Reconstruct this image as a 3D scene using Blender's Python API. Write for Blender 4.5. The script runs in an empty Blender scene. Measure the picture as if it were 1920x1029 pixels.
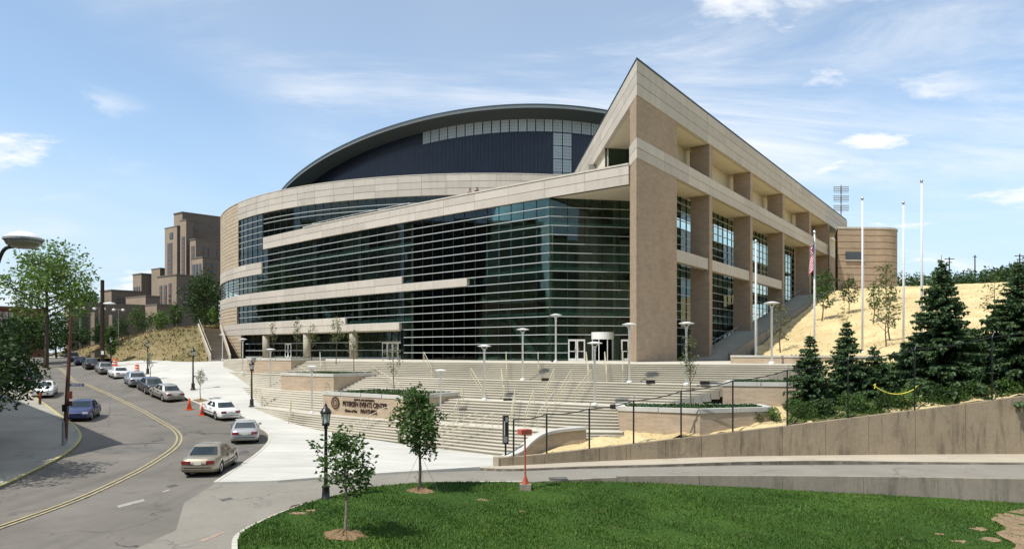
import bpy, bmesh, math, random
import numpy as np
from mathutils import Vector, Matrix, geometry

random.seed(7); rng = np.random.default_rng(11)
SC = bpy.context.scene
COL = SC.collection
R = math.radians
F = 1333.0; CX = 960.0; HY = 661.0            # focal length, principal column and horizon row of the 1920 px picture

# ---------------------------------------------------------------- camera
cam_d = bpy.data.cameras.new('camera'); cam = bpy.data.objects.new('camera', cam_d); COL.objects.link(cam)
cam.location = (0, 0, 0); cam.rotation_euler = (R(90), 0, 0)
cam_d.sensor_fit = 'HORIZONTAL'; cam_d.sensor_width = 36.0; cam_d.lens = 36.0 * F / 1920.0
cam_d.shift_y = (HY - 514.5) / 1920.0
cam_d.clip_start = 0.5; cam_d.clip_end = 8000
SC.camera = cam
SC.render.resolution_x = 1024; SC.render.resolution_y = 548

# ---------------------------------------------------------------- sky and sun
SUN_EL = 57.0; SH = Vector((0.80, 0.60))         # shadows run right and away from the camera
SH.normalize()
world = bpy.data.worlds.new('World'); SC.world = world; world.use_nodes = True
nt = world.node_tree; nt.nodes.clear()
def wn(t, **k):
    n = nt.nodes.new(t)
    for a, b in k.items(): setattr(n, a, b)
    return n
out = wn('ShaderNodeOutputWorld'); bg = wn('ShaderNodeBackground'); bg.inputs['Strength'].default_value = 0.15
sky = wn('ShaderNodeTexSky', sky_type='NISHITA', sun_disc=False)
sky.sun_elevation = R(SUN_EL); sky.sun_rotation = math.atan2(-SH.x, -SH.y)
sky.air_density = 1.0; sky.dust_density = 0.0; sky.ozone_density = 1.0; sky.altitude = 3000
tc = wn('ShaderNodeTexCoord'); sep = wn('ShaderNodeSeparateXYZ'); nt.links.new(tc.outputs['Generated'], sep.inputs[0])
def wm(op, a, b=None, clamp=False):
    n = wn('ShaderNodeMath', operation=op, use_clamp=clamp)
    for i, s in enumerate((a, b)):
        if s is None: continue
        if isinstance(s, (int, float)): n.inputs[i].default_value = s
        else: nt.links.new(s, n.inputs[i])
    return n.outputs[0]
zz = wm('ADD', wm('MAXIMUM', sep.outputs['Z'], 0.0), 0.16)
comb = wn('ShaderNodeCombineXYZ')
nt.links.new(wm('DIVIDE', sep.outputs['X'], zz), comb.inputs[0]); nt.links.new(wm('DIVIDE', sep.outputs['Y'], zz), comb.inputs[1])
def wnoise(scale, detail, rough, dist, off, sx=1, sy=1):
    mp = wn('ShaderNodeMapping'); mp.inputs['Location'].default_value = off; mp.inputs['Scale'].default_value = (sx, sy, 1)
    mp.inputs['Rotation'].default_value = (0, 0, 0.5)
    nt.links.new(comb.outputs[0], mp.inputs[0])
    n = wn('ShaderNodeTexNoise'); n.inputs['Scale'].default_value = scale; n.inputs['Detail'].default_value = detail
    n.inputs['Roughness'].default_value = rough; n.inputs['Distortion'].default_value = dist
    nt.links.new(mp.outputs[0], n.inputs['Vector']); return n.outputs['Fac']
def wramp(fac, a, b, lo=0.0, hi=1.0):
    n = wn('ShaderNodeMapRange', interpolation_type='SMOOTHSTEP'); nt.links.new(fac, n.inputs['Value'])
    n.inputs['From Min'].default_value = a; n.inputs['From Max'].default_value = b
    n.inputs['To Min'].default_value = lo; n.inputs['To Max'].default_value = hi; return n.outputs['Result']
wisp = wramp(wnoise(1.0, 10, 0.66, 0.9, (3.1, 1.7, 0), 0.55, 1.5), 0.40, 0.66, 0.0, 0.85)          # streaky high cloud
patch_ = wramp(wnoise(0.42, 4, 0.55, 0.3, (4.6, 2.4, 0)), 0.36, 0.56)                                # where the streaks gather
puff = wm('MULTIPLY', wramp(wnoise(2.6, 9, 0.58, 0.35, (5.2, 3.3, 2), 0.8, 1.2), 0.52, 0.66, 0.0, 0.92), wramp(wnoise(0.75, 3, 0.5, 0, (3.4, 6.2, 1)), 0.44, 0.56))
veil = wramp(wnoise(0.30, 4, 0.55, 0.4, (0.6, 9.1, 0)), 0.32, 0.70, 0.08, 0.30)
cl = wm('MAXIMUM', wm('MULTIPLY', wisp, patch_), puff)
cl = wm('ADD', cl, wm('MULTIPLY', veil, wm('SUBTRACT', 1.0, cl)), clamp=True)
mix = wn('ShaderNodeMix', data_type='RGBA')
tint = wn('ShaderNodeMix', data_type='RGBA', blend_type='MULTIPLY'); tint.inputs['Factor'].default_value = 1.0; tint.inputs['B'].default_value = (0.98, 1.10, 1.03, 1)
nt.links.new(sky.outputs['Color'], tint.inputs['A'])
hz_ = wn('ShaderNodeMix', data_type='RGBA'); nt.links.new(wramp(sep.outputs['Z'], 0.0, 0.34, 0.92, 0.0), hz_.inputs['Factor'])   # pale summer haze towards the horizon
nt.links.new(tint.outputs['Result'], hz_.inputs['A']); hz_.inputs['B'].default_value = (2.35, 3.0, 3.5, 1)
nt.links.new(cl, mix.inputs['Factor']); nt.links.new(hz_.outputs['Result'], mix.inputs['A'])
mix.inputs['B'].default_value = (4.6, 4.7, 4.8, 1)
nt.links.new(mix.outputs['Result'], bg.inputs['Color']); nt.links.new(bg.outputs[0], out.inputs[0])

sd = bpy.data.lights.new('sun', 'SUN'); sd.energy = 3.4; sd.angle = R(0.53); sd.color = (1.0, 0.96, 0.90)
sun = bpy.data.objects.new('sun', sd); COL.objects.link(sun)
ld = Vector((SH.x * math.cos(R(SUN_EL)), SH.y * math.cos(R(SUN_EL)), -math.sin(R(SUN_EL))))
sun.rotation_euler = ld.to_track_quat('-Z', 'Y').to_euler(); sun.location = (-40, -30, 80)
SC.view_settings.view_transform = 'Standard'; SC.view_settings.look = 'None'
SC.view_settings.exposure = 0.6; SC.view_settings.gamma = 1.0; SC.view_settings.use_curve_mapping = False
SC.render.engine = 'CYCLES'
SC.cycles.max_bounces = 6; SC.cycles.transparent_max_bounces = 12; SC.cycles.use_denoising = True
SC.cycles.caustics_reflective = False; SC.cycles.caustics_refractive = False

# ---------------------------------------------------------------- materials
class NT:
    def __init__(s, name):
        s.m = bpy.data.materials.new(name); s.m.use_nodes = True; s.t = s.m.node_tree
        s.b = s.t.nodes['Principled BSDF']; s.geo = s.t.nodes.new('ShaderNodeNewGeometry')
    def n(s, t, **k):
        x = s.t.nodes.new(t)
        for a, b in k.items(): setattr(x, a, b)
        return x
    def l(s, a, b): s.t.links.new(a, b)
    def pos(s, scale=(1, 1, 1), rot=0.0):
        mp = s.n('ShaderNodeMapping'); mp.inputs['Scale'].default_value = scale; mp.inputs['Rotation'].default_value = (0, 0, rot)
        s.l(s.geo.outputs['Position'], mp.inputs[0]); return mp.outputs[0]
    def noise(s, scale, detail=4, rough=0.55, vec=None, dist=0.0):
        x = s.n('ShaderNodeTexNoise'); x.inputs['Scale'].default_value = scale; x.inputs['Detail'].default_value = detail
        x.inputs['Roughness'].default_value = rough; x.inputs['Distortion'].default_value = dist
        s.l(vec if vec is not None else s.geo.outputs['Position'], x.inputs['Vector']); return x.outputs['Fac']
    def rng(s, f, a, b, lo, hi):
        x = s.n('ShaderNodeMapRange'); s.l(f, x.inputs['Value'])
        for k, v in zip(('From Min', 'From Max', 'To Min', 'To Max'), (a, b, lo, hi)): x.inputs[k].default_value = v
        return x.outputs['Result']
    def math(s, op, a, b=None, clamp=False):
        x = s.n('ShaderNodeMath', operation=op, use_clamp=clamp)
        for i, q in enumerate((a, b)):
            if q is None: continue
            if isinstance(q, (int, float)): x.inputs[i].default_value = q
            else: s.l(q, x.inputs[i])
        return x.outputs[0]
    def mixc(s, f, a, b, blend='MIX'):
        x = s.n('ShaderNodeMix', data_type='RGBA', blend_type=blend)
        for k, q in (('Factor', f), ('A', a), ('B', b)):
            if isinstance(q, (int, float)): x.inputs[k].default_value = q
            elif isinstance(q, tuple): x.inputs[k].default_value = (*q[:3], 1)
            else: s.l(q, x.inputs[k])
        return x.outputs['Result']
    def bump(s, h, strength=0.3, dist=0.02):
        x = s.n('ShaderNodeBump'); x.inputs['Strength'].default_value = strength; x.inputs['Distance'].default_value = dist
        s.l(h, x.inputs['Height']); s.l(x.outputs[0], s.b.inputs['Normal'])
    def fin(s, col=None, rough=None, spec=None, metal=None):
        if col is not None:
            if isinstance(col, tuple): s.b.inputs['Base Color'].default_value = (*col[:3], 1)
            else: s.l(col, s.b.inputs['Base Color'])
        if rough is not None:
            if isinstance(rough, (int, float)): s.b.inputs['Roughness'].default_value = rough
            else: s.l(rough, s.b.inputs['Roughness'])
        if spec is not None: s.b.inputs['Specular IOR Level'].default_value = spec
        if metal is not None: s.b.inputs['Metallic'].default_value = metal
        return s.m
def sc(c, k): return tuple(min(1, x * k) for x in c)
def plain(name, c, rough=0.6, var=0.12, scale=3.0, spec=0.4, metal=0.0, bump=0.0, bscale=30, objvar=0.0):
    t = NT(name)
    f = t.rng(t.noise(scale, 5, 0.6), 0.3, 0.7, 0, 1)
    col = t.mixc(f, sc(c, 1 - var), sc(c, 1 + var))
    if objvar:
        oi = t.n('ShaderNodeObjectInfo'); g = t.rng(oi.outputs['Random'], 0, 1, 1 - objvar, 1 + objvar)
        cc = t.n('ShaderNodeCombineColor')
        for i in range(3): t.l(g, cc.inputs[i])
        col = t.mixc(1.0, col, cc.outputs[0], 'MULTIPLY')
    if bump: t.bump(t.noise(bscale, 4, 0.6), bump, 0.02)
    return t.fin(col, rough, spec, metal)
M = {}
def stonemat():
    t = NT('cast_stone'); c = (0.51, 0.46, 0.385)
    f = t.math('ADD', t.math('MULTIPLY', t.noise(0.6, 5, 0.6), 0.6), t.math('MULTIPLY', t.noise(9, 4, 0.65), 0.4))
    col = t.mixc(t.rng(f, 0.32, 0.68, 0, 1), sc(c, 0.91), sc(c, 1.08))
    st = t.noise(1.0, 6, 0.7, t.pos((1.6, 1.6, 0.12)))                       # rain streaks
    col = t.mixc(t.rng(st, 0.52, 0.74, 0, 0.34), col, (0.25, 0.215, 0.165))
    oi = t.n('ShaderNodeObjectInfo'); g = t.rng(oi.outputs['Random'], 0, 1, 0.90, 1.07); cc = t.n('ShaderNodeCombineColor')
    for i in range(3): t.l(g, cc.inputs[i])
    col = t.mixc(1.0, col, cc.outputs[0], 'MULTIPLY'); t.bump(t.noise(25, 4, 0.6), 0.12, 0.02); return t.fin(col, 0.8, 0.25)
M['stone'] = stonemat()
def brick(name, a, b, mortar):
    t = NT(name)
    # brickwork too fine to tell apart at this distance: courses of 8 cm and mottled bricks
    u = t.n('ShaderNodeSeparateXYZ'); t.l(t.geo.outputs['Position'], u.inputs[0])
    h = t.math('ADD', t.math('MULTIPLY', u.outputs['X'], 0.8), t.math('MULTIPLY', u.outputs['Y'], 0.6))
    c = t.n('ShaderNodeCombineXYZ'); t.l(h, c.inputs[0]); t.l(u.outputs['Z'], c.inputs[1])
    br = t.n('ShaderNodeTexBrick'); t.l(c.outputs[0], br.inputs['Vector'])
    br.inputs['Scale'].default_value = 1.0; br.inputs['Brick Width'].default_value = 0.4; br.inputs['Row Height'].default_value = 0.13
    br.inputs['Mortar Size'].default_value = 0.012; br.inputs['Color1'].default_value = (*a, 1); br.inputs['Color2'].default_value = (*b, 1)
    br.inputs['Mortar'].default_value = (*mortar, 1)
    f = t.math('MULTIPLY', t.rng(t.noise(0.35, 4, 0.6), 0.3, 0.7, 0.92, 1.07), t.rng(t.noise(1.0, 4, 0.7, t.pos((0.9, 0.9, 3.2))), 0.3, 0.7, 0.87, 1.13))
    cc = t.n('ShaderNodeCombineColor')
    for i in range(3): t.l(f, cc.inputs[i])
    col = t.mixc(1.0, br.outputs['Color'], cc.outputs[0], 'MULTIPLY')
    t.bump(br.outputs['Fac'], -0.25, 0.01)
    return t.fin(col, 0.85, 0.2)
M['brick'] = brick('tan_brick', (0.45, 0.35, 0.245), (0.38, 0.29, 0.20), (0.44, 0.37, 0.28))
M['brick_pier'] = brick('buff_brick', (0.375, 0.278, 0.19), (0.335, 0.248, 0.168), (0.36, 0.285, 0.205))
M['brick_end'] = brick('pale_drum_brick', (0.50, 0.405, 0.285), (0.43, 0.34, 0.235), (0.46, 0.39, 0.29))
M['soffit'] = plain('plaster_soffit', (0.66, 0.60, 0.47), 0.85, 0.03, 0.6, 0.2)
M['conc_col'] = plain('concrete_column', (0.36, 0.33, 0.26), 0.8, 0.08, 1.5, 0.2, bump=0.1)
M['metal_w'] = plain('white_metal', (0.74, 0.74, 0.71), 0.4, 0.03, 4, 0.5)
M['transom'] = plain('aluminium_transom', (0.46, 0.49, 0.465), 0.35, 0.05, 4, 0.5)
M['mull'] = plain('dark_mullion', (0.028, 0.038, 0.036), 0.65, 0.1, 4, 0.2)
M['navy'] = plain('navy_cladding', (0.034, 0.042, 0.062), 0.38, 0.12, 0.6, 0.45)
M['navy_d'] = plain('dark_navy_panel', (0.016, 0.02, 0.033), 0.45, 0.15, 0.6, 0.4)
M['roof_sof'] = plain('grey_roof_soffit', (0.17, 0.165, 0.145), 0.75, 0.06, 0.4, 0.25)
M['roof_edge'] = plain('pale_roof_edge', (0.46, 0.47, 0.45), 0.5, 0.05, 1, 0.4)
M['roof_top'] = plain('dark_roof_membrane', (0.05, 0.075, 0.085), 0.6, 0.15, 0.8, 0.3)
M['fiber'] = plain('translucent_panel', (0.60, 0.61, 0.57), 0.5, 0.05, 1.2, 0.4, objvar=0.06)
M['interior'] = plain('interior_wall', (0.30, 0.31, 0.25), 0.9, 0.25, 0.25, 0.1)
M['slab'] = plain('floor_slab_edge', (0.34, 0.42, 0.37), 0.6, 0.1, 1, 0.3)
M['teal'] = plain('teal_spandrel_glass', (0.10, 0.25, 0.21), 0.3, 0.15, 0.8, 0.5)
for _k, _c in (('room_a', (0.30, 0.30, 0.24)), ('room_b', (0.14, 0.17, 0.14)), ('room_c', (0.24, 0.16, 0.10)), ('room_d', (0.40, 0.42, 0.36))): M[_k] = plain('interior_' + _k, _c, 0.9, 0.15, 0.5, 0.1)
M['terrace'] = plain('terrace_paving', (0.40, 0.37, 0.31), 0.9, 0.1, 1)
def glass(name, tint, refl, rough=0.02):
    t = NT(name); t.t.nodes.remove(t.b)
    tr = t.n('ShaderNodeBsdfTransparent'); tr.inputs[0].default_value = (*tint, 1)
    gl = t.n('ShaderNodeBsdfGlossy'); gl.inputs['Roughness'].default_value = rough; gl.inputs['Color'].default_value = (*refl, 1)
    fr = t.n('ShaderNodeFresnel'); fr.inputs['IOR'].default_value = 1.5
    oi = t.n('ShaderNodeObjectInfo')
    mx = t.n('ShaderNodeMixShader'); t.l(fr.outputs[0], mx.inputs[0]); t.l(tr.outputs[0], mx.inputs[1]); t.l(gl.outputs[0], mx.inputs[2])
    t.l(mx.outputs[0], t.t.nodes['Material Output'].inputs['Surface']); return t.m
M['glass'] = glass('green_glass', (0.70, 0.85, 0.77), (0.80, 0.91, 0.93))
M['glass_dk'] = glass('dark_glass', (0.25, 0.3, 0.28), (0.9, 0.95, 0.95))
def concrete(name, c, streak=0.0, crack=0.0, joints=None, var=0.12, bump=0.15):
    t = NT(name)
    f1 = t.noise(0.35, 5, 0.6); f2 = t.noise(6.0, 5, 0.65)
    f = t.math('ADD', t.math('MULTIPLY', f1, 0.6), t.math('MULTIPLY', f2, 0.4))
    col = t.mixc(t.rng(f, 0.33, 0.67, 0, 1), sc(c, 1 - var), sc(c, 1 + var))
    if streak:
        s1 = t.noise(1.0, 6, 0.7, t.pos((2.2, 2.2, 0.30)))
        s2 = t.noise(0.45, 3, 0.6)
        sf = t.math('MULTIPLY', t.rng(s1, 0.48, 0.68, 0, streak), t.rng(s2, 0.35, 0.6, 0.2, 1))
        col = t.mixc(sf, col, (0.035, 0.03, 0.022))
        s3 = t.noise(0.8, 5, 0.6, t.pos((1.3, 1.3, 0.5)))
        col = t.mixc(t.rng(s3, 0.62, 0.74, 0, 0.45), col, sc(c, 1.45))
    if crack:
        v = t.n('ShaderNodeTexVoronoi', feature='DISTANCE_TO_EDGE'); v.inputs['Scale'].default_value = 0.22
        dn = t.n('ShaderNodeTexNoise'); dn.inputs['Scale'].default_value = 0.9; dn.inputs['Detail'].default_value = 6
        vm = t.n('ShaderNodeVectorMath', operation='MULTIPLY_ADD'); t.l(dn.outputs['Color'], vm.inputs[0]); vm.inputs[1].default_value = (2.2, 2.2, 0); t.l(t.geo.outputs['Position'], vm.inputs[2])
        t.l(t.geo.outputs['Position'], dn.inputs['Vector']); t.l(vm.outputs[0], v.inputs['Vector'])
        cf = t.math('MULTIPLY', t.rng(v.outputs['Distance'], 0.0, 0.018, crack, 0), t.rng(t.noise(0.25, 2), 0.45, 0.6, 0, 1))
        col = t.mixc(cf, col, sc(c, 0.35))
    if bump: t.bump(f2, bump, 0.015)
    return t.fin(col, 0.88, 0.2)
def plazamat():
    t = NT('plaza_concrete'); c = (0.52, 0.505, 0.45)
    f = t.math('ADD', t.math('MULTIPLY', t.noise(0.9, 6, 0.7, t.pos((0.25, 1.3, 1), 0.35)), 0.6), t.math('MULTIPLY', t.noise(0.2, 4), 0.4))
    col = t.mixc(t.rng(f, 0.36, 0.66, 0, 1), sc(c, 0.80), sc(c, 1.10))
    mp = t.pos((1, 1, 1), 0.62); sp_ = t.n('ShaderNodeSeparateXYZ'); t.l(mp, sp_.inputs[0])
    j = None
    for ax, per in (('X', 3.0), ('Y', 3.0)):
        q = t.math('ABSOLUTE', t.math('SUBTRACT', t.math('FRACT', t.math('DIVIDE', sp_.outputs[ax], per)), 0.5)); q = t.rng(q, 0.0, 0.008, 0.45, 0.0); j = q if j is None else t.math('MAXIMUM', j, q)
    col = t.mixc(j, col, sc(c, 0.45)); t.bump(t.noise(20, 4), 0.1, 0.01); return t.fin(col, 0.88, 0.2)
M['plaza'] = plazamat()
M['step'] = concrete('step_concrete', (0.505, 0.47, 0.385), var=0.12, streak=0.0)
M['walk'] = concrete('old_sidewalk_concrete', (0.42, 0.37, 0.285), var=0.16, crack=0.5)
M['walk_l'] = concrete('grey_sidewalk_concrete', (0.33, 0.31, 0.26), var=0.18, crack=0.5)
M['wall'] = concrete('stained_concrete', (0.29, 0.235, 0.16), streak=0.62, crack=0.3, var=0.22, bump=0.35)
M['lowwall'] = concrete('grey_kerb_wall_concrete', (0.275, 0.24, 0.19), streak=0.5, var=0.2, bump=0.3)
M['kerb'] = concrete('kerb_concrete', (0.50, 0.475, 0.40), var=0.12)
M['drive'] = concrete('pale_asphalt_apron', (0.235, 0.217, 0.18), crack=0.7, var=0.16, bump=0.3)
def asphalt():
    t = NT('asphalt')
    big = t.noise(0.11, 5, 0.6, dist=0.6); mid = t.noise(0.8, 5, 0.65); fine = t.noise(28, 3, 0.7)
    f = t.math('ADD', t.math('ADD', t.math('MULTIPLY', big, 0.5), t.math('MULTIPLY', mid, 0.3)), t.math('MULTIPLY', fine, 0.2))
    col = t.mixc(t.rng(f, 0.34, 0.66, 0, 1), (0.118, 0.106, 0.089), (0.205, 0.186, 0.157))
    st = t.noise(1.0, 4, 0.6, t.pos((0.5, 0.035, 1), -0.45))
    col = t.mixc(t.rng(st, 0.52, 0.72, 0, 0.5), col, (0.075, 0.069, 0.06))
    v = t.n('ShaderNodeTexVoronoi', feature='DISTANCE_TO_EDGE'); v.inputs['Scale'].default_value = 0.16
    dn = t.n('ShaderNodeTexNoise'); dn.inputs['Scale'].default_value = 0.7; dn.inputs['Detail'].default_value = 7
    vm = t.n('ShaderNodeVectorMath', operation='MULTIPLY_ADD'); t.l(dn.outputs['Color'], vm.inputs[0]); vm.inputs[1].default_value = (3.2, 3.2, 0); t.l(t.geo.outputs['Position'], vm.inputs[2])
    t.l(t.geo.outputs['Position'], dn.inputs['Vector']); t.l(vm.outputs[0], v.inputs['Vector'])
    cf = t.math('MULTIPLY', t.rng(v.outputs['Distance'], 0.0, 0.013, 0.85, 0), t.rng(t.noise(0.2, 2), 0.4, 0.55, 0, 1))
    col = t.mixc(cf, col, (0.03, 0.028, 0.026))
    t.bump(fine, 0.25, 0.01); return t.fin(col, 0.85, 0.3)
M['asphalt'] = asphalt()
M['patch'] = plain('dark_asphalt_patch', (0.105, 0.10, 0.093), 0.9, 0.25, 2.0, 0.2, bump=0.2)
M['road_band'] = plain('darker_asphalt_band', (0.14, 0.132, 0.118), 0.9, 0.25, 1.3, 0.2, bump=0.2)
def wornpaint(name, c):
    t = NT(name); n1 = t.noise(3.0, 6, 0.75)
    col = t.mixc(t.rng(n1, 0.47, 0.66, 0, 0.75), c, (0.19, 0.18, 0.15)); return t.fin(col, 0.7, 0.3)
M['yellow'] = wornpaint('worn_yellow_paint', (0.40, 0.335, 0.17))
M['whitep'] = wornpaint('worn_white_paint', (0.34, 0.32, 0.27))
M['yellowk'] = wornpaint('yellow_kerb_paint', (0.50, 0.44, 0.17))
M['orangep'] = wornpaint('orange_marking_paint', (0.38, 0.26, 0.19))
def straw(name, a, b, g=None, gf=0.3):
    t = NT(name)
    n1 = t.noise(0.5, 6, 0.65); n2 = t.noise(9, 5, 0.75, t.pos((1, 0.5, 1.6), 0.5)); n3 = t.noise(0.12, 3)
    col = t.mixc(t.rng(t.math('ADD', t.math('MULTIPLY', n1, 0.45), t.math('MULTIPLY', n2, 0.55)), 0.34, 0.66, 0, 1), a, b)
    if g: col = t.mixc(t.rng(t.math('ADD', t.math('MULTIPLY', n3, 0.5), t.math('MULTIPLY', n2, 0.5)), 0.46, 0.62, 0, gf), col, g)
    t.bump(n2, 0.8, 0.12); return t.fin(col, 0.95, 0.05)
M['straw'] = straw('straw_mulch', (0.50, 0.385, 0.19), (0.80, 0.65, 0.37), (0.36, 0.27, 0.14), 0.6)
M['straw_l'] = straw('dry_straw_bank', (0.17, 0.13, 0.065), (0.34, 0.27, 0.14), (0.085, 0.09, 0.03), 0.7)
M['straw_g'] = straw('grassy_soil', (0.10, 0.11, 0.04), (0.24, 0.21, 0.10), (0.05, 0.09, 0.02), 0.8)
def lawn():
    t = NT('lawn_soil')
    n1 = t.noise(0.22, 4, 0.6); n2 = t.noise(5, 5, 0.7)
    col = t.mixc(t.rng(t.math('ADD', t.math('MULTIPLY', n1, 0.6), t.math('MULTIPLY', n2, 0.4)), 0.36, 0.64, 0, 1), (0.022, 0.052, 0.010), (0.055, 0.105, 0.018))
    t.bump(n2, 0.5, 0.05); return t.fin(col, 0.95, 0.1)
M['lawn'] = lawn()
def leafmat(name, a, b, trans=0.25):
    t = NT(name)
    n = t.noise(0.9, 3, 0.6); n2 = t.noise(11, 2, 0.5)
    f = t.rng(t.math('ADD', t.math('MULTIPLY', n, 0.5), t.math('MULTIPLY', n2, 0.5)), 0.35, 0.65, 0, 1)
    col = t.mixc(f, a, b); t.fin(col, 0.55, 0.3)
    tl = t.n('ShaderNodeBsdfTranslucent'); t.l(t.mixc(1.0, col, (1.3, 1.5, 0.7), 'MULTIPLY'), tl.inputs[0])
    mx = t.n('ShaderNodeMixShader'); mx.inputs[0].default_value = trans
    t.l(t.b.outputs[0], mx.inputs[1]); t.l(tl.outputs[0], mx.inputs[2]); t.l(mx.outputs[0], t.t.nodes['Material Output'].inputs['Surface'])
    return t.m
def grassmat():
    t = NT('grass_blade_mix')
    a = t.noise(0.16, 5, 0.65, dist=0.5); b = t.noise(1.3, 4, 0.6); c = t.noise(14, 2, 0.5)
    col = t.mixc(t.rng(t.math('ADD', t.math('MULTIPLY', a, 0.55), t.math('MULTIPLY', c, 0.45)), 0.36, 0.64, 0, 1), (0.020, 0.062, 0.008), (0.105, 0.185, 0.028))
    col = t.mixc(t.math('MULTIPLY', t.rng(b, 0.58, 0.74, 0, 0.8), t.rng(c, 0.4, 0.6, 0.2, 1)), col, (0.17, 0.165, 0.06))
    t.fin(col, 0.6, 0.25); return t.m
M['grass'] = grassmat()
M['grass_old'] = leafmat('grass_blade', (0.022, 0.066, 0.010), (0.070, 0.145, 0.024), 0.2)
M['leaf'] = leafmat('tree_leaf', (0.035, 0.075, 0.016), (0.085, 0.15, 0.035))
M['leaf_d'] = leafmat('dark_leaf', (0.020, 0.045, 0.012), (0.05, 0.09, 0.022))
M['leaf_b'] = leafmat('bright_leaf', (0.07, 0.135, 0.028), (0.165, 0.245, 0.06))
M['leaf_o'] = leafmat('olive_leaf', (0.07, 0.09, 0.03), (0.16, 0.17, 0.07))
M['leaf_s'] = leafmat('silver_leaf', (0.22, 0.22, 0.17), (0.38, 0.37, 0.30))
M['needle'] = leafmat('spruce_needle', (0.030, 0.066, 0.026), (0.115, 0.175, 0.075), 0.15)
M['bark'] = plain('bark', (0.10, 0.08, 0.06), 0.95, 0.3, 8, 0.1, bump=0.4)
M['bark_l'] = plain('pale_bark', (0.24, 0.20, 0.15), 0.95, 0.25, 8, 0.1, bump=0.4)
M['mulch'] = plain('bark_mulch', (0.20, 0.135, 0.075), 0.95, 0.4, 9, 0.1, bump=0.8, bscale=14)
M['soil'] = plain('dry_soil', (0.23, 0.165, 0.10), 0.95, 0.3, 3, 0.1, bump=0.5, bscale=10)
M['black'] = plain('black_paint', (0.012, 0.013, 0.013), 0.35, 0.1, 4, 0.5)
M['rust'] = plain('rusty_brown_pole', (0.10, 0.045, 0.03), 0.75, 0.25, 3, 0.3)
M['wood'] = plain('creosoted_wood', (0.045, 0.032, 0.022), 0.9, 0.25, 5, 0.15)
M['grey_m'] = plain('grey_metal', (0.30, 0.31, 0.31), 0.5, 0.08, 4, 0.5)
M['chrome'] = plain('polished_metal', (0.62, 0.62, 0.62), 0.22, 0.03, 4, 0.5, metal=0.9)
M['rail'] = plain('pale_yellow_rail', (0.50, 0.46, 0.31), 0.45, 0.06, 4, 0.5)
M['lampglass'] = plain('frosted_lamp_glass', (0.62, 0.64, 0.60), 0.15, 0.03, 4, 0.6)
M['orange'] = plain('orange_plastic', (0.80, 0.13, 0.035), 0.5, 0.08, 4, 0.4)
M['reflect'] = plain('white_band', (0.75, 0.73, 0.7), 0.5, 0.03, 4, 0.4)
M['redpost'] = plain('faded_red_paint', (0.42, 0.10, 0.055), 0.6, 0.15, 5, 0.3)
M['bronze'] = plain('bronze_letter', (0.045, 0.022, 0.014), 0.5, 0.15, 6, 0.4, metal=0.2)
M['seal'] = plain('seal_relief', (0.24, 0.17, 0.11), 0.6, 0.25, 14, 0.3)
M['tan_l'] = plain('tan_masonry_lit_tone', (0.30, 0.235, 0.175), 0.9, 0.1, 0.12, 0.15)  # far masonry, sunlit tone put into the colour
M['tan_r'] = plain('tan_masonry_shade_tone', (0.165, 0.13, 0.105), 0.9, 0.1, 0.12, 0.15)  # same far masonry, shaded tone put into the colour
M['farwin'] = plain('far_window', (0.05, 0.055, 0.06), 0.2, 0.3, 0.3, 0.6)
M['farspan'] = plain('rust_spandrel', (0.20, 0.11, 0.08), 0.8, 0.1, 0.5, 0.2)
M['redbrick'] = plain('red_brick_far', (0.19, 0.085, 0.06), 0.9, 0.15, 0.5, 0.15)
M['tyre'] = plain('tyre_rubber', (0.015, 0.015, 0.015), 0.85, 0.1, 6, 0.2)
M['rim'] = plain('alloy_rim', (0.42, 0.42, 0.42), 0.35, 0.05, 6, 0.5, metal=0.6)
M['carglass'] = plain('car_glass', (0.018, 0.028, 0.030), 0.06, 0.1, 3, 0.7)
M['tail'] = plain('tail_lamp', (0.22, 0.012, 0.012), 0.2, 0.1, 6, 0.6)
M['head'] = plain('head_lamp', (0.55, 0.57, 0.58), 0.12, 0.05, 6, 0.8)
M['plate'] = plain('number_plate', (0.65, 0.64, 0.52), 0.5, 0.05, 6, 0.4)
M['trim'] = plain('black_trim', (0.02, 0.02, 0.02), 0.55, 0.1, 6, 0.4)
M['skin'] = plain('skin', (0.36, 0.20, 0.13), 0.6, 0.05, 8, 0.3)
M['hair'] = plain('dark_hair', (0.012, 0.009, 0.008), 0.6, 0.1, 20, 0.3)
M['cloth_d'] = plain('dark_cloth', (0.035, 0.022, 0.02), 0.9, 0.15, 10, 0.1)
M['cloth_b'] = plain('brown_cloth', (0.24, 0.13, 0.09), 0.9, 0.15, 10, 0.1)
M['cloth_p'] = plain('mauve_cloth', (0.35, 0.22, 0.34), 0.9, 0.15, 10, 0.1)
M['cloth_w'] = plain('white_cloth', (0.75, 0.74, 0.72), 0.9, 0.05, 10, 0.1)
M['fred'] = plain('flag_red', (0.50, 0.02, 0.035), 0.8, 0.05, 10, 0.1)
M['fwhite'] = plain('flag_white', (0.75, 0.74, 0.73), 0.8, 0.03, 10, 0.1)
M['fblue'] = plain('flag_blue', (0.02, 0.028, 0.11), 0.8, 0.05, 10, 0.1)
M['signblue'] = plain('street_sign_blue', (0.05, 0.055, 0.16), 0.5, 0.05, 5, 0.4)
M['signtext'] = plain('sign_white', (0.7, 0.7, 0.7), 0.5, 0.02, 5, 0.4)
M['signor'] = plain('faded_orange_sign', (0.45, 0.14, 0.08), 0.5, 0.1, 5, 0.4)
M['signye'] = plain('yellow_sign', (0.55, 0.36, 0.03), 0.5, 0.1, 5, 0.4)
M['ytape'] = plain('yellow_tape', (0.70, 0.62, 0.08), 0.5, 0.05, 5, 0.4)
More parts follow.
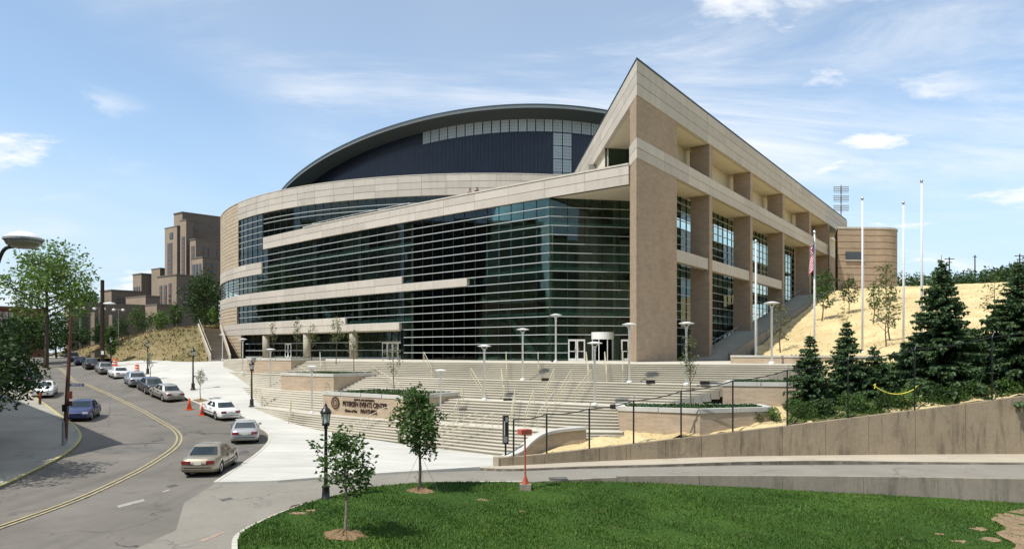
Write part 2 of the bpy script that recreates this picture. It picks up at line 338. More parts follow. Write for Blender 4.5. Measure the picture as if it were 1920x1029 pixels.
M['ivy'] = leafmat('ground_cover', (0.018, 0.05, 0.012), (0.04, 0.09, 0.02), 0.1)
def paint(name, c, metal=0.0):
    t = NT(name); t.b.inputs['Coat Weight'].default_value = 0.6; t.b.inputs['Coat Roughness'].default_value = 0.08
    f = t.noise(1.5, 3); return t.fin(t.mixc(f, sc(c, 0.93), sc(c, 1.05)), 0.38, 0.5, metal)

# ---------------------------------------------------------------- mesh helpers
ORG = {}
class MB:
    def __init__(s): s.v = []; s.f = []; s.mi = []
    def add(s, v, f, mi=0):
        o = len(s.v); s.v += [tuple(map(float, p)) for p in v]
        s.f += [tuple(i + o for i in q) for q in f]; s.mi += [mi] * len(f); return s
    def box(s, c, d, rz=0.0, mi=0):
        cx, cy, cz = c; x, y, z = d[0] / 2, d[1] / 2, d[2] / 2; ca, sa = math.cos(rz), math.sin(rz)
        v = []
        for k in (-z, z):
            for (i, j) in ((-x, -y), (x, -y), (x, y), (-x, y)): v.append((cx + i * ca - j * sa, cy + i * sa + j * ca, cz + k))
        return s.add(v, [(3, 2, 1, 0), (4, 5, 6, 7), (0, 1, 5, 4), (1, 2, 6, 5), (2, 3, 7, 6), (3, 0, 4, 7)], mi)
    def prism(s, poly, z0, z1, mi=0):
        n = len(poly)
        a = sum(poly[i][0] * poly[(i + 1) % n][1] - poly[(i + 1) % n][0] * poly[i][1] for i in range(n))
        if a < 0: poly = poly[::-1]
        Z0 = z0 if hasattr(z0, '__len__') else [z0] * n; Z1 = z1 if hasattr(z1, '__len__') else [z1] * n
        if a < 0: Z0 = list(Z0)[::-1]; Z1 = list(Z1)[::-1]
        v = [(p[0], p[1], z) for p, z in zip(poly, Z0)] + [(p[0], p[1], z) for p, z in zip(poly, Z1)]
        f = [tuple(range(n))[::-1], tuple(range(n, 2 * n))] + [(i, (i + 1) % n, n + (i + 1) % n, n + i) for i in range(n)]
        return s.add(v, f, mi)
    def tube(s, pts, r, n=6, mi=0, cap=True):
        pts = [Vector(p) for p in pts]; rs = r if hasattr(r, '__len__') else [r] * len(pts); v = []; f = []
        for i, p in enumerate(pts):
            t = (pts[min(i + 1, len(pts) - 1)] - pts[max(i - 1, 0)])
            if t.length < 1e-9: t = Vector((0, 0, 1))
            t.normalize(); a = Vector((0, 0, 1)) if abs(t.z) < 0.95 else Vector((1, 0, 0))
            u = t.cross(a).normalized(); w = t.cross(u).normalized()
            for k in range(n):
                an = 2 * math.pi * k / n; v.append(p + (u * math.cos(an) + w * math.sin(an)) * rs[i])
        for i in range(len(pts) - 1):
            for k in range(n): f.append((i * n + k, (i + 1) * n + k, (i + 1) * n + (k + 1) % n, i * n + (k + 1) % n))
        if cap: f.append(tuple(range(n))); f.append(tuple(range((len(pts) - 1) * n, len(pts) * n))[::-1])
        return s.add(v, f, mi)
    def lathe(s, prof, n=12, c=(0, 0, 0), mi=0):
        v = []; f = []
        for (r, z) in prof:
            for k in range(n):
                a = 2 * math.pi * k / n; v.append((c[0] + r * math.cos(a), c[1] + r * math.sin(a), c[2] + z))
        m = len(prof)
        for i in range(m - 1):
            for k in range(n): f.append((i * n + k, i * n + (k + 1) % n, (i + 1) * n + (k + 1) % n, (i + 1) * n + k))
        f.append(tuple(range(n))[::-1]); f.append(tuple(range((m - 1) * n, m * n)))
        return s.add(v, f, mi)
    def path(s, pts, nrm, o0, o1, z0, z1, mi=0):
        """a wall along plan points: from offset o0 to o1 along the outward normals, z0 to z1"""
        n = len(pts); v = []
        for p, q in zip(pts, nrm):
            a = (p[0] + q[0] * o0, p[1] + q[1] * o0); b = (p[0] + q[0] * o1, p[1] + q[1] * o1)
            v += [(*a, z0), (*b, z0), (*b, z1), (*a, z1)]
        f = []
        for i in range(n - 1):
            for k in range(4): f.append((4 * i + k, 4 * i + (k + 1) % 4, 4 * i + 4 + (k + 1) % 4, 4 * i + 4 + k))
        f += [(0, 3, 2, 1), tuple(4 * (n - 1) + k for k in range(4))]
        return s.add(v, f, mi)
    def mesh(s, name, mats, smooth=False, off=(0, 0, 0), recalc=True):
        me = bpy.data.meshes.new(name); me.from_pydata([(a - off[0], b - off[1], c - off[2]) for a, b, c in s.v], [], s.f)
        for m in (mats if isinstance(mats, (list, tuple)) else [mats]): me.materials.append(m)
        me.polygons.foreach_set('material_index', s.mi)
        if smooth: me.polygons.foreach_set('use_smooth', [True] * len(me.polygons))
        if recalc: bm = bmesh.new(); bm.from_mesh(me); bmesh.ops.recalc_face_normals(bm, faces=bm.faces); bm.to_mesh(me); bm.free()
        return me
    def build(s, name, mats, parent=None, smooth=False, local=False, recalc=True):
        off = (0, 0, 0) if local or parent is None else ORG.get(parent.name, (0, 0, 0))
        return link(name, s.mesh(name, mats, smooth, off, recalc), parent)
def link(name, data, parent=None):
    o = bpy.data.objects.new(name, data); COL.objects.link(o)
    if parent is not None: o.parent = parent; ORG[o.name] = ORG.get(parent.name, (0, 0, 0))
    return o
def tag(o, label=None, cat=None, group=None, kind=None):
    for k, v in (('label', label), ('category', cat), ('group', group), ('kind', kind)):
        if v: o[k] = v
    return o
def thing(name, label, cat, loc=(0, 0, 0), group=None, rz=0.0):
    o = bpy.data.objects.new(name, None); COL.objects.link(o); o.empty_display_size = 0.3
    o.location = loc; o.rotation_euler = (0, 0, rz); ORG[o.name] = tuple(loc)
    return tag(o, label, cat, group)
def copy_tree(o, parent=None):
    c = o.copy(); COL.objects.link(c)
    c.parent = parent
    for ch in o.children: copy_tree(ch, c)
    return c
def dup(o, label, loc, rz=0.0, scale=1.0, group=None):
    c = copy_tree(o); c.location = loc; c.rotation_euler = (0, 0, rz); c.scale = (scale,) * 3; c['label'] = label
    if group: c['group'] = group
    return c
def text_mesh(name, cu, mat):
    tmp = bpy.data.objects.new('tmp', cu); COL.objects.link(tmp); dg = bpy.context.evaluated_depsgraph_get()
    me = bpy.data.meshes.new_from_object(tmp.evaluated_get(dg)); me.name = name; me.materials.clear(); me.materials.append(mat)
    bpy.data.objects.remove(tmp); bpy.data.curves.remove(cu); o = bpy.data.objects.new(name, me); COL.objects.link(o); return o
def P(x, y, D): return Vector(((x - CX) / F * D, D, (HY - y) / F * D))
def XY(x, D): return ((x - CX) / F * D, D)

# ---------------------------------------------------------------- terrain
class TPS:
    def __init__(s, pts, lam=0.02):
        s.p = np.array([q[:2] for q in pts], float); z = np.array([q[2] for q in pts], float); n = len(pts)
        d = np.linalg.norm(s.p[:, None] - s.p[None], axis=2); K = s.U(d) + lam * np.eye(n) * 10
        Pm = np.c_[np.ones(n), s.p]; A = np.zeros((n + 3, n + 3)); A[:n, :n] = K; A[:n, n:] = Pm; A[n:, :n] = Pm.T
        s.w = np.linalg.solve(A, np.r_[z, 0, 0, 0])
    def U(s, d): return np.where(d > 1e-9, d * d * np.log(np.maximum(d, 1e-9)), 0.0) * 0.01
    def __call__(s, X, Y):
        X = np.asarray(X, float); Y = np.asarray(Y, float); q = np.stack([X.ravel(), Y.ravel()], 1)
        d = np.linalg.norm(q[:, None] - s.p[None], axis=2)
        r = s.U(d) @ s.w[:-3] + s.w[-3] + q @ s.w[-2:]; return r.reshape(X.shape)
ROADP = [(-23.8, 58, -5.45), (-15.3, 36, -6.1), (-17.8, 47.6, -6.0), (-32, 66, -4.65), (-49, 89, -3.4), (-72, 121, -2.4), (-118, 187, -1.4),
         (-31, 51, -5.1), (-43, 65, -4.1), (-27.6, 45.5, -5.6), (-23, 32, -6.1), (-150, 187, -1.2), (-70, 89, -3.0), (-60, 70, -3.6), (-45, 45, -5.2),
         (-190, 290, -0.3), (-120, 290, -0.2), (-25, 15, -6.15), (-25, 24, -6.1), (-10, 20, -6.1), (0, 10, -6.1), (0, 25, -6.1), (0, 35, -6.1), (12, 34, -6.1), (30, 34, -6.1),
         (45, 42, -6.1), (20, 42, -6.1), (-5, 38, -6.1), (12, 41, -6.1), (-40, 94, -1.25), (-33.4, 81.5, -2.25), (-28.2, 72.8, -3.4), (-23.4, 63, -4.78), (-17.5, 56, -5.7), (-9.5, 48.5, -6.02), (-1, 41, -6.1),
         (-55, 108, -1.1), (-75, 140, -0.9), (-100, 170, -1.0), (0, 55, -6.6), (0, 85, -5.0), (-20, 105, -4.0), (35, 85, -5.0), (60, 125, -3.0), (-60, 40, -5.2), (-60, 15, -6.0), (60, 10, -6.5), (60, 40, -6.1)]
zr = TPS(ROADP)
def z1(f, x, y): return float(f(np.array([x]), np.array([y]))[0])
def gp(x, y, fz=zr, off=0.0):
    """the point of the ground under pixel (x, y)"""
    D = np.linspace(12, 320, 1600); zray = (HY - y) / F * D; g = fz((x - CX) / F * D, D) + off
    k = np.argmax(zray <= g)
    if zray[k] > g[k]: k = len(D) - 1
    if k > 0:
        a, b = zray[k - 1] - g[k - 1], zray[k] - g[k]; t = a / (a - b) if a != b else 0; d = D[k - 1] + t * (D[k] - D[k - 1])
    else: d = D[0]
    return Vector(((x - CX) / F * d, d, (HY - y) / F * d))
def subdiv(poly, step, closed=True):
    o = []; n = len(poly)
    for i in range(n if closed else n - 1):
        a, b = Vector(poly[i][:2]), Vector(poly[(i + 1) % n][:2]); k = max(1, int((b - a).length / step))
        for j in range(k): o.append(a.lerp(b, j / k))
    if not closed: o.append(Vector(poly[-1][:2]))
    return o
def smooth_line(pts, n=8):
    """Catmull-Rom through points of any dimension"""
    p = [np.array(q, float) for q in pts]; p = [2 * p[0] - p[1]] + p + [2 * p[-1] - p[-2]]; o = []
    for i in range(1, len(p) - 2):
        for j in range(n):
            t = j / n; a, b, c, d = p[i - 1], p[i], p[i + 1], p[i + 2]
            o.append(0.5 * (2 * b + (c - a) * t + (2 * a - 5 * b + 4 * c - d) * t * t + (3 * b - a - 3 * c + d) * t ** 3))
    o.append(p[-2]); return o
def inside(px, py, poly):
    x = np.array([q[0] for q in poly]); y = np.array([q[1] for q in poly]); r = np.zeros(px.shape, bool); j = len(x) - 1
    for i in range(len(x)):
        c = ((y[i] > py) != (y[j] > py)) & (px < (x[j] - x[i]) * (py - y[i]) / (y[j] - y[i] + 1e-12) + x[i]); r ^= c; j = i
    return r
def drape(name, poly, fz, off, mat, step=2.0, skirt=0.0, edge=None, jitter=0.0, parent=None):
    edge = edge or step; b = subdiv(poly, edge); xs = [q.x for q in b]; ys = [q.y for q in b]
    gx, gy = np.meshgrid(np.arange(min(xs) + step / 2, max(xs), step), np.arange(min(ys) + step / 2, max(ys), step))
    gx, gy = gx.ravel(), gy.ravel(); k = inside(gx, gy, b); gx, gy = gx[k], gy[k]
    bx = np.array(xs); by = np.array(ys)
    if len(gx): k = (((gx[:, None] - bx) ** 2 + (gy[:, None] - by) ** 2).min(1) > (0.35 * step) ** 2); gx, gy = gx[k], gy[k]
    V = b + [Vector((x, y)) for x, y in zip(gx, gy)]; nb = len(b)
    r = geometry.delaunay_2d_cdt(V, [(i, (i + 1) % nb) for i in range(nb)], [], 1, 1e-5)
    X = np.array([v.x for v in r[0]]); Y = np.array([v.y for v in r[0]]); Z = fz(X, Y) + off
    if jitter: Z = Z + rng.normal(0, jitter, len(Z))
    m = MB(); m.add(list(zip(X, Y, Z)), [tuple(t) for t in r[2]])
    if skirt:
        zb = fz(bx, by) + off; v = [(x, y, z) for x, y, z in zip(bx, by, zb)] + [(x, y, z - skirt) for x, y, z in zip(bx, by, zb)]
        m.add(v, [(i, (i + 1) % nb, nb + (i + 1) % nb, nb + i) for i in range(nb)])
    me = bpy.data.meshes.new(name); off_ = ORG.get(parent.name, (0, 0, 0)) if parent else (0, 0, 0)
    me.from_pydata([(a - off_[0], b_ - off_[1], c - off_[2]) for a, b_, c in m.v], [], m.f); me.materials.append(mat)
    bm = bmesh.new(); bm.from_mesh(me)
    for f in bm.faces:
        f.normal_update()
        if f.normal.z < -1e-4: f.normal_flip()
    bm.to_mesh(me); bm.free()
    return link(name, me, parent)
def ribbon(name, pts, w, fz, off, mat, w0=0.0, parent=None, dash=None):
    """a strip along plan points, from w0 to w0+w to the left of the line"""
    pts = [Vector(p[:2]) for p in pts]; m = MB(); v = []
    for i, p in enumerate(pts):
        t = (pts[min(i + 1, len(pts) - 1)] - pts[max(i - 1, 0)]).normalized(); n = Vector((-t.y, t.x))
        for o in (w0, w0 + w): q = p + n * o; v.append((q.x, q.y, z1(fz, q.x, q.y) + off))
    m.add(v, [(2 * i, 2 * i + 1, 2 * i + 3, 2 * i + 2) for i in range(len(pts) - 1)])
    o = m.build(name, mat, parent)
    for p in o.data.polygons:
        if p.normal.z < 0: p.flip()
    return o
# ================================================================ the setting
S = lambda o: tag(o, kind='structure')
# one ground sheet to the horizon, a little below the paved surfaces
gx = np.r_[-4000, -2000, -1000, -600, -400, np.arange(-300, 141, 6), 180, 260, 400, 700, 1200, 2200, 4000]
gy = np.r_[-1500, -500, -150, -50, np.arange(0, 331, 6), 380, 460, 600, 900, 1500, 2500, 4500]
GX, GY = np.meshgrid(gx, gy); GZ = zr(np.clip(GX, -200, 70), np.clip(GY, 8, 295)) - 0.45
far = np.clip((np.hypot(GX, GY - 60) - 180) / 160, 0, 1); GZ = np.where((GY < 40) & (GX > -12), GZ - 2.5, GZ); GZ = np.minimum(GZ * (1 - far) + -1.2 * far, 0.5)
m = MB(); nxg = len(gx)
m.add(list(zip(GX.ravel(), GY.ravel(), GZ.ravel())), [(j * nxg + i, j * nxg + i + 1, (j + 1) * nxg + i + 1, (j + 1) * nxg + i) for j in range(len(gy) - 1) for i in range(nxg - 1)])
S(m.build('ground', M['straw_g'], smooth=True))

W = lambda lst, off=0.0: [gp(x, y, zr, off) for x, y in lst]
# kerb lines, read off the picture and laid on the terrain
kerb_r = W([(92, 664), (150, 676), (205, 692), (250, 708), (300, 728), (345, 747), (395, 769), (445, 790)])
kr = smooth_line([(p.x, p.y) for p in kerb_r] + [XY(492, 52.5), XY(503, 48.5), XY(488, 43.5), XY(455, 38.6), XY(400, 33.0)], 6)
kl_px = [(20, 694), (40, 716), (62, 740), (95, 766), (128, 790), (148, 808), (153, 824), (136, 845), (100, 868), (50, 893), (0, 916), (-90, 950), (-220, 1000)]
kl = smooth_line([(p.x, p.y) for p in W(kl_px)], 6)
lawn_px = [(448, 1060), (446, 1018), (462, 1000), (490, 985), (540, 963), (600, 943), (700, 921), (800, 911), (900, 908), (985, 907)]
kln = smooth_line([(p.x, p.y) for p in W(lawn_px)], 6)
drv_top = [XY(400, 33.0), XY(520, 33.4), XY(650, 34.8), XY(800, 36.3), XY(930, 37.6)]          # plaza meets the drive
# street
road_poly = [(-200, 300), (-118, 300)] + [tuple(p) for p in kr] + [XY(930, 37.0), (12, 38.6), (50, 39.5), (50, 33.0), (32, 33.2), XY(1920, 33.6), XY(1400, 34.5), XY(1165, 34.4), XY(1020, 33.5)] + [tuple(p) for p in kln[::-1]] + [(-8.6, 8), (-45, 8)] + [tuple(p) for p in kl[::-1]] + [(-95, 95), (-150, 150)]
S(drape('road', road_poly, zr, 0.0, M['asphalt'], 2.2, 0.0, 2.0))
# lighter apron in front of the lawn, joined to the drive on the right
apron = [XY(400, 33.0), XY(520, 33.4), XY(650, 34.8), XY(800, 36.3), XY(930, 36.9), (12, 38.4), (50, 39.3), (50, 33.0), (32, 33.2), XY(1920, 33.6), XY(1400, 34.5), XY(1165, 34.4), XY(1020, 33.5)] + [tuple(p) for p in kln[::-1]] + [(-9, 14), (-12, 19), XY(330, 24.5), XY(345, 29)]
S(drape('driveway_apron', apron, zr, 0.005, M['drive'], 2.0, 0.0, 1.5))
# plaza of new concrete between street and stairs
plaza_poly = [tuple(p) for p in kr] + drv_top[1:] + [(-0.5, 42.2), (-4.2, 45), (-9, 49.2), (-16.6, 57), (-20.5, 63), (-25, 72), (-30.5, 81), (-36, 92), (-36.5, 99), (-47, 103), (-62, 112), (-82, 136), (-112, 172)]
S(drape('plaza', plaza_poly, zr, 0.12, M['plaza'], 2.0, 0.4, 1.5))
# kerb of the plaza: separate kerb stones
m = None
kr2 = subdiv(kr, 1.2, False)
kerb = thing('kerb', 'pale concrete kerb edging the new plaza beside the parked cars', 'kerb', (kr[30][0], kr[30][1], z1(zr, *kr[30])))
def stone_run(line, parent, L, w, h, mat, off=0.0, side=1, name='kerb_stone', z=zr):
    pts = subdiv([tuple(p[:2]) for p in line], L, False)
    for i in range(len(pts) - 1):
        a, b = pts[i], pts[i + 1]; t = (b - a).normalized(); n = Vector((-t.y, t.x)) * side; a2, b2 = a + t * 0.012, b - t * 0.012
        q = [a2, b2, b2 + n * w, a2 + n * w]
        MB().prism([(p.x, p.y) for p in q], [z1(z, p.x, p.y) - 0.15 for p in q], [z1(z, p.x, p.y) + h + off for p in q]).build(name, mat, parent)
stone_run([p for p in kr if p[1] < 128], kerb, 2.6, 0.16, 0.13, M['kerb'], 0.008, 1)
# left pavement
lw = [tuple(p) for p in kl] + [(-45, 10), (-80, 20), (-95, 95)]
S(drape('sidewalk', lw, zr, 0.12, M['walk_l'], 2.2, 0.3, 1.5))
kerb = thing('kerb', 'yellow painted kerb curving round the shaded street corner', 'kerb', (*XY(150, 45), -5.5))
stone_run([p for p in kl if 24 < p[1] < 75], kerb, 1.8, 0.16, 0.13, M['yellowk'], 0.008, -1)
# lawn
LP = [(-8.9, 25.3, -5.98), (-8.3, 22.8, -6.0), (-5.5, 24.4, -6.02), (-8, 28.5, -5.98), (-3.5, 32, -5.98), (0.6, 33.1, -5.98), (5.1, 34.2, -6.2), (12, 34.4, -6.5), (24, 33.6, -7.05), (34, 33, -7.2), (20, 27, -7.2), (8, 25, -7.1), (0, 24.5, -6.75), (-3, 27, -6.3), (2, 29, -6.45), (0, 16, -7.2), (-6, 17, -6.4), (30, 15, -7.8), (12, 15, -7.6)]
zl = TPS(LP)
lawn_poly = [tuple(p) for p in kln] + [XY(1000, 33.2), XY(1160, 34.3), XY(1400, 34.3), XY(1920, 33.5), (32, 33), (32, 10), (-6, 10), (-8.2, 18)]
S(drape('lawn', lawn_poly, zl, 0.0, M['lawn'], 0.9, 0.5, 0.9, 0.02))
kerb = thing('kerb', 'pale concrete kerb curving round the tip of the green lawn', 'kerb', (*XY(450, 25.3), -6.0))
stone_run(kln, kerb, 1.6, 0.17, 0.13, M['kerb'], 0.0, 1)
# bare earth at the lower right of the lawn
bare = [XY(1935, 32.6), XY(1893, 31.6), XY(1873, 30.8), XY(1858, 30.2), XY(1875, 29.5), XY(1886, 28.7), XY(1866, 28.2), XY(1884, 27.4), XY(1905, 26.6), XY(1893, 25.8), XY(1910, 25), XY(1990, 24.5), XY(2000, 32)]
def blob(c, r, n=14, k=0.45, asp=1.6):
    return [(c[0] + r * asp * math.cos(6.283 * i / n) * (1 + rng.uniform(-k, k)), c[1] + r * math.sin(6.283 * i / n) * (1 + rng.uniform(-k, k))) for i in range(n)]
bare_list = [bare] + [blob(XY(x, d_), r) for x, d_, r in ((1838, 28.6, .22), (1862, 27.2, .26), (1800, 26.9, .16), (1880, 30.9, .18), (1845, 25.4, .25), (1760, 27.8, .10), (905, 29.9, .16), (560, 26.4, .2), (585, 26.9, .13), (980, 28.6, .1))]
for bp in bare_list: S(drape('bare_earth', [tuple(p) for p in smooth_line(bp + bp[:1], 4)[:-1]], zl, 0.025, M['soil'], 0.4, 0.0, 0.3, 0.012))

# markings, repairs and darker bands on the street: thin sheets
yl_px = [(30, 673), (76, 688), (126, 706), (164, 724), (202, 741), (235, 757), (265, 772), (290, 787), (316, 802), (329, 816), (328, 830), (316, 843), (290, 861), (250, 884), (170, 922), (100, 950), (0, 985), (-120, 1024)]
yl = smooth_line([(p.x, p.y) for p in W(yl_px)], 8)
S(ribbon('centre_line', yl, 0.12, zr, 0.03, M['yellow'])); S(ribbon('centre_line', yl, 0.12, zr, 0.03, M['yellow'], 0.28))
def patch(name, px, mat, off=0.006):
    S(drape(name, [tuple(p[:2]) for p in W(px)], zr, off, mat, 1.0, 0.0, 1.0))
patch('road_dark_area', [(165, 846), (175, 839), (330, 837), (475, 836), (478, 843), (330, 845), (200, 850)], M['road_band'])  # straight darker band across the road
patch('road_dark_area', [(283, 826), (306, 822), (308, 825), (285, 829)], M['patch'])
patch('road_dark_area', [(448, 846), (462, 843), (470, 848), (448, 853)], M['patch'])
patch('drain_grate', [(411, 936), (432, 932), (438, 935), (417, 940)], M['patch'], 0.012)
patch('road_dark_area', [(311, 911), (328, 907), (335, 910), (317, 914)], M['patch'], 0.012)
patch('lane_mark', [(219, 948), (268, 935), (272, 939), (223, 952)], M['whitep'], 0.012)
patch('lane_mark', [(304, 921), (316, 917), (319, 919), (307, 923)], M['whitep'], 0.012)
patch('survey_mark', [(375, 1013), (418, 996), (422, 998), (380, 1016)], M['orangep'], 0.012)
patch('survey_mark', [(498, 968), (516, 962), (520, 966), (502, 971)], M['orangep'], 0.012)
patch('road_dark_area', [(206, 722), (209, 722), (206, 800), (202, 800)], M['road_band'])
patch('road_dark_area', [(90, 705), (350, 800), (348, 803), (88, 708)], M['road_band'])
m = MB(); c = gp(565, 949, zr); m.lathe([(0.42, 0), (0.42, 0.02), (0.36, 0.022), (0.36, 0.014), (0.0, 0.014)], 20, (c.x, c.y, c.z))
tag(m.build('manhole_cover', M['rust']), 'round rusty manhole cover in the drive by the lamp post', 'manhole')

# ---------------------------------------------------------------- the drive on the right, its kerb, walls and fence
wall_line = [XY(935, 37.6), XY(1000, 38.2), XY(1100, 39.3), XY(1250, 40.5), XY(1400, 41.3), XY(1650, 41.8), XY(1920, 42), (36, 42.1)]
wall_top = [(935, 858), (1000, 853), (1100, 842), (1250, 824.5), (1400, 807), (1650, 777), (1920, 742)]
wt = [-(y - HY) * D / F for (x, y), D in zip(wall_top, (37.6, 38.2, 39.3, 40.5, 41.3, 41.8, 42))] + [-1.5]
wl = smooth_line([(p[0], p[1], z) for p, z in zip(wall_line, wt)], 6)
rw = thing('retaining_wall', 'stained concrete retaining wall rising to the right below the spruces', 'wall', (wl[24][0], wl[24][1], -6.1))
def along(line):
    d = np.r_[0, np.cumsum([np.hypot(b[0] - a[0], b[1] - a[1]) for a, b in zip(line[:-1], line[1:])])]; A = np.array(line)
    return d, (lambda s: tuple(np.interp(s, d, A[:, k]) for k in range(A.shape[1])))
d, at = along(wl); cuts = [0.0, 2.6, 5.9, 7.5, 9.9, 12.1, 14.5, 17.0, 19.6, 22.2, 25.0, 28.0, 31.5, d[-1]]
for a, b in zip(cuts[:-1], cuts[1:]):
    ss = np.linspace(a + 0.012, b - 0.012, 5); pts = [at(s) for s in ss]
    q = [(p[0], p[1] + 0.0) for p in pts] + [(p[0], p[1] + 0.38) for p in pts[::-1]]
    z = [p[2] for p in pts]; MB().prism(q, -6.6, z + z[::-1]).build('wall_panel', M['wall'], rw)
ss = np.linspace(0, d[-1], 40); pts = [at(s) for s in ss]
MB().path([(p[0], p[1]) for p in pts], [(0, -1)] * len(pts), -0.30, -0.1, -6.6, -6.0).build('footing', M['wall'], rw)
q = [(pts[0][0] - 0.3, pts[0][1] - 0.05), (pts[0][0] + 0.0, pts[0][1] - 0.05), (pts[0][0], pts[0][1] + 0.6), (pts[0][0] - 0.3, pts[0][1] + 0.6)]
MB().prism(q, -6.6, pts[0][2] + 0.06).build('end_pier', M['walk'], rw)
# pavement and kerb below the wall
sw_in = [XY(900, 36.9), XY(960, 36.6), XY(1100, 37.5), XY(1250, 38.2), XY(1400, 39.0), XY(1550, 39.3), XY(1700, 38.9), XY(1920, 38.6), (36, 38.4)]
sl = smooth_line(sw_in, 5)
S(drape('sidewalk', [tuple(p) for p in sl] + [(36, 42.2), XY(1650, 41.9), XY(1400, 41.4), XY(1250, 40.6), XY(1100, 39.4), XY(1000, 38.3), XY(936, 37.8), XY(900, 37.4)], zr, 0.11, M['walk'], 1.6, 0.3, 1.5))
kerb = thing('kerb', 'low concrete kerb along the foot of the stained retaining wall', 'kerb', (8, 38, -6.1))
stone_run(sl, kerb, 3.0, 0.16, 0.12, M['lowwall'], 0.004, 1)
for a, b, c in ((1080, 889, 1105), (1265, 886, 1290), (1690, 884, 1720)):
    p, q = gp(a, b), gp(c, b - 3)
    S(MB().prism([(p.x, p.y - 0.06), (q.x, q.y - 0.06), (q.x, q.y + 0.06), (p.x, p.y + 0.06)], p.z, p.z + 0.014).build('lane_mark', M['whitep']))
# low wall between drive and lawn
lwp = [XY(1000, 33.3), XY(1080, 33.9), XY(1165, 34.4), XY(1400, 34.5), XY(1650, 34.2), XY(1920, 33.6), (32, 33.2)]
lo = thing('low_wall', 'low grey concrete wall between the drive and the lawn', 'wall', (10, 34.4, -6.3))
d2, at2 = along(smooth_line(lwp, 5)); cu = np.r_[0, 1.8, 4.2, 8.2, 12.2, 16.0, 19.4, 23.5, 27.5, d2[-1]]
for i, (a, b) in enumerate(zip(cu[:-1], cu[1:])):
    pts = [at2(s) for s in np.linspace(a + 0.012, b - 0.012, 4)]; h = -5.93 if i > 1 else -6.0
    MB().prism([(p[0], p[1] - 0.22) for p in pts] + [(p[0], p[1] + 0.12) for p in pts[::-1]], -7.6, h).build('wall_panel', M['lowwall'], lo)
S(MB().box((2.2, 33.75, -6.02), (0.85, 0.55, 0.16), 0.05).build('curb_inlet', M['patch']))
# fence on the retaining wall: posts with raised arms and one sagging cable
fence = thing('fence', 'black post and cable fence standing along the retaining wall', 'fence', (wl[12][0], wl[12][1], wl[12][2]))
tops = []
for x, yt, yb in ((963, 786, 857), (1025, 776, 851), (1105, 766, 841), (1188, 751, 832), (1277, 733, 820), (1374, 714, 810), (1476, 694, 798), (1590, 674, 783), (1715, 655, 768), (1860, 632, 750)):
    D = np.interp(x, [935, 1000, 1100, 1250, 1400, 1650, 1920], [37.6, 38.2, 39.3, 40.5, 41.3, 41.8, 42]) + 0.16
    b, t = P(x, yb, D), P(x, yt, D)
    post = MB().tube([b - Vector((0, 0, 0.35)), t], 0.048, 8).build('post', M['black'], fence)
    MB().tube([t, t + Vector((0.05, -0.16, 0.36))], 0.022, 6).build('arm', M['grey_m'], post); tops.append(t)
m = MB()
for a, b in zip(tops[:-1], tops[1:]):
    m.tube([a.lerp(b, k / 8) - Vector((0, 0, 0.42 * (k / 8) * (1 - k / 8))) for k in range(9)], 0.030, 6)
m.tube([tops[-1], tops[-1] + Vector((6, 0, 0.8))], 0.03, 6)
m.build('cable', M['black'], fence)

# ---------------------------------------------------------------- straw bank on the right
HP = [(22.6, 58, -0.4), (27, 56, 0.0), (32, 54, 0.3), (37.5, 52, 0.8), (16.1, 41.8, -4.4), (23.8, 42.2, -3.5), (30.2, 42.3, -2.65), (36, 42.3, -1.8), (6.9, 40.5, -5.25), (1.15, 38.5, -5.75), (11, 41.5, -4.75), (15.3, 43.2, -4.0), (4, 41.2, -5.2), (0.2, 38.9, -6.0),
      (57.6, 128, 11.0), (69, 125, 11.3), (72, 115, 10.9), (75.6, 105, 10.4), (36, 88, 2.4), (45, 101, 6.0), (55, 115, 10.0), (43, 72, 3.0), (52, 85, 6.2), (60, 75, 5.5), (58, 60, 3.2), (80, 150, 11.6), (100, 130, 11.6), (60, 150, 11.2), (100, 90, 9.5), (28, 76, -0.6), (20, 48.5, -2.4), (26, 48, -1.4), (34, 47.5, -0.6), (45, 45, 0.0), (28.6, 83.4, 0.6), (35.6, 93.4, 3.4), (42.9, 103.7, 6.4), (52.4, 117, 9.9), (60, 142, 11.0)]
zh = TPS(HP)
straw_poly = [(24.2, 60), (26.5, 76), (28.6, 83.4), (35.6, 93.4), (42.9, 103.7), (52.4, 117), (63.9, 133.2), (60, 142), (58, 158), (112, 158), (120, 60), (70, 42.6), (36, 42.4), XY(1650, 42.1), XY(1400, 41.7), XY(1250, 40.9), XY(1100, 39.7), XY(1000, 38.6), XY(960, 38.3), (1.0, 39.6), (3.6, 41.4), (7, 43.2), (10, 43.4), (15.6, 44), (20, 52)]
bank = drape('straw_bank', straw_poly, zh, 0.0, M['straw'], 0.8, 0.0, 0.8, 0.075)
S(bank)
wp = [XY(1475, 42.0), XY(1560, 42.15), XY(1650, 42.25), (23.8, 42.35), (30.2, 42.5), (38, 42.6), (48, 46), (42, 50.5), (34, 50.2), (27, 50.5), (21, 49), (18, 46)]
S(drape('weedy_ground', [tuple(p) for p in smooth_line(wp + wp[:1], 3)[:-1]], zh, 0.06, M['straw_g'], 0.8, 0.1, 0.8, 0.03))
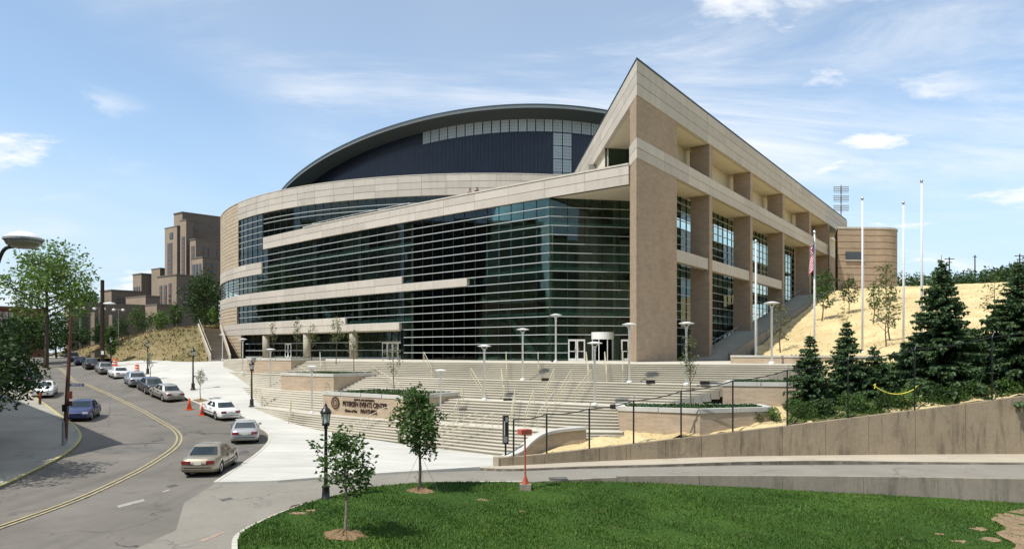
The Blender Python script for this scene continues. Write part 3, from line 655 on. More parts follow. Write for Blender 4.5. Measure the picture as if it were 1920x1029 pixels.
# left bank beside the plaza
LH = [(-62, 111, -1.1), (-50, 104, -1.1), (-41.6, 98, -1.1), (-82, 136, -0.9), (-112, 172, -0.6), (-53, 120, 4.0), (-46, 108, 1.3), (-64, 124, 3.4), (-80, 142, 2.4), (-95, 165, 1.6), (-56, 130, 4.6), (-68, 138, 4.3), (-90, 180, 1.8), (-60, 160, 4.8), (-118, 180, -0.5), (-110, 190, 1.0)]
zlh = TPS(LH)
S(drape('dry_bank', [(-41.8, 97.6), (-50, 103.4), (-62, 110.6), (-82, 135.6), (-112, 171.6), (-118, 188), (-90, 186), (-58, 160), (-53.8, 124)], zlh, 0.0, M['straw_l'], 1.3, 0.3, 1.2, 0.06))

# ---------------------------------------------------------------- the big staircase
Lz = [-0.85, -2.2, -3.47, -4.74, -6.0]
Lp = [[(-37, 91), (-27, 79.5), (-12, 68.5), (0, 61), (9, 55.5), (20.5, 50.5)],
      [(-33.5, 82.5), (-25.5, 73.5), (-10, 62.5), (0, 56.5), (8.3, 51.6), (14.5, 48.0)],
      [(-28.4, 73), (-19, 63.6), (-6, 54), (0, 50.2), (5.4, 46.9), (7.6, 45.6)],
      [(-23.8, 63.5), (-14, 53.6), (-6, 48), (-0.3, 44.3), (2.6, 42.8), (6.6, 42.5)],
      [(-20.5, 59.5), (-15.5, 54), (-8.6, 47.6), (-3.6, 43.4), (-1.8, 41.8), (-0.7, 40.6)]]
Lc = [np.array(smooth_line(p, 8)) for p in Lp]
stair = thing('staircase', 'broad pale concrete stairs in four flights up to the glass entrance', 'stairs', (-6, 50, -6.0))
def strip(m, A, B, z0, z1_, mi=0):
    """slab between two plan curves"""
    n = len(A); v = [(*a, z1_) for a in A] + [(*b, z1_) for b in B] + [(*a, z0) for a in A] + [(*b, z0) for b in B]
    f = []
    for i in range(n - 1):
        f += [(i, i + 1, n + i + 1, n + i), (2 * n + i, 3 * n + i, 3 * n + i + 1, 2 * n + i + 1), (i, 2 * n + i, 2 * n + i + 1, i + 1), (n + i, n + i + 1, 3 * n + i + 1, 3 * n + i)]
    f += [(0, n, 3 * n, 2 * n), (n - 1, 3 * n - 1, 4 * n - 1, 2 * n - 1)]
    m.add(v, f, mi)
def unit(v): return v / np.linalg.norm(v, axis=1, keepdims=True)
for i in range(4):
    nr = 9 if i == 0 else 8; h = (Lz[i] - Lz[i + 1]) / nr; run = 0.74 if i < 3 else 1.0
    for k in range(1, nr + 1 if i < 3 else nr):
        tf, tb = run * k / (nr - 0 if i < 3 else nr), run * (k - 1) / nr
        z = Lz[i] - h * k
        A = Lc[i] * (1 - tf) + Lc[i + 1] * tf; B = Lc[i] * (1 - tb) + Lc[i + 1] * tb
        if i < 3 and k == nr: A = Lc[i + 1]
        dn = unit(Lc[i + 1] - Lc[i])
        m = MB(); strip(m, A + dn * 0.05, B + dn * -0.14, z - 0.035, z); strip(m, A - dn * 0.045, B + dn * -0.12, z - 0.6, z - 0.036)
        m.build('landing' if (i < 3 and k == nr) else 'step', M['step'], stair)
m = MB(); back = np.array([(-42, 118), (-38, 112), (-8, 92), (6, 78), (16, 73), (30, 78)]); bk = np.array(smooth_line([tuple(p) for p in back], 8))
dn = unit(Lc[1] - Lc[0]); strip(m, Lc[0] + dn * 0.05, bk, -0.905, -0.85); strip(m, Lc[0] - dn * 0.02, bk, -1.6, -0.906)
m.build('top_landing', M['step'], stair)
# stair handrails
def lpt(c, x):
    """point of landing curve c seen at picture column x"""
    px = CX + F * Lc[c][:, 0] / Lc[c][:, 1]; return np.array([np.interp(x, px, Lc[c][:, 0]), np.interp(x, px, Lc[c][:, 1])])
def lpair(c, x):
    px = CX + F * Lc[c][:, 0] / Lc[c][:, 1]; k = np.interp(x, px, np.arange(len(px))); i = int(min(k, len(px) - 2)); t = k - i
    return Lc[c][i] * (1 - t) + Lc[c][i + 1] * t, Lc[c + 1][i] * (1 - t) + Lc[c + 1][i + 1] * t
def handrail(c, x, run=0.74):
    a, b = lpair(c, x); v = b - a; up = a - v / np.linalg.norm(v) * 0.35; lo_ = a + v * (run + 0.03); za, zb = Lz[c], Lz[c + 1]
    if c == 3: zb = -5.98
    m = MB(); T0 = Vector((*up, za + 0.92)); T1 = Vector((*a, za + 0.92)); T2 = Vector((*lo_, zb + 0.92)); e = Vector((*(v / np.linalg.norm(v) * 0.3), 0))
    m.tube([T0 - Vector((0, 0, 0.9)), T0, T1, T2, T2 + e, T2 + e - Vector((0, 0, 0.9))], 0.027, 6)
    for t in (0.02, 0.5, 0.98): q = T1.lerp(T2, t); m.tube([q - Vector((0, 0, 1.0)), q], 0.02, 5)
    m.tube([T1 - Vector((0, 0, 0.42)), T2 - Vector((0, 0, 0.42))], 0.014, 5)
    m.build('handrail', M['rail'], stair)
for x in (600, 795, 949, 1009, 1099, 1134, 1168): handrail(0, x)
for x in (560, 700, 883, 940, 1038, 1071, 1108): handrail(1, x)
for x in (470, 868, 966, 1001, 1040): handrail(2, x)
for x in (545, 722, 860, 895, 925): handrail(3, x, 0.97)
# raised planters set into the stairs
def planter(label, front, dep, ztop, zbot, plants=True, rzn=None):
    """front: plan points left to right of the visible faces; dep: plan vector back"""
    c = Vector(front[0]).lerp(Vector(front[-1]), 0.5); t = thing('planter', label, 'planter', (c.x, c.y, zbot))
    back = [tuple(Vector(front[-1]) + Vector(dep)), tuple(Vector(front[0]) + Vector(dep))]; poly = list(front) + back
    MB().prism(poly, zbot - 0.1, ztop - 0.26).build('wall', M['brick'], t)
    ctr = Vector((sum(p[0] for p in poly) / len(poly), sum(p[1] for p in poly) / len(poly)))
    n = len(poly); out_, inn = [], []
    for p in poly: v = (Vector(p) - ctr); out_.append(ctr + v * (1 + 0.09 / v.length)); inn.append(ctr + v * (1 - 0.42 / v.length))
    for i in range(n):
        j = (i + 1) % n; a, b, c_, d_ = out_[i], out_[j], inn[j], inn[i]; L = (b - a).length; k = max(1, round(L / 2.4))
        for s in range(k):
            u0, u1 = s / k + 0.004, (s + 1) / k - 0.004
            MB().prism([tuple(a.lerp(b, u0)), tuple(a.lerp(b, u1)), tuple(d_.lerp(c_, u1)), tuple(d_.lerp(c_, u0))], ztop - 0.26, ztop).build('coping_stone', M['plaza'], t)
    MB().prism([tuple(ctr + (Vector(p) - ctr) * 0.97) for p in inn], ztop - 0.27, ztop - 0.10).build('soil', M['soil'], t)
    if plants:
        m = MB(); A = [tuple(p) for p in inn]; xs = [p[0] for p in A]; ys = [p[1] for p in A]; N = 2600
        px = rng.uniform(min(xs), max(xs), N); py = rng.uniform(min(ys), max(ys), N); k = inside(px, py, [tuple(ctr + (Vector(p) - ctr) * 0.98) for p in A])
        for x, y in zip(px[k], py[k]): leafquad(m, (x, y, ztop - 0.1 + rng.uniform(0, 0.12)), 0.10)
        tag(m.build('ground_cover', M['ivy'], t), kind='stuff')
    return t
def leafquad(m, c, s):
    a = rng.normal(size=3); a /= np.linalg.norm(a); b = rng.normal(size=3); b -= a * (a @ b); b /= np.linalg.norm(b)
    c = np.array(c); m.add([c - a * s, c + b * s * 0.55, c + a * s, c - b * s * 0.55], [(0, 1, 2, 3)])
sign = planter('brick planter wall bearing the arena name and a round seal', [(-14.7, 55.3), (-7.6, 49.8)], (3.6, 4.6), -3.0, -4.75)
planter('middle brick planter of the three stepped ones left of the stairs', [(-21.6, 66.5), (-15.6, 62.2)], (3.2, 4.0), -1.85, -3.5)
planter('highest brick planter of the three stepped ones below the columns', [(-29.0, 77.8), (-23.0, 74.0)], (2.6, 3.6), -0.55, -2.25)
planter('upper brick planter at the right end of the stairs by the spruces', [XY(1355, 46.4), XY(1500, 45.3)], (1.6, 3.4), -1.9, -4.2)
planter('lower angled brick planter right of the stairs above the straw', [XY(1162, 43.3), XY(1312, 41.4), XY(1446, 43.0)], (0.2, 2.6), -3.27, -5.4)
# lettering and seal on the sign wall
fa, fb = Vector((-14.7, 55.3)), Vector((-7.6, 49.8)); fd = (fb - fa).normalized(); fn = Vector((fd.y, -fd.x)); ang = math.atan2(fd.y, fd.x)
def letters(txt, u, z, size, depth=0.04, sx=1.0, shear=0.0):
    cu = bpy.data.curves.new('lettering', 'FONT'); cu.body = txt; cu.size = size; cu.extrude = depth; cu.align_x = 'CENTER'; cu.offset = 0.006; cu.shear = shear
    o = text_mesh('lettering', cu, M['bronze']); o.parent = sign
    p = fa + fd * u + fn * 0.03; og = ORG[sign.name]; o.location = (p.x - og[0], p.y - og[1], z - og[2]); o.rotation_euler = (R(90), 0, ang); o.scale = (sx, 1, 1); return o
letters('JOHN M. AND GERTRUDE E.', 4.86, -3.55, 0.19, 0.012, 0.95)
letters('PETERSEN EVENTS CENTER', 4.86, -4.0, 0.52, 0.02, 0.78)
letters('Home of the', 3.35, -4.44, 0.30, 0.015, 0.9, 0.3)
letters('PANTHERS', 5.35, -4.46, 0.44, 0.02, 0.85)
sc_ = fa + fd * 1.55 + fn * 0.02; m = MB()
def disc(m, c, r, d, n=28, mi=0, r0=0.0):
    v = []; k = 4 if r0 else 3
    for i in range(n):
        a = 2 * math.pi * i / n; e = fd * math.cos(a); z = math.sin(a)
        for rr, dd in ((r, 0), (r, d), (r0, d)): v.append((c.x + e.x * rr + fn.x * dd, c.y + e.y * rr + fn.y * dd, -3.83 + z * rr))
    f = []
    for i in range(n):
        j = (i + 1) % n; f += [(3 * i, 3 * j, 3 * j + 1, 3 * i + 1), (3 * i + 1, 3 * j + 1, 3 * j + 2, 3 * i + 2)]
    m.add(v, f, mi)
disc(m, sc_, 0.47, 0.05, r0=0.38); sl_ = m.build('seal', M['bronze'], sign)
m = MB(); disc(m, sc_, 0.39, 0.03, r0=0.001); m.build('seal_face', M['seal'], sl_)
m = MB(); disc(m, sc_, 0.26, 0.05, r0=0.21); m.build('seal_ring', M['bronze'], sl_)
# white coping of the cheek wall at the lower right end of the stairs
ck = [(-0.45, 38.7, -5.62), (0.35, 39.0, -5.35), (0.9, 39.7, -4.95), (1.5, 40.4, -4.62), (2.4, 41.0, -4.42), (4.2, 41.7, -4.32)]
cp = smooth_line(ck, 4); ckt = thing('cheek_wall', 'low curved white coped wall ending the stairs beside the black kiosk', 'wall', (1.5, 40.4, -6.0))
for i in range(0, len(cp) - 1, 4):
    seg = cp[i:i + 5]; q = [(p[0] - 0.22, p[1] + 0.22) for p in seg] + [(p[0] + 0.22, p[1] - 0.22) for p in seg[::-1]]; z = [p[2] for p in seg]
    MB().prism(q, [a - 0.16 for a in z + z[::-1]], z + z[::-1]).build('coping_stone', M['plaza'], ckt)
    q = [(p[0] - 0.14, p[1] + 0.14) for p in seg] + [(p[0] + 0.14, p[1] - 0.14) for p in seg[::-1]]
    MB().prism(q, -6.6, [a - 0.162 for a in z + z[::-1]]).build('wall', M['brick'], ckt)
# ================================================================ the arena
MOD = 0.945                                       # height of one facade row
A0 = Vector((11.24, 68.1)); T0_ = Vector((-42.1, 114.1)); DC = Vector((-3.2, 153.0)); DR = 55.0; ZL = -0.85
ch = (T0_ - A0); LF = ch.length; cn = Vector((-ch.y, ch.x)).normalized()
def fpath(s):
    """plan point, outward normal of the street facade at distance s from the prow (straightish run, then the drum)"""
    if s <= LF:
        t = s / LF; p = A0 + ch * t + cn * (4 * 1.0 * t * (1 - t)); d = (ch + cn * (4 * 1.0 * (1 - 2 * t))).normalized(); return p, Vector((-d.y, d.x))
    a = R(225) - (s - LF) / DR; return DC + Vector((math.cos(a), math.sin(a))) * DR, Vector((math.cos(a), math.sin(a)))
def drum(a, r): return DC + Vector((math.cos(a), math.sin(a))) * r
ssamp = np.linspace(0, LF + 30, 2400); spx = np.array([CX + F * fpath(s)[0].x / fpath(s)[0].y for s in ssamp])
def s_at(x):
    k = np.argmax(spx <= x); return float(ssamp[k])
def pn(s0, s1, n=None):
    n = n or max(2, int((s1 - s0) / 1.7) + 2); q = [fpath(s) for s in np.linspace(s0, s1, n)]; return [a for a, b in q], [b for a, b in q]
arena = thing('arena', 'large curved arena of glass and pale stone bands with pointed prow', 'building', (0, 75, ZL))
def panels(s0, s1, rows, L=5.0, o0=-0.35, o1=0.14, mat='stone', z0=0.0, h=MOD, name='stone_panel', gap=0.014):
    k = max(1, round((s1 - s0) / L)); e = np.linspace(s0, s1, k + 1)
    for r in rows:
        for a, b in zip(e[:-1], e[1:]):
            p, q = pn(a + gap, b - gap); MB().path(p, q, o0, o1, z0 + r * h + 0.03, z0 + (r + 1) * h - 0.03).build(name, M[mat], arena)
def backing(s0, s1, z0, z1_, o=0.09, mat='stone'):
    p, q = pn(s0, s1); MB().path(p, q, -0.30, o, z0 + 0.01, z1_ - 0.01).build('band_backing', M[mat], arena)
S_COR = s_at(1030); S_570 = s_at(570); S_495 = s_at(494); S_GL = s_at(448); S_END = LF + 76
# stone bands of the street front
panels(0.0, S_570, (17, 18)); backing(0.0, S_570, 17 * MOD, 19 * MOD)
p, q = pn(0, S_570); MB().path(p, q, -0.45, 0.2, 19 * MOD, 19 * MOD + 0.16).build('coping', M['stone'], arena)
panels(S_570 + 0.03, S_495, (17, 18), o1=0.08); backing(S_570, S_495, 17 * MOD, 19 * MOD, 0.04)
for r, x in ((8, 877), (9, 755), (13, 492), (14, 492), (3, 750), (4, 649)):
    panels(s_at(x), S_END, (r,), 5.4); backing(s_at(x), S_END, r * MOD, (r + 1) * MOD)
# brick end of the drum, in courses
def courses(za, zb, s0, s1):
    n = max(1, round((zb - za) / 0.62)); e = np.linspace(za, zb, n + 1)
    p, q = pn(s0, s1); MB().path(p, q, -0.3, 0.05, za, zb).build('brick_backing', M['brick'], arena)
    for a, b in zip(e[:-1], e[1:]): MB().path(p, q, -0.1, 0.10, a + 0.04, b - 0.04).build('brick_course', M['brick_end'], arena)
courses(15 * MOD, 24.6, S_GL, S_END); courses(5 * MOD, 8 * MOD, S_GL + 0.6, S_END); courses(ZL - 1, 3 * MOD, S_GL - 1.2, S_END)
# drum parapet above the terrace (a full ring, the panels only where they show)
A_L = R(225) - (S_GL - LF) / DR
e = np.linspace(A_L + 0.002, R(318), 28)
for r in (23, 24, 25):
    for a, b in zip(e[:-1], e[1:]):
        an = np.linspace(a + 0.0003, b - 0.0003, 5); MB().path([drum(x, DR) for x in an], [Vector((math.cos(x), math.sin(x))) for x in an], -0.4, 0.14, r * MOD + 0.03, (r + 1) * MOD - 0.03).build('stone_panel', M['stone'], arena)
def ring(a0, a1, r, o0, o1, z0, z1_, name, mat, n=60):
    an = np.linspace(a0, a1, n); return MB().path([drum(x, r) for x in an], [Vector((math.cos(x), math.sin(x))) for x in an], o0, o1, z0, z1_).build(name, M[mat], arena)
ring(R(140), R(320), DR, -0.35, 0.08, 23 * MOD, 26 * MOD - 0.02, 'band_backing', 'stone')
ring(R(140), R(320), DR, -0.5, 0.18, 26 * MOD, 26 * MOD + 0.14, 'coping', 'stone')
m = MB(); an = np.linspace(R(140), R(320), 60)
strip(m, np.array([tuple(drum(x, DR - 0.3)) for x in an]), np.array([tuple(drum(x, 40)) for x in an]), 24.0, 24.15); m.build('roof_deck', M['roof_top'], arena)
# terrace floor behind the front parapet
fl = [tuple(fpath(s)[0] - fpath(s)[1] * 0.3) for s in np.linspace(0, S_495, 14)] + [(-30, 106), (-15, 100.5), (8, 100.5), (20, 100), (16, 75)]
MB().prism(fl, 17.0, 17.12).build('terrace_floor', M['terrace'], arena)
MB().prism([tuple(A0), tuple(fpath(S_COR)[0]), (15.1, 76.2), (16.5, 73)], 17 * MOD + 0.01, 17 * MOD + 0.3).build('soffit', M['soffit'], arena)

# --- glazing. Single panes for the nearest part of the front, the rest of the panes in one piece
PANE = MB().box((0, 0, 0), (1, 0.03, 1)).mesh('glass_pane', M['glass'])
def pane(p0, p1, z0, z1_, tilt=0.0022):
    c = (p0 + p1) / 2; d = p1 - p0; o = link('glass_pane', PANE, arena); og = ORG[arena.name]
    o.location = (c.x - og[0], c.y - og[1], (z0 + z1_) / 2 - og[2]); o.scale = (d.length - 0.05, 1, z1_ - z0 - 0.05)
    o.rotation_euler = (rng.normal(0, tilt), 0, math.atan2(d.y, d.x) + rng.normal(0, tilt)); return o
REST = MB()
def pane_rest(p0, p1, z0, z1_, tilt=0.0022, mb=None):
    d = (p1 - p0).normalized(); n = Vector((-d.y, d.x)); a, b = p0 + d * 0.025, p1 - d * 0.025; k = rng.normal(0, tilt, 2); h = (z1_ - z0) / 2
    A = a - n * k[0] * 0.8; B = b + n * k[0] * 0.8; u = n * k[1] * h
    q_ = ([(A.x - u.x, A.y - u.y, z0 + .025), (B.x - u.x, B.y - u.y, z0 + .025), (B.x + u.x, B.y + u.y, z1_ - .025), (A.x + u.x, A.y + u.y, z1_ - .025)])
    nn = (Vector(q_[1]) - Vector(q_[0])).cross(Vector(q_[3]) - Vector(q_[0])); k_ = nn.dot(Vector(q_[0]))
    (mb or REST).add(q_, [(0, 1, 2, 3)] if k_ < 0 else [(3, 2, 1, 0)])
CW = 1.68; ncol = int((S_GL - S_COR) / CW); scol = np.linspace(S_COR, S_GL, ncol + 1)
GO = -0.12                                        # glass line behind the face of the bands
gpt = [fpath(s)[0] + fpath(s)[1] * GO for s in scol]
ends = {8: 877, 9: 755, 13: 492, 14: 492, 3: 750, 4: 649}; e_s = {k: s_at(v) for k, v in ends.items()}; S_750 = s_at(750)
def open_cell(r, s):
    if r in e_s and s >= e_s[r] - 0.3: return False
    if r in (17, 18): return s > S_495 - 0.3
    if r < 3 and s >= S_750 - 0.3: return False
    return True
npane = 0
for i in range(ncol):
    sm = (scol[i] + scol[i + 1]) / 2
    for r in range(-1, 23):
        if r > 16 and sm < S_495: continue
        if not open_cell(r, sm): continue
        a, b = gpt[i], gpt[i + 1]; z0 = r * MOD if r >= 0 else ZL; z1_ = (r + 1) * MOD
        if i < 12 and npane < 210: pane(a, b, z0, z1_); npane += 1
        else: pane_rest(a, b, z0, z1_)
# upper drum glass above the terrace
ucol = np.linspace(R(225) - (S_495 - LF) / DR - 0.004, R(300), 46)
for i in range(45):
    a, b = drum(ucol[i], DR + GO), drum(ucol[i + 1], DR + GO)
    for r in (18, 19, 20, 21, 22): pane_rest(a, b, r * MOD, (r + 1) * MOD)
# wrap-round window of the brick end
an = np.linspace(A_L, A_L - 0.62, 22)
for i in range(21):
    for r in (10, 11, 12):
        for h in (0, 0.5): pane_rest(drum(an[i], DR + GO), drum(an[i + 1], DR + GO), (r + h) * MOD, (r + h + 0.5) * MOD)
# entrance glass right of the corner
B0, B1 = gpt[0], Vector((15.1, 75.9)); nb = 6; bcol = [B0.lerp(B1, i / nb) for i in range(nb + 1)]
DOORROW = {2: (0, 1), 3: (-1, 0, 1), }
for i in range(nb):
    for r in range(-1, 17):
        if i in (1, 2, 3, 4) and r <= 1: continue
        z0 = r * MOD if r >= 0 else ZL; pane(bcol[i], bcol[i + 1], z0, (r + 1) * MOD)
# transoms: pale caps on every row, continuous
def transom(pts, nr, z, w=0.037, o=0.08, name='transom', mat='transom'):
    MB().path(pts, nr, -0.05, o, z - w, z + w).build(name, M[mat], arena)
for r in range(0, 23):
    segs = []; cur = None
    for i in range(ncol):
        sm = (scol[i] + scol[i + 1]) / 2
        ok = (open_cell(r, sm) or open_cell(r - 1, sm)) and not (r >= 17 and sm < S_495) and not (r == 17) and not (r in (18, 19) and sm < S_495)
        if r <= 3 and sm > S_750: ok = False
        if ok:
            if cur is None: cur = i
        elif cur is not None: segs.append((cur, i)); cur = None
    if cur is not None: segs.append((cur, ncol))
    for a, b in segs:
        pts = gpt[a:b + 1]; nr = [fpath(s)[1] for s in scol[a:b + 1]]
        transom(pts, nr, r * MOD)
nB = Vector(((B1 - B0).y, -(B1 - B0).x)).normalized()
for r in range(0, 17):
    if r <= 1: transom([bcol[0], bcol[1]], [nB, nB], r * MOD, 0.04)
    else: transom([B0, B1], [nB, nB], r * MOD, 0.04)
for r in (19, 20, 21, 22):
    k = list(ucol)
    transom([drum(x, DR + GO) for x in k], [Vector((math.cos(x), math.sin(x))) for x in k], r * MOD + (0.3 if r == 21 else 0), 0.04)
for r in (10.5, 11, 11.5, 12, 12.5):
    transom([drum(x, DR + GO) for x in an], [Vector((math.cos(x), math.sin(x))) for x in an], r * MOD, 0.03)
# mullions: thin dark uprights
def mullion(p, n, z0, z1_, w=0.05):
    MB().box((p.x, p.y, (z0 + z1_) / 2), (w, 0.14, z1_ - z0), math.atan2(n.y, n.x) + R(90)).build('mullion', M['mull'], arena)
for i in range(ncol + 1):
    n_ = fpath(scol[i])[1]; s = scol[i]
    lo_ = ZL if s < S_750 else 5 * MOD if s > e_s[4] else 4 * MOD
    mullion(gpt[i], n_, lo_, 17 * MOD if s < S_495 else 23 * MOD, 0.045)
for i in range(nb + 1): mullion(bcol[i], nB, ZL if i != 3 else 2 * MOD, 17 * MOD, 0.06)
for x in ucol[::1]:
    mullion(drum(x, DR + GO), Vector((math.cos(x), math.sin(x))), 18 * MOD, 23 * MOD, 0.045)
for x in an[::2]: mullion(drum(x, DR + GO), Vector((math.cos(x), math.sin(x))), 10 * MOD, 13 * MOD, 0.045)

# --- rooms behind the glass: floors, columns, back wall
def inner(o0, o1, z0, z1_, s0, s1, name, mat): p, q = pn(s0, s1); MB().path(p, q, o0, o1, z0, z1_).build(name, M[mat], arena)
for z in (4.25, 8.95, 13.65): inner(-9.5, -0.55, z - 0.34, z, S_COR + 0.4, S_END, 'floor_slab', 'slab')
inner(-10.2, -9.6, ZL, 17.0, S_COR - 2, S_END, 'back_wall', 'interior'); inner(-9.5, -0.4, 16.6, 16.9, S_COR, S_END, 'ceiling', 'interior')
inner(-9.6, -3.2, ZL, ZL + 0.05, 0, S_END, 'lobby_floor', 'interior')
for x in (1019, 884, 765, 665, 580, 520):
    p, n_ = fpath(s_at(x)); p = p - n_ * 1.1; zc = ZL if x > 750 else 3 * MOD + .1; MB().lathe([(0.42, 0), (0.42, 16.9 - zc)], 14, (p.x, p.y, zc)).build('round_column', M['conc_col'], arena, True)
MB().lathe([(0.42, 0), (0.42, 17.8)], 14, (8.8, 77.0, ZL)).build('round_column', M['conc_col'], arena, True)
for a, b, zz_ in ((600, 555, 4.25), (860, 800, ZL), (985, 930, ZL)):                        # stair flights inside, seen as pale diagonals
    p, n1_ = fpath(s_at(a)); q, n2_ = fpath(s_at(b)); p = p - n1_ * 2.6; q = q - n2_ * 2.6
    d_ = (q - p); n_ = Vector((-d_.y, d_.x)).normalized(); m = MB()
    m.add([(p.x + n_.x * e_ * .8, p.y + n_.y * e_ * .8, zz_ + h) for e_ in (0, 1) for h in (0, 1.1)] + [(q.x + n_.x * e_ * .8, q.y + n_.y * e_ * .8, zz_ + 4.6 + h) for e_ in (0, 1) for h in (0, 1.1)],
          [(0, 1, 3, 2), (4, 6, 7, 5), (0, 4, 5, 1), (2, 3, 7, 6), (0, 2, 6, 4), (1, 5, 7, 3)]); m.build('inner_stair', M['slab'], arena)
ring(R(185), R(300), DR, -8.2, -8.0, 14 * MOD, 23 * MOD, 'back_wall', 'interior'); ring(R(185), R(300), DR, -8, -0.4, 22.9 * MOD, 23 * MOD, 'ceiling', 'interior')

# teal spandrel strips at the floor edges and partitions of the rooms
for z in (4.0, 8.7, 13.4):
    inner(-0.5, -0.42, z - 0.32, z + 0.05, S_COR + 0.3, S_GL, 'spandrel', 'teal')
rr = np.random.default_rng(5); sp0 = S_COR + 1.5
for fl_ in (ZL, 4.25, 8.95, 13.65):
    sq = sp0
    while sq < S_GL - 5:
        wd = rr.uniform(3, 8); dp = rr.uniform(3.2, 8.5); hh_ = min(rr.uniform(1.2, 3.9), 16.5 - fl_)
        if rr.uniform() < 0.75: inner(-dp - .3, -dp, fl_ + 0.02, fl_ + hh_, sq, sq + wd, 'partition', ('room_a', 'room_b', 'room_c', 'room_d')[rr.integers(4)])
        sq += wd + rr.uniform(0.5, 3)

# --- ground floor recess with columns and doors (left of the full glass)
RO = -3.6
rs = np.linspace(S_750, S_GL - 1.0, 30); q0_ = fpath(S_750)[0] + fpath(S_750)[1] * RO; q1_ = fpath(S_GL - 1.0)[0] + fpath(S_GL - 1.0)[1] * -0.7
rp = [q0_.lerp(q1_, i / 29) for i in range(30)]; rnn = Vector((-(q1_ - q0_).y, (q1_ - q0_).x)).normalized(); rn = [rnn] * 30
p, q = pn(S_750 - 0.1, S_GL); MB().path(p, q, RO - 0.4, -0.3, 3 * MOD - 0.02, 3 * MOD + 0.1).build('soffit', M['soffit'], arena)
pS, nS = fpath(S_750); pp = pS + nS * GO; MB().path([pp, pS + nS * RO], [Vector((0.76, 0.65))] * 2, 0, 0.06, ZL, 3 * MOD).build('return_wall', M['mull'], arena)
s680, s748 = s_at(680), s_at(748); s522, s512 = s_at(524), s_at(514)
for i in range(29):
    sm = (rs[i] + rs[i + 1]) / 2; dr = (s748 < sm < s680) or (s522 < sm < s512)
    for z0, z1_ in ((ZL, 0.35), (0.35, 1.45), (1.45, 3 * MOD)):
        if dr and z0 < 1.4: continue
        pane_rest(rp[i], rp[i + 1], z0, z1_)
for z in (0.35, 1.45): transom(rp, rn, z, 0.05)
transom(rp, rn, ZL + 0.12, 0.12)
for i in range(0, 30): mullion(rp[i], rn[i], ZL, 3 * MOD, 0.07)
def door(p0, p1, n_, h=2.2, leaves=1, frame='metal_w'):
    d_ = (p1 - p0); L = d_.length; u = d_.normalized(); rz = math.atan2(u.y, u.x)
    for k in range(leaves):
        a = p0 + u * (L * k / leaves + 0.02); b = p0 + u * (L * (k + 1) / leaves - 0.02); c = (a + b) / 2 + n_ * 0.05; w = (b - a).length; m = MB(); t = 0.13
        for cx_, cz, sx_, sz in ((-w / 2 + t / 2, h / 2, t, h), (w / 2 - t / 2, h / 2, t, h), (0, h - 0.09, w - 2 * t, 0.18), (0, 0.13, w - 2 * t, 0.26), (0, 1.0, w - 2 * t, 0.08)):
            m.box((c.x + u.x * cx_, c.y + u.y * cx_, ZL + cz), (sx_, 0.07, sz), rz)
        dr = m.build('door', M[frame], arena)
        MB().box((c.x, c.y, ZL + h / 2 + 0.05), (w - 2 * t, 0.02, h - 0.4), rz).build('pane', M['glass_dk'], dr)
        hd = c + u * (w * 0.28 * (1 if k % 2 == 0 else -1)) + n_ * 0.09; MB().box((hd.x, hd.y, ZL + 1.15), (0.05, 0.05, 0.5), rz).build('handle', M['chrome'], dr)
def on_rec(s): return q0_.lerp(q1_, (s - rs[0]) / (rs[-1] - rs[0]))
door(on_rec(s680), on_rec(s748), rnn, 2.25, 7)
door(on_rec(s512), on_rec(s522), rnn, 2.25, 2)
for x in (493, 569.5, 656.5):
    p, n_ = fpath(s_at(x)); p = p - n_ * 0.55; MB().lathe([(0.55, 0), (0.55, 3 * MOD - ZL)], 20, (p.x, p.y, ZL)).build('round_column', M['conc_col'], arena, True)
inner(-9.6, -9.2, ZL, 3 * MOD, S_750, S_END, 'back_wall', 'interior')
# entrance doors and the revolving door under the prow
door(bcol[1] + (bcol[2] - bcol[1]) * 0.02, bcol[2], nB, 2.25, 2)
MB().box((*((bcol[1] + bcol[2]) / 2), 1.65), ((bcol[2] - bcol[1]).length, 0.02, 0.45), math.atan2((B1 - B0).y, (B1 - B0).x)).build('door_transom_pane', M['glass_dk'], arena)
door(bcol[4] + (bcol[5] - bcol[4]) * 0.08, bcol[5], nB, 2.25, 2)
MB().box((*((bcol[4] + bcol[5]) / 2), 1.65), ((bcol[5] - bcol[4]).length, 0.02, 0.45), math.atan2((B1 - B0).y, (B1 - B0).x)).build('door_transom_pane', M['glass_dk'], arena)
for a_, b_ in ((bcol[2], bcol[3] - (B1 - B0).normalized() * 1.15), (bcol[3] + (B1 - B0).normalized() * 1.15, bcol[4])): pane(a_, b_, ZL, 2 * MOD)
rc = bcol[3]; rv = MB().lathe([(1.15, 2.25), (1.2, 2.25), (1.2, 3.0), (0.0, 3.0)], 28, (rc.x, rc.y, ZL)).build('revolving_door', M['metal_w'], arena, False)
for k in range(8):
    a = R(45 * k + 20); MB().box((rc.x + 1.15 * math.cos(a), rc.y + 1.15 * math.sin(a), ZL + 1.12), (0.07, 0.07, 2.26), a).build('door_post', M['metal_w'], rv)
for k in range(4):
    a = R(90 * k + 30); MB().box((rc.x + 0.55 * math.cos(a), rc.y + 0.55 * math.sin(a), ZL + 1.12), (1.1, 0.04, 2.2), a).build('door_wing', M['glass_dk'], rv)
MB().path([bcol[1], B1], [nB, nB], -9, -8.5, ZL, 17).build('back_wall', M['interior'], arena)
for z in (4.25, 8.95, 13.65): MB().path([bcol[0] + (B1 - B0) * 0.05, B1], [nB, nB], -8.5, -0.6, z - 0.34, z).build('floor_slab', M['slab'], arena)

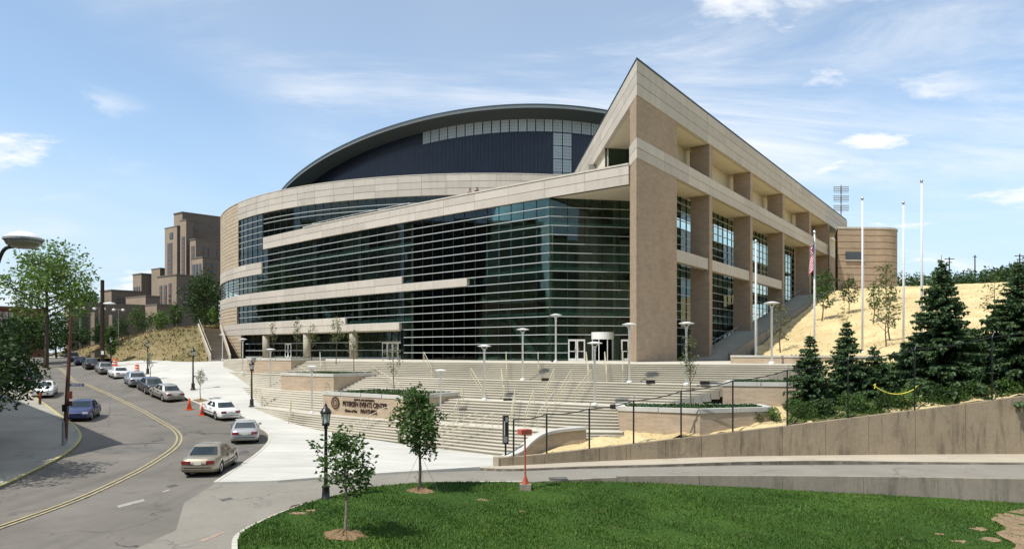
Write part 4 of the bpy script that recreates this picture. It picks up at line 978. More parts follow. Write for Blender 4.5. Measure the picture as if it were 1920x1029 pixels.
# --- the roof: a shallow vault cut by a circle, with dark clad wall below
VZ = lambda x: 37.7 - 0.00317 * (x - 11) ** 2
def vault_strip(r0, r1, z0, z1_, name, mat, n=110, a0=R(150), a1=R(330), parent=None):
    m = MB(); an = np.linspace(a0, a1, n); v = []
    for a in an:
        p, q = drum(a, r0), drum(a, r1); v += [(p.x, p.y, VZ(p.x) + z0), (q.x, q.y, VZ(q.x) + z1_)]
    m.add(v, [(2 * i, 2 * i + 1, 2 * i + 3, 2 * i + 2) for i in range(n - 1)]); return m.build(name, M[mat], parent or arena, True)
an_ = np.linspace(0, 2 * math.pi, 97)[:-1]; m = MB(); v = []; f = []
for k, rr in enumerate((46.0, 40, 32, 22, 12, 0.5)):
    for a in an_: p = drum(a, rr); v.append((p.x, p.y, VZ(p.x)))
for k in range(5):
    for i in range(96): j = (i + 1) % 96; f.append((k * 96 + i, k * 96 + j, (k + 1) * 96 + j, (k + 1) * 96 + i))
m.add(v, f); roof = m.build('roof', M['roof_top'], arena, True)
vault_strip(46.06, 46.06, 0.08, -0.16, 'roof_flashing', 'roof_top', parent=roof); vault_strip(46.02, 45.9, -0.15, -0.52, 'roof_fascia', 'roof_edge', parent=roof)
vault_strip(45.95, 42.3, -0.5, -1.1, 'roof_soffit', 'roof_sof', parent=roof)
def clad(a0, a1, lo, hi, mat, name, ribs=0, r=42.4, amp=0.11):
    n = max(2, int((a1 - a0) * 42 / 0.105)) if ribs else max(2, int((a1 - a0) * 42 / 1.0) + 1); m = MB(); v = []; an = np.linspace(a0, a1, n)
    for i, a in enumerate(an):
        rr = r + (amp if ribs and (i % 4) in (0, 1) else 0); p = drum(a, rr); x0 = drum(a, 42.4).x
        v += [(p.x, p.y, lo(x0)), (p.x, p.y, hi(x0))]
    m.add(v, [(2 * i, 2 * i + 2, 2 * i + 3, 2 * i + 1) for i in range(n - 1)]); return m.build(name, M[mat], arena)
base = lambda x: 24.0; mid_ = lambda x: VZ(x) - 3.05; topw = lambda x: VZ(x) - 1.05
clad(R(175), R(283.1), base, mid_, 'navy', 'ribbed_cladding', 1); clad(R(287.4), R(325), base, mid_, 'navy', 'ribbed_cladding', 1)
clad(R(175), R(255.1), mid_, topw, 'navy_d', 'dark_cladding'); clad(R(170), R(330), base, topw, 'navy_d', 'cladding_backing', 0, 42.0)
clad(R(190), R(255.1), lambda x: VZ(x) - 3.12, lambda x: VZ(x) - 2.98, 'navy', 'cladding_rail', 0, 42.55)
e = np.r_[np.linspace(R(255.1), R(283.1), 16), np.linspace(R(285.25), R(287.4), 2), np.linspace(R(289.6), R(320), 14)]
def fpanel(a, b, lo, hi):
    g = 0.0022; m = MB(); v = []
    for x in (a + g, b - g):
        p, q = drum(x, 42.45), drum(x, 42.3)
        for z in (lo(p.x), hi(p.x)): v += [(p.x, p.y, z), (q.x, q.y, z)]
    m.add(v, [(0, 4, 6, 2), (1, 3, 7, 5), (0, 2, 3, 1), (4, 5, 7, 6), (2, 6, 7, 3), (0, 1, 5, 4)])
    pn_ = m.build('translucent_panel', M['fiber'], arena)
    m = MB()                                     # grid of glazing bars on the panel
    for t in (0.2, 0.4, 0.6, 0.8):
        x = a + g + (b - a - 2 * g) * t; p = drum(x, 42.47); m.box((p.x, p.y, (lo(p.x) + hi(p.x)) / 2), (0.03, 0.03, hi(p.x) - lo(p.x)), x)
    p, q = drum(a + g, 42.47), drum(b - g, 42.47)
    for t in (0.25, 0.5, 0.75): m.tube([(p.x, p.y, lo(p.x) + (hi(p.x) - lo(p.x)) * t), (q.x, q.y, lo(q.x) + (hi(q.x) - lo(q.x)) * t)], 0.018, 4)
    m.build('glazing_grid', M['grey_m'], pn_)
for a, b in zip(e[:-1], e[1:]): fpanel(a, b, lambda x: mid_(x) + 0.08, lambda x: topw(x) - 0.02)
for a, b in ((R(283.1), R(285.25)), (R(285.25), R(287.4))):
    for k in range(5): fpanel(a, b, lambda x, k=k: 24.2 + (mid_(x) - 24.2) * k / 5 + 0.06, lambda x, k=k: 24.2 + (mid_(x) - 24.2) * (k + 1) / 5 - 0.06)
clad(R(254.6), R(325), lambda x: mid_(x) - 0.10, lambda x: mid_(x) + 0.06, 'navy', 'cladding_rail', 0, 42.56)

# --- the prow and the right-hand facade
P0 = Vector((11.41, 65.0)); D1 = Vector((950 / F, 1)).normalized(); D2 = Vector((-70 / F, 1)).normalized(); N1 = Vector((-D1.y, D1.x)); N2 = Vector((D2.y, -D2.x))
ZT, ZB, ZM1, ZM0 = 26.8, 23.55, 19.75, 17.8
def onf(s, o=0.0): return P0 + D1 * s + N1 * o
pier = [P0, P0 + D1 * 9.5, P0 + D1 * 9.5 + N1 * 2.9, P0 + D2 * 3.2 + D1 * 0.4]
pr = [tuple(p) for p in (onf(0.05, 0.06) + D2 * 0.02, onf(9.5, 0.06), onf(9.5, 2.9), P0 + D2 * 3.15 + N2 * 0.06)]
MB().prism(pr, ZL - 0.3, ZM0).build('brick_pier', M['brick_pier'], arena); MB().prism(pr, ZM1, ZB).build('brick_pier', M['brick_pier'], arena)
# end of the facade bends back in a curve
S_STR = 97.0; RB = 11.0; bc = onf(S_STR, RB); a00 = math.atan2(-N1.y, -N1.x)
def rf(s):
    if s <= S_STR: return onf(s), -N1
    a = a00 + (s - S_STR) / RB; return bc + Vector((math.cos(a), math.sin(a))) * RB, Vector((math.cos(a), math.sin(a)))
def rpn(s0, s1): n = 2 if s1 <= S_STR else 6; q = [rf(s) for s in np.linspace(s0, s1, n)]; return [a for a, b in q], [b for a, b in q]
TH = math.acos(max(-1, min(1, D1.dot(D2)))); BIS = (D1 + D2).normalized()
def mitre(d, n_, b, o, z0, z1_, name, mat, out_=0.0):
    # first piece of a band at the prow: its end is cut along the bisector of the corner
    c_out = P0 - BIS * (out_ / math.sin(TH / 2)); c_in = P0 + BIS * (o / math.sin(TH / 2)); q = [c_out, P0 + d * b - n_ * out_, P0 + d * b + n_ * o, c_in]
    MB().prism([tuple(p) for p in q], z0, z1_).build(name, M[mat], arena)
def rband(z0, z1_, rows, s_end, L=6.2):
    e = np.r_[np.linspace(0, S_STR, round(S_STR / L) + 1), np.linspace(S_STR, s_end, max(2, round((s_end - S_STR) / L)) + 1)[1:]] if s_end > S_STR else np.linspace(0, s_end, round(s_end / L) + 1); h = (z1_ - z0) / rows
    for r in range(rows):
        for i, (a, b) in enumerate(zip(e[:-1], e[1:])):
            if i == 0: mitre(D1, N1, b - 0.014, 0.5, z0 + r * h + 0.035, z0 + (r + 1) * h - 0.035, 'stone_panel', 'stone'); continue
            p, q = rpn(a + 0.014, b - 0.014); MB().path(p, q, -0.5, 0.0, z0 + r * h + 0.035, z0 + (r + 1) * h - 0.035).build('stone_panel', M['stone'], arena)
    for a, b in ((2.0, min(S_STR, s_end)),) + (((S_STR, s_end),) if s_end > S_STR else ()):
        p, q = rpn(a, b); MB().path(p, q, -0.48, -0.05, z0 + 0.01, z1_ - 0.01).build('band_backing', M['stone'], arena)
rband(ZB, ZT, 3, S_STR + 20); rband(ZM0, ZM1, 2, 81.5)
mitre(D1, N1, S_STR, 0.5, ZT, ZT + 0.14, 'coping', 'roof_top', 0.05)
p, q = rpn(S_STR, S_STR + 20); MB().path(p, q, -0.55, 0.05, ZT, ZT + 0.14).build('coping', M['roof_top'], arena)
E2 = P0 + D2 * 42.0
def lband(z0, z1_, rows, L, k):
    h = (z1_ - z0) / rows; e = np.linspace(0, L, k + 1)
    for r in range(rows):
        for i, (a, b) in enumerate(zip(e[:-1], e[1:])):
            if i == 0: mitre(D2, N2, b - 0.014, 0.5, z0 + r * h + 0.035, z0 + (r + 1) * h - 0.035, 'stone_panel', 'stone'); continue
            MB().path([P0 + D2 * (a + 0.014), P0 + D2 * (b - 0.014)], [-N2] * 2, -0.5, 0.0, z0 + r * h + 0.035, z0 + (r + 1) * h - 0.035).build('stone_panel', M['stone'], arena)
    MB().path([P0 + D2 * min(2.0, L * .5), P0 + D2 * (L - 0.02)], [-N2] * 2, -0.48, -0.05, z0 + 0.01, z1_ - 0.01).build('band_backing', M['stone'], arena)
lband(ZB, ZT, 3, 42.0, 7); lband(ZM0, ZM1, 2, 3.2, 1)
mitre(D2, N2, 42.0, 0.5, ZT, ZT + 0.14, 'coping', 'roof_top', 0.05)
for za, zb in ((ZB, ZT), (ZM0, ZM1)): MB().prism([tuple(P0 + BIS * 0.25), tuple(P0 + D1 * 3 + N1 * .06), tuple(P0 + D1 * 3 + N1 * .4), tuple(P0 + D2 * 2.6 + N2 * .4), tuple(P0 + D2 * 2.6 + N2 * .06)], za + 0.01, zb - 0.01).build('corner_core', M['stone'], arena)
def poly2(z0, z1_, pts, name, mat): return MB().prism([tuple(p) for p in pts], z0, z1_).build(name, M[mat], arena)
poly2(ZB + 0.02, ZB + 0.3, [onf(0.9, 0.4), onf(S_STR, 0.45), onf(S_STR, 9), E2 + N2 * 0.3, P0 + D2 * 1.5 + N2 * 0.3], 'soffit', 'soffit')
poly2(ZT - 0.5, ZT - 0.3, [onf(0.9, 0.4), onf(S_STR, 0.45), onf(S_STR, 9), E2 + N2 * 0.3, P0 + D2 * 1.5 + N2 * 0.3], 'roof_deck', 'roof_top')
poly2(ZM0 + 0.02, ZM0 + 0.3, [onf(9.5, 0.45), onf(81, 0.45), onf(81, 6), onf(9.5, 6)], 'soffit', 'soffit')
# wall behind the fins: plaster above, glass below
BO = 3.1
MB().path([onf(9.5, BO), onf(104, BO)], [-N1] * 2, -0.3, 0, ZM0, ZB).build('loggia_wall', M['soffit'], arena)
RG = MB(); ns = 32; sc2 = np.linspace(10.7, 68, ns + 1)
for i in range(ns):
    for r in range(-1, 19):
        if r * MOD > ZM0 - 0.6: continue
        z0 = r * MOD if r >= 0 else ZL - 0.5; pane_rest(onf(sc2[i + 1], BO), onf(sc2[i], BO), z0, min((r + 1) * MOD, ZM0), 0.004, RG)
tag(RG.build('glass_panes', M['glass'], arena, recalc=False), kind='stuff'); tag(REST.build('glass_panes', M['glass'], arena, recalc=False), kind='stuff')
for r in range(1, 19): transom([onf(10.7, BO), onf(68, BO)], [-N1] * 2, r * MOD, 0.035, 0.08)
for i in range(0, ns + 1, 1): mullion(onf(sc2[i], BO), -N1, ZL - 0.3, ZM0, 0.05)
MB().path([onf(16, 11), onf(70, 11)], [-N1] * 2, -0.3, 0, ZL, ZM0).build('back_wall', M['interior'], arena)
for z in (4.25, 8.95, 13.65): MB().path([onf(12.5, BO + 0.5), onf(69, BO + 0.5)], [-N1] * 2, -7.2, 0, z - 0.34, z).build('floor_slab', M['slab'], arena)
FS = (19.4, 34.5, 50.1, 66.7, 81.0)
for s in FS:
    MB().prism([tuple(onf(s - 0.5, 0.07)), tuple(onf(s + 0.5, 0.07)), tuple(onf(s + 0.5, 2.3)), tuple(onf(s - 0.5, 2.3))], -2.0, ZM0).build('brick_fin', M['brick_pier'], arena)
    MB().prism([tuple(onf(s - 0.5, 0.07)), tuple(onf(s + 0.5, 0.07)), tuple(onf(s + 0.5, 2.3)), tuple(onf(s - 0.5, 2.3))], ZM1, ZB).build('brick_fin', M['brick_pier'], arena)
for a, b in zip((9.5,) + FS[:2], FS[:3]):
    MB().path([onf(a + (0.02 if a == 9.5 else 0.52)), onf(b - 0.52)], [-N1] * 2, -0.9, -0.2, 9.4, 10.63).build('spandrel_beam', M['stone'], arena)
MB().path([onf(68.2, BO), onf(104, BO)], [-N1] * 2, -0.4, 0.1, 3, ZM0 + 2).build('brick_wall', M['brick_pier'], arena)
# glass wall closing the prow loggia
ga, gb = P0 + D2 * 17.0 + N2 * 0.3, onf(20.9, BO)
ng = 4; gl = [ga.lerp(gb, i / ng) for i in range(ng + 1)]; nG = Vector(((gb - ga).y, -(gb - ga).x)).normalized()
for i in range(ng):
    for z0, z1_ in ((17.2, 21.3), (21.3, ZB)): pane(gl[i], gl[i + 1], z0, z1_)
for g in gl: mullion(g, nG, 17.2, ZB, 0.16)
transom([ga, gb], [nG] * 2, 21.3, 0.06, 0.1, mat='mull')
MB().path([P0 + D2 * 17, P0 + D2 * 41], [-N2] * 2, -0.6, -0.4, 17.2, ZB).build('loggia_wall', M['soffit'], arena)
MB().path([ga, gb], [nG] * 2, -7.2, -7, 17.2, ZB).build('back_wall', M['interior'], arena)
poly2(17.13, 17.2, [P0 + D2 * 3.3 + N2 * 0.2, onf(9.5, 3), gb, ga], 'terrace_floor', 'terrace')
# guard rail on the terrace behind the parapet
m = MB(); pts = [fpath(s)[0] - fpath(s)[1] * 0.7 for s in np.linspace(s_at(760), S_570 - 1, 12)]
m.tube([(p.x, p.y, 18.6) for p in pts], 0.03, 5)
for p in pts: m.tube([(p.x, p.y, 17.1), (p.x, p.y, 18.6)], 0.02, 4)
m.build('guard_rail', M['metal_w'], arena)
# round-ended service tower at the far right
tw = thing('brick_tower', 'round ended brown brick tower at the right end of the arena', 'building', (*XY(1630, 132), 11))
tc_, tr = Vector(XY(1627, 134)), 4.9; tp = []
for k in range(37):
    a = R(-100 + 200 * k / 36); tp.append(tc_ + Vector((math.cos(a), math.sin(a))) * tr)
tp += [Vector(XY(1566, 140)), Vector(XY(1571, 128.6))]
zt0, zt1 = 9.5, 22.4; nb_c = 10; hh = (zt1 - 10.6) / nb_c
MB().prism([tuple(tc_ + (p - tc_) * 0.97) for p in tp], zt0, zt1).build('wall', M['brick_pier'], tw)
for k in range(nb_c): MB().prism([tuple(p) for p in tp], 10.6 + k * hh + 0.06, 10.6 + (k + 1) * hh - 0.06).build('brick_course', M['brick_pier'], tw)
MB().prism([tuple(tc_ + (p - tc_) * 1.02) for p in tp], zt1, zt1 + 0.35).build('coping', M['stone'], tw)
wa, wb = tp[-1].lerp(tp[0], 0.2), tp[-1].lerp(tp[0], 0.65); wu = (wb - wa).normalized(); wn_ = Vector((wu.y, -wu.x)); wz = (HY - 479.5) / F * 128.5
wd = MB().box((*((wa + wb) / 2 + wn_ * 0.02), wz), ((wb - wa).length, 0.3, 1.5), math.atan2(wu.y, wu.x)).build('window', M['farwin'], tw)
MB().box((*((wa + wb) / 2 + wn_ * 0.12), wz - 0.82), ((wb - wa).length + 0.3, 0.3, 0.18), math.atan2(wu.y, wu.x)).build('sill', M['stone'], wd)
# outdoor stair climbing along the right facade
sst = thing('side_stair', 'concrete stair climbing the bank along the shaded right facade', 'stairs', (*onf(20, -2), ZL))
nst = 64
for k in range(nst):
    s0 = 17.5 + 49.5 * k / nst; s1 = 17.5 + 49.5 * (k + 1) / nst; z = ZL + 0.02 + 10.6 * (k + 1) / nst
    MB().prism([tuple(onf(s0, 2.0)), tuple(onf(s1 + 0.1, 2.0)), tuple(onf(s1 + 0.1, -2.6)), tuple(onf(s0, -2.6))], z - 0.9, z).build('step', M['step'], sst)
q = [onf(17.3, -2.6), onf(67, -2.6), onf(67, -3.0), onf(17.3, -3.0)]
MB().prism([tuple(p) for p in q], [-2, 8, 8, -2], [ZL + 0.75, ZL + 11.3, ZL + 11.3, ZL + 0.75]).build('cheek_wall', M['lowwall'], sst)
m = MB(); ra, rb = Vector((*onf(18, 1.2), ZL + 1.05)), Vector((*onf(66, 1.2), ZL + 11.5)); m.tube([ra, rb], 0.035, 6)
for k in range(25): q = ra.lerp(rb, k / 24); m.tube([q - Vector((0, 0, 1.0)), q], 0.02, 4)
m.build('handrail', M['grey_m'], sst)
q1 = [Vector(XY(1372, 57)), Vector(XY(1486, 54.5)), Vector(XY(1760, 52.5))]
lw_ = thing('planter_wall', 'low coped brick wall at the foot of the straw bank by the flagpoles', 'wall', (22, 55, ZL))
for a, b in zip(q1[:-1], q1[1:]):
    n_ = Vector((0, 1)); MB().path([a, b], [(0, -1)] * 2, -0.3, 0, -1.6, -0.35).build('wall', M['brick'], lw_)
    MB().path([a, b], [(0, -1)] * 2, -0.4, 0.07, -0.348, -0.2).build('coping', M['plaza'], lw_)
# stair on the left bank between straw and drum
lst = thing('bank_stair', 'dark narrow stair climbing the left bank beside the drum', 'stairs', (*XY(415, 99), -1.1))
la, lb = [Vector(XY(396, 98)), Vector(XY(430, 99))], [Vector(XY(373, 122)), Vector(XY(412, 128))]
for k in range(36):
    t0, t1 = k / 36, (k + 1) / 36 + 0.004; z = -1.1 + 5.4 * (k + 1) / 36
    MB().prism([tuple(la[0].lerp(lb[0], t0)), tuple(la[1].lerp(lb[1], t0)), tuple(la[1].lerp(lb[1], t1)), tuple(la[0].lerp(lb[0], t1))], z - 0.8, z).build('step', M['lowwall'], lst)
for j, c in ((0, (-0.22, 0)), (1, (0.22, 0))):
    a, b = la[j], lb[j]; MB().prism([tuple(a), tuple(b), (b.x + c[0], b.y), (a.x + c[0], a.y)], [-1.6, 3.2, 3.2, -1.6], [-0.3, 5.0, 5.0, -0.3]).build('cheek_wall', M['walk'], lst)
    MB().tube([(a.x, a.y, 0.35), (b.x, b.y, 5.7)], 0.04, 6).build('handrail', M['walk'], lst)
# ================================================================ far buildings on the left
DL = Vector((-0.80, 0.60)); DRr = Vector((0.72, 0.69))
def ray_len(p, d, x):
    """distance along d from p until picture column x is reached"""
    k = (x - CX) / F; return (k * p.y - p.x) / (d.x - k * d.y)
def block(t, xl, xc, xr, yt, yb, D, wl=(), wr=(), roofcap=True):
    c = Vector(XY(xc, D)); a = c + DL * ray_len(c, DL, xl); b = c + DRr * ray_len(c, DRr, xr); d_ = a + (b - c); z1_ = (HY - yt) / F * D; z0 = (HY - yb) / F * D
    m = MB(); v = [(p.x, p.y, z) for z in (z0, z1_) for p in (a, c, b, d_)]
    m.add(v, [(0, 1, 5, 4)], 0); m.add(v, [(1, 2, 6, 5), (2, 3, 7, 6), (3, 0, 4, 7), (4, 5, 6, 7)], 1)  # left face painted in the lit tone, all others in the shaded tone
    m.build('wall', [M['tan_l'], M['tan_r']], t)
    if roofcap: MB().prism([tuple(p + (p - (a + b) / 2).normalized() * 0.25) for p in (a, c, b, d_)], z1_, z1_ + 0.45).build('parapet', M['tan_r'], t)
    for (p, q, lst) in ((a, c, wl), (c, b, wr)):
        u = q - p; n_ = Vector((u.y, -u.x)).normalized(); L = u.length; H = z1_ - z0
        for (u0, u1, v0, v1, rows) in lst:
            w = (u1 - u0) * L; cc = p + u * ((u0 + u1) / 2); rz = math.atan2(u.y, u.x); zz0 = z1_ - v1 * H; zz1 = z1_ - v0 * H
            fr = MB().box((cc.x + n_.x * 0.05, cc.y + n_.y * 0.05, (zz0 + zz1) / 2), (w, 0.3, zz1 - zz0), rz).build('window', M['farspan'] if rows > 1 else M['farwin'], t)
            if rows > 1:
                h = (zz1 - zz0) / rows
                for k in range(rows): MB().box((cc.x + n_.x * 0.08, cc.y + n_.y * 0.08, zz0 + (k + 0.55) * h), (w * 0.94, 0.32, h * 0.66), rz).build('pane', M['farwin'], fr)
hosp = thing('stepped_building', 'tall stepped brown masonry tower block rising behind the dry bank', 'building', (*XY(340, 270), 0))
block(hosp, 309, 332, 345, 425, 520, 266, [(0.42, 0.68, 0.1, 0.22, 1), (0.25, 0.62, 0.3, 0.98, 9)])
block(hosp, 326, 342, 424, 399, 520, 268, [(0.25, 0.72, 0.24, 0.99, 10)], [(0.32, 0.42, 0.10, 0.13, 1), (0.6, 0.68, 0.13, 0.16, 1), (0.26, 0.33, 0.20, 0.25, 1), (0.55, 0.63, 0.36, 0.44, 1), (0.25, 0.33, 0.37, 0.45, 1)])
block(hosp, 338, 349, 362, 413, 520, 262, [(0.3, 0.75, 0.28, 0.98, 9)])
block(hosp, 356, 367, 424, 449, 525, 258, [(0.3, 0.8, 0.15, 0.95, 5)], [(0.25, 0.36, 0.16, 0.42, 2), (0.42, 0.52, 0.16, 0.42, 2), (0.68, 0.8, 0.2, 0.44, 2)])
block(hosp, 359, 380, 424, 483, 560, 252, [(0.1, 0.28, 0.14, 0.45, 1), (0.38, 0.58, 0.14, 0.45, 1), (0.68, 0.88, 0.14, 0.45, 1)], [(0.15, 0.32, 0.12, 0.4, 2), (0.4, 0.58, 0.12, 0.4, 2)])
block(hosp, 295, 331, 410, 516, 640, 246, [(0.14, 0.26, 0.13, 0.52, 5), (0.36, 0.50, 0.13, 0.52, 5), (0.62, 0.74, 0.11, 0.50, 5)], [(0.18, 0.28, 0.12, 0.5, 4), (0.36, 0.46, 0.12, 0.5, 4)])
block(hosp, 284, 300, 312, 504, 600, 275); block(hosp, 249, 265, 300, 514, 640, 278, [(0.15, 0.3, 0.18, 0.6, 1), (0.42, 0.57, 0.18, 0.6, 1), (0.7, 0.85, 0.18, 0.6, 1)])
annex = thing('flat_roofed_annex', 'low flat roofed brown annex left of the stepped tower', 'building', (*XY(200, 235), 0))
block(annex, 188, 209, 268, 545, 640, 240, [(0.2, 0.4, 0.2, 0.6, 1), (0.55, 0.75, 0.2, 0.6, 1)], [(0.18, 0.30, 0.12, 0.3, 2), (0.36, 0.46, 0.12, 0.3, 2)])
block(annex, 121, 129, 272, 568, 670, 212, [], [(0.16, 0.24, 0.25, 0.75, 1), (0.34, 0.41, 0.25, 0.75, 1), (0.52, 0.6, 0.25, 0.75, 1)])
block(annex, 236, 273, 300, 556, 640, 228); block(annex, 255, 294, 330, 572, 640, 222)
MB().prism([XY(170, 208), XY(177, 208), XY(178, 211), XY(171, 211)], -2, (HY - 585) / F * 208).build('pilaster', M['tan_l'], annex)
MB().prism([XY(204, 208), XY(210, 208), XY(211, 211), XY(205, 211)], -2, (HY - 590) / F * 208).build('pilaster', M['tan_l'], annex)
apt = thing('brick_apartment_block', 'distant red brick apartment block with pale columns at left edge', 'building', (*XY(10, 190), -1))
pa_, pb_ = Vector(XY(-60, 185)), Vector(XY(38, 195)); MB().prism([tuple(pa_), tuple(pb_), (pb_.x, 206), (pa_.x, 206)], -2, 11.8).build('wall', M['redbrick'], apt)
for k in range(9):
    p = pa_.lerp(pb_, (k + 0.5) / 9); MB().box((p.x, p.y - 0.3, 4.5), (0.9, 0.5, 13), 0.1).build('column', M['stone'], apt)
    q = pa_.lerp(pb_, (k + 1.0) / 9)
    for z in (1.5, 4.8, 8.1): MB().box((q.x, q.y - 0.05, z), (1.3, 0.3, 1.7), 0.1).build('window', M['farwin'], apt)
MB().prism([tuple(pa_ - Vector((0, 0.8))), tuple(pb_ - Vector((-0.5, 0.8))), (pb_.x + 0.5, 207), (pa_.x, 207)], 11.8, 12.5).build('cornice', M['redbrick'], apt)

# unseen brick block added left of the picture, shaped to shade the corner pavement
cb = thing('added_shade_building', 'unseen brick building added beyond the left edge to shade the pavement', 'building', (-33.5, 38.8, -6))
cf = [(-33.3, 38.8), (-36.4, 8.0), (-58, 8.0), (-66, 71.5)]; MB().prism(cf, -6.3, 9.8).build('wall', M['redbrick'], cb); MB().prism([(-33.0, 38.8), (-36.1, 7.7), (-58.3, 7.7), (-66.3, 72)], 9.8, 10.4).build('cornice', M['stone'], cb)
for a_, b_ in ((Vector(cf[0]), Vector(cf[1])), (Vector(cf[3]), Vector(cf[0]))):
    u_ = (b_ - a_); n_ = Vector((-u_.y, u_.x)).normalized(); n_ = n_ if n_.x > 0 else -n_; k_ = int(u_.length / 3)
    for i in range(k_):
        q = a_ + u_ * ((i + .5) / k_) + n_ * .03
        for z in (-4.2, -.6, 3.0, 6.6):
            w_ = MB().box((q.x, q.y, z), (1.3, .16, 1.9), math.atan2(u_.y, u_.x)).build('window', M['farwin'], cb); MB().box((q.x + n_.x * .06, q.y + n_.y * .06, z - 1.02), (1.5, .25, .12), math.atan2(u_.y, u_.x)).build('sill', M['stone'], w_)

# unseen blocks added left of and behind the viewer for the glass to mirror
def added_street_block(label, c, w, d, h, rz, mat):
    t = thing('added_street_block', label, 'building', (*c, -6), 'added blocks mirrored in the glass'); m = MB().box((0, 0, h / 2), (w, d, h)); m.build('wall', M[mat], t, local=True); t.rotation_euler = (0, 0, rz)
    for sd in (-1, 1):
        for k in range(int(w / 4)):
            x = -w / 2 + (k + .5) * w / int(w / 4); MB().box((x, sd * d / 2, h / 2), (1.7, .3, h * .86)).build('window', M['farwin'], t, local=True)
    for sd in (-1, 1):
        for k in range(int(d / 4)):
            y = -d / 2 + (k + .5) * d / int(d / 4); MB().box((sd * w / 2, y, h / 2), (.3, 1.7, h * .86)).build('window', M['farwin'], t, local=True)
    MB().box((0, 0, h + .4), (w + .8, d + .8, .8)).build('cornice', M['stone'], t, local=True); return t
added_street_block('added tall brown block left of the picture, mirrored in the glass', (-135, 62), 30, 46, 42, .15, 'tan_r'); added_street_block('added red brick block farther down the street, mirrored in the glass', (-128, 8), 34, 44, 36, -.1, 'redbrick')
added_street_block('added grey brown slab block behind the viewer on the left', (-95, -70), 60, 26, 44, .5, 'tan_r'); added_street_block('added long brick block behind the viewer', (-20, -85), 70, 22, 30, .05, 'redbrick'); added_street_block('added tan tower behind the viewer on the right', (60, -70), 36, 28, 40, -.3, 'tan_l'); added_street_block('added dark block left of the picture beyond the added trees', (-152, 112), 30, 42, 46, .2, 'tan_r'); added_street_block('added far tan block left of the picture up the hill', (-190, 120), 40, 50, 46, .3, 'tan_l')

# ================================================================ trees and plants
def leaf_cloud(m, centers, radii, n, size, flat=0.0, big=1.0):
    c = np.asarray(centers); r = np.asarray(radii); k = rng.choice(len(c), n, p=(r ** 2) / (r ** 2).sum())
    d = rng.normal(size=(n, 3)); d /= np.linalg.norm(d, axis=1, keepdims=True)
    pos = c[k] + d * (r[k] * rng.uniform(0.25, 1.0, n) ** 0.5)[:, None]
    a = rng.normal(size=(n, 3)); a[:, 2] *= 0.6; a /= np.linalg.norm(a, axis=1, keepdims=True); b = rng.normal(size=(n, 3)); b -= a * (a * b).sum(1, keepdims=True); b /= np.linalg.norm(b, axis=1, keepdims=True)
    s = (size * rng.uniform(0.6, 1.25, n))[:, None]
    v = np.stack([pos - a * s, pos + b * s * 0.5, pos + a * s, pos - b * s * 0.5], 1).reshape(-1, 3); o = len(m.v)
    m.v += [tuple(q) for q in v.tolist()]; m.f += [(o + 4 * i, o + 4 * i + 1, o + 4 * i + 2, o + 4 * i + 3) for i in range(n)]; m.mi += [0] * n
def fast_mesh(m, name, mat):
    me = bpy.data.meshes.new(name); me.from_pydata(m.v, [], m.f); me.materials.append(mat); return me
def tree(label, base, h, cr, ch0, n=2500, leaf=0.13, mat='leaf', bark='bark', tr=0.07, nb=14, squash=1.0, seed=0, lean=(0, 0), group=None, bush=0.38, name='tree', cat='tree', sparse=1.0):
    """trunk with limbs; crown from height ch0 to h, radius cr"""
    global rng
    keep = rng; rng = np.random.default_rng(1000 + seed)
    t = thing(name, label, cat, tuple(base), group)
    m = MB(); hz = h - ch0; top = Vector((lean[0], lean[1], h * 0.93))
    tp = [Vector((0, 0, -0.15)), Vector((lean[0] * .2 + rng.normal(0, .02 * h), lean[1] * .2, h * .3)), Vector((lean[0] * .6 + rng.normal(0, .02 * h), lean[1] * .6, h * .65)), top]
    tp = [Vector(p) for p in smooth_line([tuple(p) for p in tp], 4)]; k = len(tp); m.tube(tp, [tr * (1.25 - 1.1 * i / (k - 1)) for i in range(k)], 7)
    cs, rs = [], []
    for i in range(nb):
        u = (i + 0.5) / nb; zb = ch0 * 0.92 + hz * 0.75 * u; a = i * 2.4 + rng.uniform(-.4, .4)
        prof = math.sin(math.pi * min(1, max(0.08, (u * 0.86 + 0.12)))) ** 0.6
        L = cr * prof * rng.uniform(0.7, 1.08); j = min(k - 2, int(zb / (h * 0.93) * (k - 1))); s = tp[j].lerp(tp[j + 1], 0.5); s = Vector((s.x, s.y, zb))
        e = s + Vector((math.cos(a) * L, math.sin(a) * L, hz * (0.16 + 0.14 * rng.uniform()) * (1.1 - 0.4 * u))); mid = s.lerp(e, 0.5) + Vector((0, 0, -0.04 * L)); r0 = tr * (0.55 - 0.3 * u)
        m.tube([s, mid, e], [r0, r0 * 0.6, r0 * 0.22], 5)
        for f_ in (0.55, 0.8, 1.0): q = s.lerp(e, f_) + Vector(rng.normal(0, 0.10 * cr, 3)); cs.append(tuple(q)); rs.append(cr * bush * rng.uniform(0.6, 1.05) * (0.75 if f_ == 1 else 1))
        for _ in range(2):
            f_ = rng.uniform(.4, .8); q = s.lerp(e, f_); w = q + Vector(rng.normal(0, 1, 3)).normalized() * L * 0.4 + Vector((0, 0, 0.12 * L)); m.tube([q, w], [r0 * 0.4, r0 * 0.12], 4); cs.append(tuple(w)); rs.append(cr * bush * rng.uniform(.5, .9))
    cs.append(tuple(top)); rs.append(cr * bush * 0.9)
    link('trunk', fast_mesh(m, 'trunk', M[bark]), t)
    m = MB(); leaf_cloud(m, cs, rs, n, leaf); tag(link('crown', fast_mesh(m, 'crown', M[mat]), t)); rng = keep; return t
g1 = gp(646, 1003, zl); g2 = gp(787, 921, zl)
